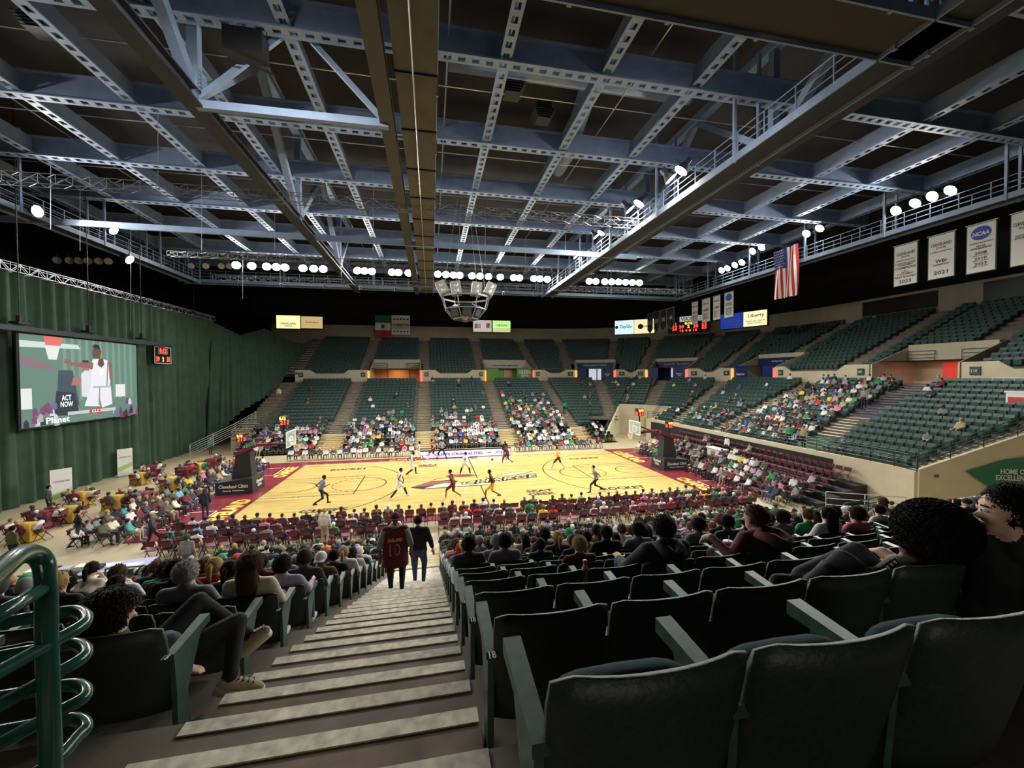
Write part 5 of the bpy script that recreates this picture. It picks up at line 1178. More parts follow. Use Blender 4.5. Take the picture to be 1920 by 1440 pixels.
# ---------------------------------------------------------------- courtside club: tables, standees
def table(x, y, w_, d_, h_, m, label, rz=0., drop=1.):
    e = empty('table', (x, y, 0), rz, label, 'table', None); b = MB(); b.box((0, 0, h_-.02), (w_, d_, .04)); b.build('tabletop', [M_white], e)
    for sx in (-1, 1):
        for sy in (-1, 1): b = MB(); b.bar((sx*(w_/2-.08), sy*(d_/2-.08), 0), (sx*(w_/2-.08), sy*(d_/2-.08), h_-.04), .035); b.build('leg', [M_alu], e)
    n = 72; vs = []; pr = []
    for i in range(n):
        t = i/n*4; k = int(t); f = t-k; cs = [(-1, -1), (1, -1), (1, 1), (-1, 1)]; a_, b_ = cs[k], cs[(k+1) % 4]; pr.append(((a_[0]+(b_[0]-a_[0])*f)*(w_/2+.01), (a_[1]+(b_[1]-a_[1])*f)*(d_/2+.01)))
    for i, (px, py) in enumerate(pr):
        g = 1+.05*math.sin(i*1.9); vs += [(px, py, h_+.005), (px*(1.02), py*1.03, h_*.6), (px*(1+.05*g), py*(1+.06*g), h_*(1-drop)+.03)]
    fs = [tuple(3*i for i in range(n))]+[(3*i+j, 3*i+j+1, 3*((i+1) % n)+j+1, 3*((i+1) % n)+j) for i in range(n) for j in (0, 1)]
    b = MB(); b.add(vs, fs); c = b.build('tablecloth', [m], None, True); c.location = (x, y, 0); c.rotation_euler = (0, 0, rz)
    tag(c, label.replace('table under a', '').replace('  ', ' ').replace('high ', '').replace('low ', '')+' draped to the floor' if False else label.replace('table under a ', ''), 'tablecloth'); return e
YT = [((50, 1010), 'gold', 'low table under a gold cloth nearest the handrail at the left edge'), ((85, 985), 'maroon', 'low table under a maroon cloth in front of the crossed-arms man'), ((127, 975), 'gold', 'low table under a gold cloth beside the bald man in black'),
      ((152, 945), 'gold', 'round-edged table under a gold cloth right of the nearest white standee'), ((215, 952), 'gold', 'table under a gold cloth reaching the floor beside the green-shirted fan'), ((265, 945), 'maroon', 'table under a maroon cloth at the man in a grey and red shirt'),
      ((262, 905), 'gold', 'table under a gold cloth behind the maroon one, below the middle standee'), ((285, 890), 'maroon', 'table under a maroon cloth near the middle standee'), ((318, 915), 'gold', 'tall table under a gold cloth by the pink jacket'), ((345, 892), 'maroon', 'table under a maroon cloth beyond the tall gold one'), ((400, 875), 'maroon', 'table under a maroon cloth farthest along the curtain'), ((370, 885), 'gold', 'small table under a gold cloth near the far end of the curtain')]
TABS = []
for (px, py), c, lab in YT:
    p = atZ(px, py, .1); TABS.append(p); table(p.x, p.y, .85, .62, .82, mat('cloth_gold', (196, 158, 66), .8) if c == 'gold' else mat('cloth_maroon', (120, 38, 52), .8), lab, rnd.uniform(-.2, .2))
for i, (px, py, hh) in enumerate(((116, 948, 2.2), (235, 892, 2.1), (322, 856, 2.1))):
    p = atZ(px, py, 0); e = empty('standee', p, .95, 'white upright advertising standee against the curtain, %s from the camera' % nth(i+1), 'standee')
    b = MB(); b.box((0, 0, hh/2+.05), (.95, .03, hh)); b.build('panel', [MW], e); b = MB(); b.box((0, .0, .03), (.95, .35, .05)); b.build('base', [M_alu], e)
    b = MB(); b.add([(-.45, -.018, .35), (.45, -.018, .7), (.45, -.018, 1.05), (-.45, -.018, .72)], [(0, 1, 2, 3)]); b.build('printed_stripe', [mat('stripe_lime', (170, 206, 110), .6)], e)
    text('COURTSIDE CLUB', .72, .1, M_black, (0, -.02, 1.5), (1, 0, 0), (0, 0, 1), e, 'lettering', .0, .02)
# equipment tables at the near left corner
p = atZ(222, 1062, .75); e = empty('scorer_table', (p.x, p.y, 0), .15, 'black-skirted table with a lilac top and white papers near the left floor rail', 'table')
b = MB(); b.box((0, 0, .4), (2.0, .85, .72)); b.build('skirt', [M_black], e); b = MB(); b.box((0, 0, .77), (2.05, .9, .03)); b.build('tabletop', [mat('lilac_top', (168, 164, 208), .35)], e)
for i, (x, y) in enumerate(((-.35, .1), (.45, -.05))): b = MB(); b.box((0, 0, 0), (.6, .35, .01)); o = b.build('paper', [MW], None, False, (p.x+x, p.y+y, .795)); tag(o, 'white sheet of paper on the lilac tabletop, the %s one' % ('left', 'right')[i], 'paper')
p = atZ(125, 1075, .7); e = empty('equipment_table', (p.x, p.y, 0), .15, 'black equipment table with cables and white cases left of the lilac table', 'table')
b = MB(); b.box((0, 0, .38), (2.4, .8, .7)); b.build('skirt', [M_black], e); b = MB(); b.box((0, 0, .74), (2.45, .85, .03)); b.build('tabletop', [M_steeld], e)
for i in range(5): b = MB(); b.box((0, 0, .08), (.4, .3, .16)); o = b.build('equipment_case', [(MW, M_black, M_alu)[i % 3]], None, False, (p.x-1+.48*i, p.y+.1*(i % 2), .755)); tag(o, '%s case on the black equipment table, %s from the left' % (('white', 'black', 'silver')[i % 3], nth(i+1)), 'case', 'cases on the equipment table')
# ---------------------------------------------------------------- floor chairs, retractable chairs
def folding_mesh():
    b = MB(); R = Matrix.Rotation(math.radians(-8), 3, 'X')
    b.box((0, .12, .44), (.40, .40, .03), 0, Matrix.Rotation(math.radians(3), 3, 'X')); b.box((0, -.13, .74), (.41, .025, .22), 0, R)
    for x in (-.215, .215): b.bar((x, -.16, .86), (x, .28, 0), .022, mi=1); b.bar((x*.95, .2, .44), (x*.95, -.2, 0), .022, mi=1)
    b.bar((-.215, -.16, .86), (.215, -.16, .86), .022, mi=1); return b.mesh('folding_chair', [M_maroonc, M_black])
FOLD = folding_mesh()
def dome_mesh():
    b = MB(); vs = []; nx, nz = 6, 4
    for i in range(nz+1):
        for k in range(nx+1):
            u = k/nx*2-1; v = i/nz; hw = .23*math.sqrt(max(.12, 1-(max(0, v-.45)/.62)**2)); vs.append((u*hw, -.02-.09*math.sin(v*PI)*(1-u*u*.5)+.06*u*u, .42+.42*v))
    W = nx+1; fs = [(i*W+k, i*W+k+1, (i+1)*W+k+1, (i+1)*W+k) for i in range(nz) for k in range(nx)]
    b.add(vs, fs); b.add([(x, y+.03, z) for x, y, z in vs], [f[::-1] for f in fs]); b.box((0, .2, .42), (.44, .38, .05)); b.box((0, .1, .2), (.06, .1, .4)); return b.mesh('stand_chair', [M_blackg], True)
DOME = dome_mesh()
# ---- retractable stands
def retract(zfun, x0, x1, gaps, sgn, rows, run, zr, tstart, label_side):
    mb = MB(); places = []
    for r in range(rows):
        y0 = Y0+tstart-run*(r+1); z = zr(r); y = sgn*(y0+run/2); mb.box(((x0+x1)/2, y, z/2), (x1-x0, run, z))
        n = 0; x = x0+.3
        while x < x1-.25:
            if not any(g0-.25 < x < g1+.25 for g0, g1 in gaps): places.append((x, sgn*(y0+run*.82), z, r, n)); n += 1
            x += .52
    for g0, g1 in gaps:
        for r in range(rows):
            y0 = Y0+tstart-run*(r+1); z = zr(r); mb.box(((g0+g1)/2, sgn*(y0+run*.75), z+.07), (g1-g0, run*.5, .14)); 
            for yy, zz in ((y0+.03, z), (y0+run*.5+.03, z+.14)): mb.box(((g0+g1)/2, sgn*yy, zz+.004), (g1-g0, .05, .01), 1)
    struct(mb.build('floor_retractable_platform', [mat('plywood', (186, 166, 118), .6, noise=.12, scale=3), M_nose])); return places
FAR_R = retract(None, -22.4, 18.0, [(-14.7, -12.9), (-5.1, -3.5), (4.3, 5.9), (13.1, 14.6)], 1, 6, .82, lambda r: 1.62-.27*(r+1)+.0, 1.7, 'far')
NEAR_R = retract(None, -12.0, 15.0, [(-4.66, -3.18), (4.4, 5.8)], -1, 4, 1.05, lambda r: 1.0-.25*(r+1)+.02, .0, 'near')
# right end tiers of folding chairs
mb = MB(); ENDCH = []
for r in range(6):
    x = 17.3+.88*r; z = max(0, r-1)*.3
    if z > 0: mb.box((x+.05, -2., z/2), (.88, 18.5, z))
    n = 0; y = -10.3+.0
    while y < 7.2:
        if not (r < 2 and -1.6 < y < 1.6): ENDCH.append((x+.1, y, z, r, n)); n += 1
        y += .54
struct(mb.build('floor_end_tiers', [M_black]))
CQ = atX(1340, 868, 20.4); ENDCH = [c for c in ENDCH if not (c[3] in (3, 4) and abs(c[1]-CQ.y) < 1.1)]
e = empty('serving_cart', (20.6, CQ.y, .6), 0, 'white serving counter with a tan printed mark among the seats at the right end', 'cart'); b = MB(); b.box((0, 0, .45), (.6, 1.7, .9)); b.build('body', [M_white], e); b = MB(); b.box((0, 0, .92), (.8, 1.9, .05)); b.build('countertop', [M_white], e); b = MB(); b.ell((-.31, .1, .5), (.02, .35, .25), None, 12, 6); b.build('printed_mark', [mat('mark_tan', (196, 140, 90), .6)], e)
q = atX(1913, 772, 31.0); b = MB(); b.box((0, 0, .5), (.7, .9, 1.), 0); b.box((-.36, 0, .55), (.02, .7, .4), 1); b.box((0, 0, 1.05), (.8, 1.0, .1), 0); tag(b.build('display_box', [M_white, mat('mark_red', (200, 60, 80), .6)], None, False, (31.0, q.y, 5.7)), 'white and pink display box on the right stand at the right edge', 'box')
NCH = []
for r, y in enumerate((-9.0, -9.95, -10.9)):
    n = 0; x = -15.2
    while x < 14.5:
        if not (r > 0 and -4.9 < x < -3.0): NCH.append((x+.1*(r % 2), y, 0., r, n)); n += 1
        x += .56
BEN = [(-16.2+.6*i, 10.15, 0., 0, i) for i in range(19)]+[(5.2+.6*i, 10.15, 0., 1, i) for i in range(16)]
LCH = []
for r, x in enumerate((-17.6, -18.6, -19.6)):
    n = 0; y = -8.6
    while y < 7.6:
        if not (r < 1 and -2.3 < y < 2.3): LCH.append((x, y, 0., r, n)); n += 1
        y += .58
FCH = []
def place(kind, lst, rz, lab, grp, cap=400):
    for (x, y, z, r, n) in lst[:cap]: FCH.append(((x, y, z), rz, lab(r, n), grp))
def place_all():
    FCH.sort(key=lambda c: (V(*c[0])-CAMP).length)
    for (x, y, z), rz, lab, grp in FCH[:290]:
        o = link_mesh('folding_chair', FOLD, None, (x, y, z), rz); tag(o, lab, 'chair', grp)
place(FOLD, NCH, 0, lambda r, n: 'maroon folding chair, %s row behind the near sideline, %s from the curtain' % (nth(r+1), nth(n+1)), 'maroon folding chairs behind the near sideline')
place(FOLD, ENDCH, PI/2, lambda r, n: 'maroon folding chair, %s row behind the right baseline, %s from the near corner' % (nth(r+1), nth(n+1)), 'maroon folding chairs at the right end')
place(FOLD, BEN, PI, lambda r, n: 'maroon folding chair of the %s team bench, %s from its curtain end' % (('home', 'visitors')[r] if False else ('left', 'right')[r], nth(n+1)), 'team bench chairs')
place(FOLD, LCH, -PI/2, lambda r, n: 'maroon folding chair, %s row before the club tables, %s from the near corner' % (nth(r+1), nth(n+1)), 'maroon folding chairs at the curtain end', 60)
CLUB = []; RC = random.Random(21)
for i, p in enumerate(TABS):
    for k, a in enumerate((0, PI/2, PI, -PI/2)):
        if RC.random() < .85:
            q = V(p.x+math.cos(a)*.72, p.y+math.sin(a)*.62, 0); lb = 'at the %s club table from the camera, %s side' % (nth(i+1), ('court', 'far', 'curtain', 'near')[k]); CLUB.append((q, a+PI/2, lb)); FCH.append((tuple(q), a+PI/2, 'folding chair '+lb, 'club table chairs'))
place_all()
allr = [(a, 0.) for a in NEAR_R]+[(a, PI) for a in FAR_R]
allr = [q for q in allr if -20 < project((q[0][0], q[0][1], q[0][2]+.6))[0] < 1940]
allr.sort(key=lambda q: (Vector(q[0][:3])-CAMP).length)
for (a, rz) in allr[:290]:
    o = link_mesh('stand_chair', DOME, None, a[:3], rz); tag(o, 'black round-backed chair %s, %s row up, %s from the curtain' % ('below the near stand' if rz == 0 else 'across the court', nth((6 if rz else 4)-a[3]), nth(a[4]+1)), 'chair', 'black round-backed stand chairs')
def instanced(name, base_v, base_f, xf, mats, fcols=None, label=None, cat=None, smooth=False, midx=None):
    """many small copies as one mesh; xf = list of (x,y,z,rz,scale); fcols = per instance (nf,4) colours"""
    bv = np.array(base_v, float); nv = len(bv); n = len(xf); X = np.array([q[:3] for q in xf], float); A = np.array([q[3] for q in xf]); S = np.array([q[4] for q in xf])
    c, s = np.cos(A)[:, None], np.sin(A)[:, None]; vx = bv[None, :, 0]*S[:, None]; vy = bv[None, :, 1]*S[:, None]; vz = bv[None, :, 2]*S[:, None]
    co = np.stack([vx*c-vy*s+X[:, :1], vx*s+vy*c+X[:, 1:2], vz+X[:, 2:3]], -1).reshape(-1, 3)
    ls = np.array([len(f) for f in base_f]); li = np.concatenate([np.array(f) for f in base_f]); nl = len(li); nf = len(base_f)
    me = bpy.data.meshes.new(name); me.vertices.add(n*nv); me.vertices.foreach_set('co', co.ravel())
    me.loops.add(n*nl); me.loops.foreach_set('vertex_index', (li[None]+(np.arange(n)*nv)[:, None]).ravel().astype(np.int32))
    me.polygons.add(n*nf); st = np.concatenate([[0], np.cumsum(ls)[:-1]]); me.polygons.foreach_set('loop_start', (st[None]+(np.arange(n)*nl)[:, None]).ravel().astype(np.int32))
    try: me.polygons.foreach_set('loop_total', np.tile(ls, n).astype(np.int32))
    except Exception: pass
    for m in mats: me.materials.append(m)
    if midx is not None: me.polygons.foreach_set('material_index', np.tile(midx, n).astype(np.int32))
    if fcols is not None:
        at = me.attributes.new('tint', 'FLOAT_COLOR', 'FACE'); at.data.foreach_set('color', np.asarray(fcols, np.float32).ravel())
    me.update(calc_edges=True); me.validate()
    if smooth: me.polygons.foreach_set('use_smooth', [True]*len(me.polygons))
    o = bpy.data.objects.new(name, me); COL.objects.link(o); tag(o, label, cat, None, 'stuff'); return o
fr = FCH[290:]; instanced('folding_chairs', [tuple(v.co) for v in FOLD.vertices], [tuple(p.vertices) for p in FOLD.polygons], [(*c[0], c[1], 1) for c in fr], [M_maroonc, M_black], None, 'remaining maroon folding chairs of the far benches and the right end', 'chairs', False, np.array([p.material_index for p in FOLD.polygons]))
rest = allr[290:]
if rest:
    dv = [tuple(v.co) for v in DOME.vertices]; df = [tuple(p.vertices) for p in DOME.polygons]
    instanced('stand_chairs', dv, df, [(*a[:3], rz, 1) for a, rz in rest], [M_blackg], None, 'remaining rows of black round-backed chairs across the court', 'chairs', True)
# ---------------------------------------------------------------- who sits where
R2 = random.Random(11)
def near_slot(px, k, side=None):
    best = None
    for s in SLOTS:
        if 'near' in s and s['near'][1] == k and (side is None or s['near'][0] == side):
            q = project(s['p']+V(0, .17, 1.0))
            if best is None or abs(q[0]-px) < best[0]: best = (abs(q[0]-px), s)
    return best[1]
for s in SLOTS:
    j, x, y, u, n = s['j'], s['p'].x, s['p'].y, s['u'], s.get('near'); pr = 0
    if s['up']: pr = 0
    elif n:
        side, k, i = n
        if side < 0: pr = .82 if k >= 5 else 0
        else: pr = .0 if k < 5 else (.12 if k == 5 else (.55 if k == 6 else .86))
        if side > 0 and k < 9 and i > 9+k: pr *= .35
    elif u > UE1: pr = .12
    elif u >= U2-1:
        if 3.6 < u-U2+0 and -6.4 < y < 3.2: pr = .74 if not (j > 12 and y > 0) else .6
        elif y >= 3.2: pr = .35 if j < 8 else .06
        else: pr = .07
    elif u > 19: pr = .08
    elif x < -14.6: pr = .03 if j > 3 else .08
    else:
        c = (.5 if j < 4 else .16 if j < 8 else .05)
        if x > 5: c = (.75 if j < 7 else .25 if j < 10 else .08)
        if x > 13: c = .05
        pr = c
    s['occ'] = R2.random() < pr
HAND = [  # px of head, row k, side, pose, skin, top, bottom, hair, hair colour, label
 (505, 4, -1, 'lap', 0, 'cream', 'jeans', 'long_fine', 2, 'person in a cream plaid flannel shirt with long straight brown hair beside the stairs'),
 (545, 5, -1, 'rest', 0, 'lilac', 'jeans', 'short_fine', 1, 'man in a pale lilac shirt with sunglasses on his dark hair beside the stairs'),
 (345, 4, -1, 'cross', 0, 'grey', 'jeans', 'short_fine', 4, 'man with very short grey hair in a wrinkled grey jacket left of the long-haired person'),
 (205, 5, -1, 'lap', 4, 'navy', 'jeans', 'short', 1, 'dark-haired child in a navy jacket left of the grey-haired man'),
 (385, 6, -1, 'lap', 0, 'red', 'jeans', 'pony', 3, 'person in a red jacket with streaked blond hair tied back'),
 (440, 6, -1, 'tee', 2, 'maroon', 'black', 'pony', 0, 'person with dark braids and a patterned maroon top'),
 (600, 6, -1, 'lap', 2, 'charcoal', 'jeans', 'beanie', 'black', 'person in a black knit hat right of the man in the lilac shirt'),
 (150, 6, -1, 'rest', 0, 'black', 'black', 'bushy', 1, 'person with bushy dark hair and a black coat before the lilac table'),
 (270, 7, -1, 'lap', 2, 'green', 'jeans', 'short', 0, 'dark-haired person in green sitting below the lilac table'),
 (40, 5, -1, 'lap', 0, 'charcoal', 'black', 'hood', 'charcoal', 'person in a charcoal hood behind the green handrail'),
 (872, 6, 1, 'lap', 2, 'charcoal', 'jeans', 'bushy', 0, 'person with curly black hair in a charcoal hoodie, first seat right of the stairs'),
 (930, 6, 1, 'lap', 2, 'grey', 'jeans', 'bushy', 0, 'person with curly black hair in a light grey hoodie, second from the stairs'),
 (955, 7, 1, 'lap', 3, 'grey', 'black', 'beanie', 'grey', 'person in a grey knit hat beside the light grey hoodie'),
 (990, 6, 1, 'lap', 3, 'charcoal', 'black', 'short', 0, 'child with black hair in a charcoal hoodie beside an empty seat'),
 (1025, 6, 1, 'lap', 3, 'black', 'black', 'bushy', 0, 'broad person in a black hoodie seen from behind right of the child'),
 (1085, 7, 1, 'rest', 3, 'tan', 'black', 'short', 0, 'person in a black vest over tan sleeves'),
 (1107, 4, 1, 'lap', 4, 'wine', 'jeans', 'short_fine', 3, 'blond child in a wine-red vest sitting alone in an empty row'),
 (1145, 7, 1, 'cross', 3, 'maroon', 'black', 'short', 0, 'person in a maroon hooded top behind the blond child'),
 (1195, 6, 1, 'lap', 2, 'grey', 'jeans', 'bushy', 0, 'person in a grey hoodie with a dark bag strap across the back'),
 (1232, 7, 1, 'lap', 2, 'grey', 'black', 'bushy', 0, 'person in a grey hoodie, hands near the face, behind the man in the dark hoodie'),
 (1300, 6, 1, 'lap', 3, 'grey', 'jeans', 'bushy', 0, 'person with curly hair and a grey hood right of the man in the dark hoodie'),
 (1360, 6, 1, 'lap', 2, 'charcoal', 'jeans', 'bushy', 0, 'person with big black hair in a charcoal jacket left of the maroon hoodie'),
 (1472, 6, 1, 'lap', 3, 'charcoal', 'black', 'bushy', 0, 'person in a grey patterned jacket just right of the maroon hoodie'),
 (1528, 5, 1, 'lap', 4, 'white', 'jeans', 'long', 0, 'person with long black hair in a white and peach hoodie'),
 (1570, 6, 1, 'lap', 0, 'black', 'black', 'bushy', 0, 'person with curly black hair left of the pink jacket'),
 (1612, 5, 1, 'rest', 0, 'pink', 'black', 'bushy', 1, 'person in a bright pink jacket in the right block'),
]
used = set(); npl = 0
def person_in(s, pose, skin, top, bottom, hair, hc, label, grp=None, sc=1., dz=0.):
    return put_person(pose, s['p']+V(0, 0, dz), s['rz'], skin, top, bottom, 'white' if R2.random() < .5 else 'black', hair, hc, label, grp, s=sc)
for (px, k, side, pose, sk, tp, bt, hr, hc, lab) in HAND:
    s = near_slot(px, k, side)
    if id(s) in used:
        c = [q for q in SLOTS if q.get('near') and q['near'][1] == k and q['near'][0] == side and id(q) not in used]; s = min(c, key=lambda q: abs(project(q['p']+V(0, .17, 1))[0]-px))
    used.add(id(s)); s['occ'] = 'hand'; child = 'child' in lab; person_in(s, pose, sk, tp, bt, hr, hc, lab, None, .8 if child else .97, .1 if child else 0); npl += 1
# slots kept for the specially modelled people
FIG = {}
for nm, px, k, side in (('youth', 215, 2, -1), ('hoodie', 1255, 3, 1), ('maroon', 1425, 3, 1), ('afro', 1640, 1, 1), ('edge', 1900, 1, 1)):
    s = near_slot(px, k, side); FIG[nm] = s; s['occ'] = 'hand'
# ---- green seats: the nearest 300 in view are built with their parts
seats = [s for s in SLOTS if not s['up'] and s.get('near') and inview(s['px'], 160) or (s.get('near') and s['d'] < 2.4)]
seats.sort(key=lambda s: s['d']); keep = seats[:298]; kid = {id(s) for s in keep}; rowmax = {}
for s in keep: sd, k, n = s['near']; rowmax[(sd, k)] = max(rowmax.get((sd, k), 0), n)
for s in keep:
    sd, k, n = s['near']; end = sd < 0 and n == 1
    if sd > 0: lab = 'green arena seat in the %s row from the photographer, %s seat right of the stairs' % (nth(k+1), nth(n))
    else: lab = 'green arena seat in the %s row from the photographer, %s seat left of the stairs' % (nth(k+1), nth(n))
    o = make_seat(s['p'], s['rz'], not s['occ'], end, lab, 'dark green seats of the near stand')
    if n == 1 and 0 < k < 6:
        x = -.266 if sd > 0 else .266; y = .055; text('18' if k else '16', .03, .045, M_white, (x, .05, .637) if False else (x, .075, .6165), (1, 0, 0), (0, 1, 0), o, 'seat_number', .003, .02)
rest = [s for s in SLOTS if id(s) not in kid and s['px'][2] > 0 and (inview(s['px'], 60))]
sv, sf, sm = [], [], []
tb = MB()
for (x0, x1, y, z0, z1, c) in ((-.235, .235, .06, .30, .80, 0),):
    tb.add([(-.21, .16, .28), (.21, .16, .28), (.245, .06, .74), (.225, .045, .80), (-.225, .045, .80), (-.245, .06, .74)], [(5, 4, 3, 2, 1, 0)][:1], 0)
    tb.add([(-.21, .13, .28), (.21, .13, .28), (.245, .02, .74), (.225, .005, .80), (-.225, .005, .80), (-.245, .02, .74)], [(0, 1, 2, 3, 4, 5)], 0)
    tb.add([(.225, .045, .80), (-.225, .045, .80), (-.225, .005, .80), (.225, .005, .80)], [(0, 1, 2, 3)], 0)
tb.add([(-.2, .20, .24), (.2, .20, .24), (.225, .24, .36), (.2, .27, .60), (-.2, .27, .60), (-.225, .24, .36)], [(5, 4, 3, 2, 1, 0), ], 1)
tb.add([(-.2, .27, .60), (.2, .27, .60), (.19, .17, .62), (-.19, .17, .62)], [(0, 1, 2, 3)], 1); tb.box((-.266, .2, .45), (.03, .34, .36), 0)
instanced('arena_seats', tb.v, tb.f, [(*s['p'], s['rz'], 1.) for s in rest], [M_green, mat('seat_pad_far', (58, 92, 86), .5)], None, 'thousands of green arena seats filling the rest of the bowl', 'seats', False, np.array(tb.m))
# ---- the crowd: nearest seated people as individuals, the rest as one crowd
TOPS = ['black']*7+['charcoal']*6+['grey']*7+['white']*7+['navy']*3+['cream']*3+['maroon']*3+['wine', 'brown', 'tan', 'olive', 'olive', 'khaki', 'brown', 'green', 'green', 'teal', 'skyblue', 'red', 'lilac', 'pink', 'blue', 'yellow']
BOTS = ['jeans', 'black', 'charcoal', 'khaki', 'navy', 'jeans']
cand = []
for s in SLOTS:
    if s['occ'] is True and inview(s['px'], 10):
        w_ = ('left of the stairs' if s['near'][0] < 0 else 'right of the stairs') if s.get('near') else None
        if w_: lab = '%s, %s row from the photographer, %s seat' % (w_, nth(s['near'][1]+1), nth(s['near'][2]))
        else: lab = ('in the right end stand, %s row up, %s place' % (nth(s['j']), nth(int((s['u']-U1)*1.9))) if s['u'] > 19 else 'in the green stand across the court, %s row up, %s from the curtain' % (nth(s['j']), nth(int((s['u']+22)*1.9))))
        cand.append((s['p'], s['rz'], lab, 0))
for (x, y, z, r, n) in NEAR_R:
    if R2.random() < .8: cand.append((V(x, y, z), 0., 'in black chair row %s below the near stand, %s from the curtain' % (nth(4-r), nth(n+1)), 0))
for (x, y, z, r, n) in NCH:
    if R2.random() < (.95 if r == 0 else .85): cand.append((V(x, y-.05, z), 0., 'in the %s row behind the near sideline, %s from the curtain' % (nth(r+1), nth(n+1)), 0))
for (x, y, z, r, n) in ENDCH:
    if R2.random() < (.86 if r < 4 else .08) and not (r > 2 and -9.5 < y < -7): cand.append((V(x+.05, y, z), PI/2, 'in the %s chair row behind the right baseline, %s from the near corner' % (nth(r+1), nth(n+1)), 0))
for (x, y, z, r, n) in LCH:
    if R2.random() < .85: cand.append((V(x-.05, y, z), -PI/2, 'in the %s row before the club tables, %s from the near corner' % (nth(r+1), nth(n+1)), 0))
for (x, y, z, r, n) in BEN: cand.append((V(x, y+.05, z), PI, '%s on the team bench across the court, %s from its curtain end' % ('', nth(n+1)) if False else 'on the %s team bench across the court, %s from the curtain' % (('left', 'right')[r], nth(n+1)), 1 if r == 0 and 5 < n < 15 and n % 2 else 0))
for (x, y, z, r, n) in FAR_R:
    if R2.random() < (.8 if x < 13 else .12): cand.append((V(x, y, z), PI, 'across the court, %s black-chair row, %s from the curtain' % (nth(6-r), nth(n+1)), 0))
for q, a, lb in CLUB: cand.append((q, a, lb, 0))
for i, p in enumerate(()):
    for k, a in enumerate((0, PI/2, PI, -PI/2)):
        if R2.random() < .8: cand.append((V(p.x-math.sin(-a)*0+math.cos(a)*1.05, p.y+math.sin(a)*.95, 0), a+PI/2, 'at the %s club table from the camera, %s side' % (nth(i+1), ('court', 'far', 'curtain', 'near')[k]), 0))
cand.sort(key=lambda c: (c[0]-CAMP).length)
NIND = 262; skinw = [0, 0, 0, 4, 4, 1, 2, 3]
for i, (p, rz, lab, tp) in enumerate(cand[:NIND]):
    pose = R2.choice(['lap', 'lap', 'lap', 'rest', 'cross', 'lean', 'tee', 'wave'] if R2.random() < .5 else ['lap', 'rest', 'cross']); top = R2.choice(TOPS); hair = R2.choice(['short', 'short', 'short', 'bushy', 'long', 'pony', 'long', 'cap', 'beanie', 'capback', 'short']); hc = R2.choice([0, 0, 1, 1, 2, 2, 3, 4, 5])
    sk = R2.choice(skinw); hw = {'cap': 'a cap', 'capback': 'a cap', 'beanie': 'a knit hat', 'long': 'long %s hair', 'pony': 'tied %s hair', 'bushy': 'bushy %s hair', 'short': 'short %s hair'}[hair]
    if '%s' in hw: hw = hw % HAIRN[hc]; hcc = hc
    else: hcc = R2.choice(['black', 'white', 'grey', 'red', 'green', 'maroon', 'yellow'])
    if hc and sk in (2, 3) and '%s' not in hw and hair not in ('cap', 'capback', 'beanie'): hcc = hc
    put_person(pose, p, rz, sk, top, R2.choice(BOTS), R2.choice(['white', 'black', 'grey']), hair, hcc, 'person in %s %s' % (top if top != 'jeans' else 'blue', lab), 'spectators', s=R2.uniform(.9, 1.02)*(.78 if R2.random() < .08 else 1))
# crowd mesh
low = caps_to_mesh('lowperson', figure(seatedJ(arms='lap', knee=.13), hands=False, shoe=True), .045, .22, 2)
hv = MB(); hv.ell((0, .150, 1.085), (.098, .108, .10), None, 8, 5)
lv = [tuple(v.co) for v in low.vertices]; lf = [tuple(p.vertices) for p in low.polygons]; lm = [p.material_index for p in low.polygons]; o_ = len(lv)
lv += hv.v; lf += [tuple(i+o_ for i in f) for f in hv.f]; lm += [4]*len(hv.f); lm = np.array(lm)
pool = [cloth(t) for t in TOPS]
L3 = lambda n_: np.array(list(lin(NAMEDC[n_]))+[1.])
skc = [np.array([*lin(c), 1]) for c in ((214, 168, 142), (196, 148, 122), (120, 82, 62), (84, 56, 44), (226, 184, 160))]; hrc = [np.array([*lin(c), 1]) for c in ((24, 20, 20), (40, 30, 26), (78, 56, 40), (176, 144, 96), (168, 164, 160), (110, 78, 54), (220, 220, 220), (30, 110, 60))]
fc = []
for (p, rz, lab, tp) in cand[NIND:]:
    t = L3('white' if tp == 1 else R2.choice(TOPS)); pal = [skc[R2.choice(skinw)], t, L3(R2.choice(BOTS)), L3(R2.choice(['white', 'black', 'grey'])), hrc[R2.choice([0, 0, 1, 1, 2, 2, 3, 4, 5, 6, 7])]]
    fc.append(np.stack(pal)[lm])
mc = bpy.data.materials.new('crowd_cloth'); mc.use_nodes = True; a_ = mc.node_tree.nodes.new('ShaderNodeAttribute'); a_.attribute_name = 'tint'
mc.node_tree.links.new(a_.outputs['Color'], mc.node_tree.nodes['Principled BSDF'].inputs['Base Color']); mc.node_tree.nodes['Principled BSDF'].inputs['Roughness'].default_value = .8
instanced('crowd', lv, lf, [(*c[0], c[1]+R2.uniform(-.3, .3), R2.uniform(.88, 1.02)) for c in cand[NIND:]], [mc], np.concatenate(fc), 'the rest of the seated crowd around the court in mixed colours', 'crowd', True)
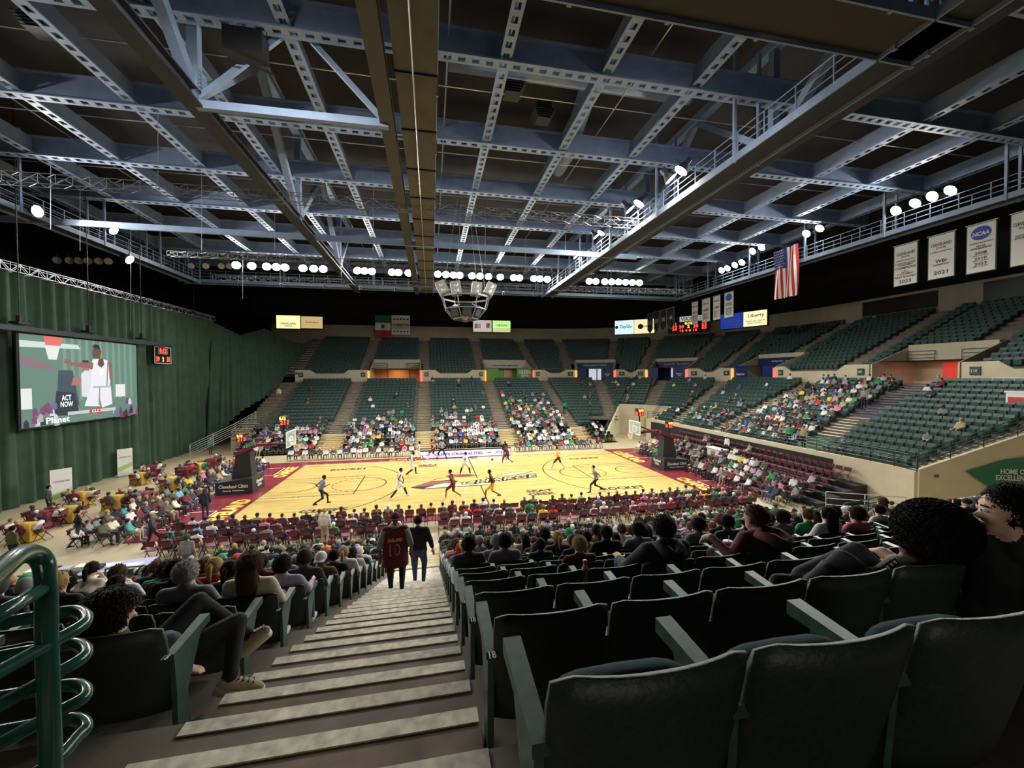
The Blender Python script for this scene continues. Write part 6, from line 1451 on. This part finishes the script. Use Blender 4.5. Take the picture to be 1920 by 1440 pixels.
# ---------------------------------------------------------------- players and officials
def pose(hip=(0, 0, .95), lean=(0, .05), kn=None, an=None, el=None, wr=None, head=None):
    J = dict(hip=V(*hip)); lx, ly = lean; J['chest'] = V(hip[0]+lx*.6, hip[1]+ly*.6, hip[2]+.30); J['neck'] = V(hip[0]+lx, hip[1]+ly, hip[2]+.52); J['head'] = V(*(head or (hip[0]+lx*1.2, hip[1]+ly*1.3+.02, hip[2]+.68)))
    J['sh'] = [V(hip[0]+lx-.2, hip[1]+ly, hip[2]+.47), V(hip[0]+lx+.2, hip[1]+ly, hip[2]+.47)]; J['hj'] = [V(hip[0]-.1, hip[1], hip[2]-.04), V(hip[0]+.1, hip[1], hip[2]-.04)]
    J['kn'] = [V(*k) for k in kn]; J['an'] = [V(*k) for k in an]; J['el'] = [V(*k) for k in el]; J['wr'] = [V(*k) for k in wr]; return J
# local: +y facing, x right
RUN_ = dict(lean=(0, .14), kn=[(-.12, .38, .60), (.12, .06, .50)], an=[(-.12, .42, .16), (.12, -.42, .26)], el=[(-.28, -.16, 1.18), (.28, .10, 1.15)], wr=[(-.24, .02, 1.02), (.22, .34, 1.22)])
STR = dict(lean=(0, .10), kn=[(-.14, .36, .52), (.14, -.16, .50)], an=[(-.14, .52, .10), (.14, -.50, .12)], el=[(-.30, .0, 1.16), (.28, -.1, 1.18)], wr=[(-.3, .25, 1.1), (.3, .1, 1.0)])
DEF = dict(hip=(0, 0, .82), lean=(0, .16), kn=[(-.26, .2, .5), (.26, .2, .5)], an=[(-.38, .0, .09), (.38, .0, .09)], el=[(-.45, .2, 1.18), (.45, .2, 1.18)], wr=[(-.72, .3, 1.2), (.7, .32, 1.15)])
PLAYERS = [ # px foot, py foot, facing rz, pose, skin, jersey, shorts, leg colour, shoes, label
 (748, 933, -1.25, STR, 2, 'white', 'white', 'black', 'white', 'player in white with arms out and dark tights left of the centre logo'),
 (771, 893, -1.1, RUN_, 3, 'white', 'white', 'black', 'red', 'player in white with orange-red shoes left of centre on the far side'),
 (784, 867, -1.4, STR, 2, 'white', 'white', 'skin', 'white', 'player in white by the far sideline left of the lit board'),
 (872, 890, -.3, DEF, 3, 'white', 'white', 'black', 'white', 'player in white crouching wide with dark tights above the centre logo'),
 (850, 937, 1.1, RUN_, 2, 'wine', 'wine', 'skin', 'white', 'player in wine and gold running left in front of the centre logo'),
 (924, 937, 1.35, RUN_, 3, 'wine', 'gold', 'skin', 'black', 'player in wine and gold with one foot raised right of the centre line'),
 (952, 872, .9, RUN_, 3, 'wine', 'wine', 'skin', 'white', 'player in wine by the right end of the lit board'),
 (1047, 880, 1.2, STR, 1, 'gold', 'wine', 'skin', 'white', 'player in gold and wine striding by the right three-point line'),
 (813, 862, 1.3, RUN_, 0, 'wine', 'wine', 'skin', 'white', 'player in wine running before the lit board'),
]
for (px, py, rz, ps, sk, tp, bt, lg, shc, lab) in PLAYERS:
    p = atZ(px, py, .026); J = pose(**ps); J['leg'] = BT if False else SK
    c = figure(J, sleeve=0, legs=.85, hands=True, girth=.98)
    me = caps_to_mesh('person', c, .022, .6, 2)
    o = put_person(me, p, rz, sk, tp, bt, shc, 'short', 0, lab, None, hp=J['head'], s=1.08)
    if lg == 'black':     # dark tights as clothing on the shins
        b = MB()
        for k in (0, 1): b.tube([J['kn'][k]*1.0+V(0, 0, .02), J['kn'][k].lerp(J['an'][k], .5), J['an'][k]], [.072, .064, .045], 8)
        b.build('leggings', [cloth('black')], o, True)
    # trim and number
    fwd = (J['neck']-J['hip']).normalized(); n_ = V(0, -1, 0); m_ = cloth('gold') if tp == 'wine' else cloth('black')
    text(str((7, 3, 12, 24, 10, 5, 8, 14, 1)[PLAYERS.index((px, py, rz, ps, sk, tp, bt, lg, shc, lab))]), .14, .2, m_, J['chest']+V(0, -.135, .03), (1, 0, 0), fwd, o, 'jersey_number', .0, .03)
REFS = [(602, 950, -1.0, RUN_, 3, 'official in a grey shirt and black trousers striding across the left side of the court'), (1118, 925, 1.45, RUN_, 0, 'official in a grey shirt and black trousers near the right free-throw lane'), (829, 861, .6, STR, 1, 'person in grey with black tights standing at the lit board')]
for px, py, rz, ps, sk, lab in REFS:
    J = pose(**ps); me = caps_to_mesh('person', figure(J, sleeve=.4, legs=1), .022, .6, 2); put_person(me, atZ(px, py, .026), rz, sk, 'grey', 'black', 'black', 'short', 0, lab, None, hp=J['head'], s=1.06)
# standing people around the floor
STAND = [(352, 1085, 0, 'stand', 4, 'grey', 'jeans', 'hood', 'charcoal', 'standing person in a light grey hoodie and jeans seen from behind near the left chairs'), (148, 1025, -.9, 'walk', 0, 'black', 'charcoal', 'short', 1, 'person in a black top walking between the club tables'),
 (286, 1030, -1.3, 'walk', 0, 'charcoal', 'black', 'cap', 'white', 'person in a grey top bending by the left row of chairs'), (395, 852, -2.2, 'stand', 4, 'green', 'charcoal', 'short', 4, 'person in a green vest standing by the curtain at the far left corner'), (947, 862, PI, 'stand', 3, 'black', 'black', 'short', 0, 'person in a black suit standing behind the right end of the lit board'),
 (385, 975, .2, 'stand', 0, 'navy', 'navy', 'long', 2, 'person in navy walking beside the left apron'), (92, 968, -1.2, 'stand', 0, 'charcoal', 'black', 'short', 0, 'person with crossed arms in a dark jacket standing before the nearest standee'), (25, 1065, -.3, 'stand', 1, 'olive', 'black', 'short', 0, 'person in camouflage-like olive at the left edge of the floor'),
 (1695, 960, .8, 'stand', 3, 'maroon', 'black', 'short', 0, 'usher in maroon standing by the pale wall on the right'), (668, 935, 0, 'stand', 4, 'cream', 'khaki', 'short', 3, 'person in a pale green shirt standing in the near courtside rows')]
for px, py, rz, b, sk, t, bo, h, hc, lab in STAND[:-1]:
    put_person(b, atZ(px, py, 0), rz, sk, t, bo, 'black', h, hc, lab)
put_person('stand', V(-8.1, -11.6, .25), -.2, 4, 'cream', 'khaki', 'white', 'short', 3, STAND[-1][-1])
for (px, j, xx, lab, c) in ((425, 11, -22.4, 'person in cream standing on the stairs along the curtain edge', 'cream'), (1330//1, 0, 0, None, None)):
    if lab: put_person('stand', V(xx, Y0+RUN*j+.3, zrow(j)), PI, 0, c, 'khaki', 'black', 'short', 2, lab)
put_person('stand', aisle_point(AISLES[4], RUN*5.3)+V(0, 0, zrow(5)), PI, 3, 'green', 'black', 'black', 'short', 0, 'person in green walking on the stairs right of centre across the court')
for px, py, j, lab, t in ((1480, 830, 4, 'person in green standing in the crowded right stand by the railing', 'green'), (1507, 835, 4, 'person in tan standing beside the green one in the right stand', 'tan'), (1620, 770, 12, 'person in grey standing on the blue and white stairs of the right stand', 'grey')):
    X_ = 19.5+RUN*j+.45; p = atX(px, py, X_); p.z = zrow(j); put_person('stand', p, PI/2, 1, t, 'black', 'black', 'short', 1, lab)
def ray_at0(px, py, d): return CAMP+(CF+CR*((px-960)/FPX)-CU*((py-720)/FPX))*d
# ---- the two walkers on the stairs
def stair_z(y): return 7.857-.83-.4136*(y-CAMP.y)
p = atY(748, 1100, -22.25); j = 8; zf = 3.40
J = standJ(step=.28); J['an'] = [V(-.11, .26, .09), V(.12, -.16, .27)]; J['kn'] = [V(-.11, .20, .50), V(.13, .12, .62)]; J['hip'] += V(0, .06, .0); J['wr'] = [V(-.30, .04, .86), V(.31, .08, .9)]; J['el'] = [V(-.3, -.04, 1.12), V(.3, -.04, 1.12)]; J['head'] = V(0, .05, 1.62)
c = figure(J, sleeve=.0, girth=1.22); me = caps_to_mesh('person', c, .016, .7, 3); W1 = V(-4.12, -22.42, 3.375)
w1 = put_person(me, W1, .05, 2, 'wine', 'black', 'charcoal', 'capback', 'wine', 'person in a wine number 10 basketball jersey and cap walking down the stairs', None, hp=J['head'])
b = MB(); vs = []; n = 20; prof = [(1.46, .15, .09), (1.40, .245, .13), (1.2, .25, .165), (.98, .245, .18), (.72, .255, .19)]
for z, rx, ry in prof: vs += [(rx*math.cos(2*PI*k/n), ry*math.sin(2*PI*k/n), z) for k in range(n)]
b.add(vs, [(i*n+k, i*n+(k+1) % n, (i+1)*n+(k+1) % n, (i+1)*n+k) for i in range(4) for k in range(n)]); b.build('jersey', [cloth('wine')], w1, True)
b = MB()
for s_ in (0, 1): b.tube([J['sh'][s_], J['sh'][s_].lerp(J['el'][s_], .5), J['el'][s_].lerp(J['wr'][s_], .15)], [.078, .075, .062], 10)
b.build('sleeves', [cloth('grey')], w1, True); w1['label'] = 'person in a wine number 10 jersey over grey sleeves and a cap on the stairs'
b = MB(); b.tube([(.1*math.cos(a), .03+.1*math.sin(a), 1.49) for a in [2*PI*k/12 for k in range(12)]], .03, 6, closed=True); b.build('collar', [mat('camo_collar', (150, 140, 116), .8, noise=.5, scale=40)], w1, True)
text('GARLAND', .27, .075, M_gold, (0, -.205, 1.29), (1, 0, 0), (0, .0, 1), w1, 'jersey_lettering', .0, .03); text('10', .2, .23, mat('number_outline', (206, 176, 150), .6), (0, -.215, 1.10), (1, 0, 0), (0, 0, 1), w1, 'jersey_number', .0, .012); text('10', .17, .2, cloth('wine'), (0, -.219, 1.10), (1, 0, 0), (0, 0, 1), w1, 'jersey_number', .0, .0)
J2 = standJ(step=.22); J2['an'] = [V(-.1, .26, .09), V(.12, -.1, .26)]; J2['kn'] = [V(-.1, .2, .5), V(.13, .14, .62)]; J2['el'] = [V(-.28, -.02, 1.14), V(.29, -.02, 1.14)]; J2['wr'] = [V(-.28, .1, .92), V(.33, .06, .92)]
c = figure(J2, sleeve=.75, girth=1.15); c += [(J2['el'][k].lerp(J2['sh'][k], .9), J2['el'][k].lerp(J2['wr'][k], .55), .07, .055, TP) for k in (0, 1)]
me = caps_to_mesh('person', c, .016, .7, 3); put_person(me, V(-3.72, -21.2, 2.875), -.05, 0, 'black', 'jeans', 'white', 'short', 1, 'person in a black three-quarter-sleeve shirt and jeans ahead of the number 10 jersey', None, hp=J2['head'])
# ---------------------------------------------------------------- close people, finer
def special(nm, caps, skin, top, bottom, shoes, hair, hcol, label, hp, vox=.012, hrot=0., hs=1., off=V(0, 0, 0), rz=0.):
    s = FIG[nm]; me = caps_to_mesh('person', caps, vox, .8, 3); return put_person(me, s['p']+off, s['rz']+rz, skin, top, bottom, shoes, hair, hcol, label, None, hrot, 1., hp, hs)
# man in dark hoodie
J = seatedJ(arms='lap', slouch=.02, knee=.2); J['el'][0] = V(-.34, .26, .66); J['wr'][0] = V(-.3, .46, .66)
o = special('hoodie', figure(J, girth=1.12, cu=.5), 4, 'charcoal', 'jeans', 'black', 'short_fine', 1, 'man with short brown hair in a dark grey hoodie alone in the right block', J['head'])
b = MB(); b.tube([V(-.10, .10, .91), V(-.07, .0, .90), V(0, -.035, .83), V(.07, .0, .90), V(.10, .10, .91), V(0, .14, .95)], [.055, .06, .075, .06, .055, .03], 10, closed=True); b.build('hood', [cloth('black')], o, True)
# man in maroon hoodie with a drink
J = seatedJ(arms='lap', slouch=.02, knee=.18, lean=.05); J['el'][0] = V(-.36, .14, .72); J['wr'][0] = V(-.42, .36, .84); J['hd'] = (V(-.4, .7, -.5), None); J['head'] += V(-.02, .0, 0)
o = special('maroon', figure(J, girth=1.12, look=(-.8, .7, 0), cu=.6), 4, (112, 62, 68), 'black', 'black', 'short_fine', 2, 'man with light brown hair in a faded maroon hoodie leaning left', J['head'], hrot=.7)
b = MB(); b.tube([V(-.10, .10, .93), V(-.05, .0, .93), V(.05, -.045, .86), V(.14, .0, .90), V(.12, .10, .93), V(0, .16, .97)], [.05, .055, .07, .055, .05, .03], 10, closed=True); b.build('hood', [cloth((112, 62, 68))], o, True)
def on_arm(s, y=.36): return s['p']+V(-.266, y, .636)
b = MB(); b.tube([(0, 0, 0), (0, 0, .15)], [.035, .046], 16, 0); b.tube([(0, 0, .15), (0, 0, .165)], .05, 16, 1); b.tube([(0, 0, .165), (.01, 0, .22)], .004, 6, 1)
tag(b.build('drink_cup', [mat('cup_red', (170, 40, 44), .4), M_white], None, True, on_arm(FIG['maroon'], .30)), 'paper drink cup with a white lid and straw beside the maroon hoodie', 'cup')
s = near_slot(985, 3, 1); b = MB(); b.tube([(0, 0, 0), (0, 0, .02), (0, 0, .13), (0, 0, .17), (0, 0, .185)], [.030, .034, .034, .015, .015], 14, 0); b.tube([(0, 0, .185), (0, 0, .215)], .019, 12, 1)
tag(b.build('bottle', [mat('bottle_pink', (214, 150, 150), .15), mat('cap_orange', (230, 90, 70), .4)], None, True, s['p']+V(.266, .1, .636)), 'small clear bottle with an orange-red cap on a seat arm in the empty rows', 'bottle')
def Wp(s, px, py, y): return atY(px, py, y)-s['p']
# youth beside the stairs with both knees up
s = FIG['youth']; J = dict(hip=Wp(s, 285, 1290, -27.92), chest=Wp(s, 242, 1240, -28.0), neck=Wp(s, 218, 1196, -28.05), head=Wp(s, 212, 1152, -28.05))
J['hip'].z = max(J['hip'].z, .40); J['sh'] = [Wp(s, 165, 1224, -28.05), Wp(s, 272, 1214, -27.98)]; J['hj'] = [J['hip']+V(-.08, .03, -.01), J['hip']+V(.08, .03, -.01)]
J['kn'] = [Wp(s, 372, 1128, -27.58), Wp(s, 445, 1166, -27.66)]; J['an'] = [Wp(s, 464, 1196, -27.45), Wp(s, 432, 1272, -27.86)]; J['ft'] = [V(.7, -.1, .55), V(.85, .25, -.35)]
J['el'] = [Wp(s, 235, 1262, -27.95), Wp(s, 345, 1235, -27.98)]; J['wr'] = [Wp(s, 330, 1262, -27.8), Wp(s, 300, 1268, -27.8)]; J['hd'] = (V(1, .2, 0), V(-.6, .6, 0))
o = special('youth', figure(J, look=(.75, .7, -.25), cu=.5, girth=.95, s=.95), 4, (64, 72, 80), 'black', 'khaki', 'mop', 1, 'youth with a brown mop of hair and khaki sneakers, knees up, beside the stairs', J['head'], hrot=-.75)
nk = J['neck']; b = MB(); b.tube([nk+V(-.12, .0, -.01), nk+V(-.02, -.07, -.04), nk+V(.1, -.05, -.05), nk+V(.14, .03, -.06), nk+V(.1, .1, -.05)], [.04, .05, .055, .05, .03], 12); b.build('hood', [cloth((176, 166, 150))], o, True)
for k in (0, 1):
    an = J['an'][k]; fd = J['ft'][k].normalized(); up_ = V(0, 0, 1); b = MB(); b.tube([an-fd*.085-V(0, 0, .068), an+fd*.0-V(0, 0, .082), an+fd*.19-V(0, 0, .080)], [.036, .042, .036], 12); b.build('shoe_sole', [mat('sole_cream', (214, 204, 180), .6)], o, True)
    b = MB()
    for i in range(4): q = an+fd*(.05+.028*i)+V(0, 0, .012-.006*i); r_ = fd.cross(V(0, 0, 1)).normalized(); b.bar(q-r_*.025, q+r_*.025, .009)
    b.build('laces', [M_black], o)
# person with a huge afro sitting sideways, boots over the row in front
s = FIG['afro']; Q = lambda x, y, d: ray_at0(x, y, d)-s['p']; J = dict(hip=Q(1700, 1128, 2.42), chest=Q(1712, 1086, 2.38), neck=Q(1716, 1046, 2.34), head=Q(1722, 1008, 2.3))
J['hip'].z = max(J['hip'].z, .40); J['sh'] = [Q(1680, 1058, 2.3), Q(1766, 1064, 2.42)]; J['hj'] = [Q(1690, 1120, 2.45), Q(1685, 1130, 2.36)]
J['kn'] = [Q(1606, 1034, 2.42), Q(1580, 1050, 2.32)]; J['an'] = [Q(1500, 1086, 2.42), Q(1520, 1104, 2.32)]; J['ft'] = [V(-.95, .1, .35), V(-.95, .1, -.2)]
J['el'] = [Q(1646, 1082, 2.28), Q(1690, 1120, 2.3)]; J['wr'] = [Q(1612, 1088, 2.36), Q(1625, 1104, 2.32)]
o = special('afro', figure(J, look=(-.75, .65, 0), cu=.5, girth=.9), 2, (150, 142, 134), 'charcoal', (60, 54, 54), 'afro', 0, 'person with a huge black afro sitting sideways with boots up on the next row', J['head']+V(.01, .0, .02), hrot=.85)
b = MB()
for i in range(5):
    q = J['sh'][0].lerp(J['el'][0], .02+.2*i); out = (CAMP-s['p']-q+V(-.5, 0, .8)).normalized(); q = q+out*.054; R = out.to_track_quat('Y', 'Z').to_matrix() @ Matrix.Rotation(PI/4, 3, 'Y'); b.box(q, (.036, .008, .036), 0, R); b.box(q+out*.006, (.017, .006, .017), 1, R)
b.build('diamond_pattern', [M_black, M_white], o)
for k in (0, 1):
    an, kn, fd = J['an'][k], J['kn'][k], J['ft'][k].normalized(); up_ = (kn-an).normalized(); b = MB(); b.tube([an-fd*.01, an+up_*.09, an+up_*.17], [.058, .056, .062], 12)
    sd = fd.cross(up_).normalized()
    for i in range(4): q = an+up_*(.03+.035*i)+fd*.056; b.bar(q-sd*.028, q+sd*.028, .008, mi=1)
    b.tube([an-fd*.06-V(0, 0, .062), an+fd*.06-V(0, 0, .078), an+fd*.19-V(0, 0, .070)], [.03, .034, .028], 10, 1); b.build('boot', [cloth((44, 38, 38)), M_steeld], o, True)
b = MB()
for i, (px, py, c) in enumerate(((1578, 1092, 0), (1600, 1075, 1), (1562, 1085, 1))):
    q = ray_at0(px, py, 2.36); b.tube([q+V(0, 0, -.05), q+V(-.01, .01, .0), q+V(.015, .0, .07)], [.05, .045, .012], 7, c)
tag(b.build('gift_bag', [mat('bag_yellow', (206, 180, 80), .5), mat('bag_mauve', (120, 90, 110), .5)], None, True), 'yellow and mauve crumpled bag on the lap of the person with the afro', 'bag')
# person at the right edge, face in profile
s = FIG['edge']; hd = ray_at0(1884, 962, 2.12)-s['p']; J = dict(hip=hd+V(.12, .05, -.56), chest=hd+V(.08, -.0, -.32), neck=hd+V(.04, -.01, -.13), head=hd)
J['sh'] = [hd+V(-.06, .16, -.2), hd+V(.2, -.16, -.2)]; J['hj'] = [J['hip']+V(-.05, .08, 0), J['hip']+V(.05, -.04, 0)]; J['kn'] = [J['hip']+V(-.25, .42, .03), J['hip']+V(-.1, .45, .03)]; J['an'] = [J['kn'][0]+V(0, .03, -.4), J['kn'][1]+V(0, .03, -.4)]
J['el'] = [hd+V(-.1, .26, -.45), hd+V(.22, -.1, -.48)]; J['wr'] = [hd+V(-.12, .42, -.42), hd+V(-.04, .2, -.44)]
o = special('edge', figure(J, girth=1.15, look=(-.8, .62, 0), cu=.5), 4, 'black', 'black', 'black', 'bushy_fine', 0, 'person with dark hair in a black jacket at the right edge, face turned left', J['head']+V(.015, 0, 0), hrot=.95, hs=.95)
d = V(-.8, .62, 0).normalized(); r_ = d.cross(V(0, 0, 1)).normalized(); b = MB()
for k in (-1, 1): b.ell(hd+d*.088+r_*.03*k+V(0, 0, .012), (.013, .013, .009), None, 8, 5)
b.build('eyes', [M_white], o, True); b = MB()
for k in (-1, 1): b.ell(hd+d*.099+r_*.03*k+V(0, 0, .012), (.005, .005, .006), None, 6, 4); b.bar(hd+d*.095+r_*.015*k+V(0, 0, .034), hd+d*.085+r_*.05*k+V(0, 0, .034), .008)
b.build('brows', [M_hair[0]], o)
b = MB(); b.tube([hd+d*.085+r_*.02*k+V(0, 0, -.058) for k in (-1, 0, 1)], .006, 6); b.build('lips', [mat('lips', (160, 92, 84), .5)], o)
# ---------------------------------------------------------------- near handrail, lower left
M_hr = mat('handrail_green', (32, 74, 66), .18, noise=.1, scale=20)
D = 1.12
def ray_at(px, py, d): return CAMP+(CF+CR*((px-960)/FPX)-CU*((py-720)/FPX))*d
hr = empty('handrail', ray_at(85, 1300, D), 0, 'glossy dark green tubular handrail with looped bars at the lower left corner', 'handrail'); O = -ray_at(85, 1300, D)
RT = .0235
def smooth(pts, n=6):
    pts = [Vector(p) for p in pts]; out = []
    for i in range(len(pts)-1):
        p0 = pts[max(i-1, 0)]; p1 = pts[i]; p2 = pts[i+1]; p3 = pts[min(i+2, len(pts)-1)]
        for k in range(n): t = k/n; out.append(.5*((2*p1)+(p2-p0)*t+(2*p0-5*p1+4*p2-p3)*t*t+(3*p1-p0-3*p2+p3)*t**3))
    return out+[pts[-1]]
b = MB(); top = [ray_at(x, y, d) for x, y, d in ((-60, 1120, .72), (0, 1070, .92), (30, 1045, 1.02), (58, 1038, 1.09), (78, 1050, D), (86, 1085, D), (88, 1200, D), (92, 1320, D), (96, 1440, D), (100, 1640, D))]
b.tube(smooth(top), RT, 14); b.build('post', [M_hr], hr, True, O)
for i, (ya, yb, yl, yr) in enumerate(((1160, 1150, 1199, 1152), (1222, 1212, 1262, 1220), (1298, 1288, 1335, 1290), (1372, 1352, 1425, 1360))):
    z = ray_at(170, yr, 1.26).z
    F = lambda x, y: at_plane(x, y, (0, 0, 1), z)
    # one arm behind the post to the left, round the end on the right, and back past the post towards the camera
    pts = [F(-30, yb+24), F(60, yb+8), F(130, yb-4), F(154, yb+1), F(160, yb+13), F(147, yb+27), F(97, yl+6), F(0, yl+60), F(-70, yl+100)]
    b = MB(); b.tube(smooth(pts), .018, 12); b.build('looped_bar', [M_hr], hr, True, O)
b = MB(); b.tube([ray_at(-40, 1175, .9), ray_at(84, 1101, D)], .018, 12); b.build('upper_bar', [M_hr], hr, True, O)
# concrete block under the rail
b = MB(); q = [ray_at(x, y, d) for x, y, d in ((0, 1385, 1.9), (288, 1345, 1.9), (290, 1372, 1.75))]
b.box((-5.42, -29.05, 5.63), (1.55, .85, .50)); struct(b.build('trim_1', [M_concd]))

# unseen fill light added behind the viewer to lift the dark seat backs
l = bpy.data.lights.new('rear_fill_light', 'AREA'); l.size = 2.5; l.energy = 90; l.color = (1, .93, .8); o = bpy.data.objects.new('rear_fill', l); COL.objects.link(o); o.location = (-3, -38, 9.3); o.rotation_euler = V(0, 7, -2.6).to_track_quat('-Z', 'Y').to_euler()

put_person('stand', V(21.35, CQ.y-.3, .9), PI/2, 3, 'white', 'black', 'black', 'cap', 'white', 'person in white standing behind the white serving counter at the right end')
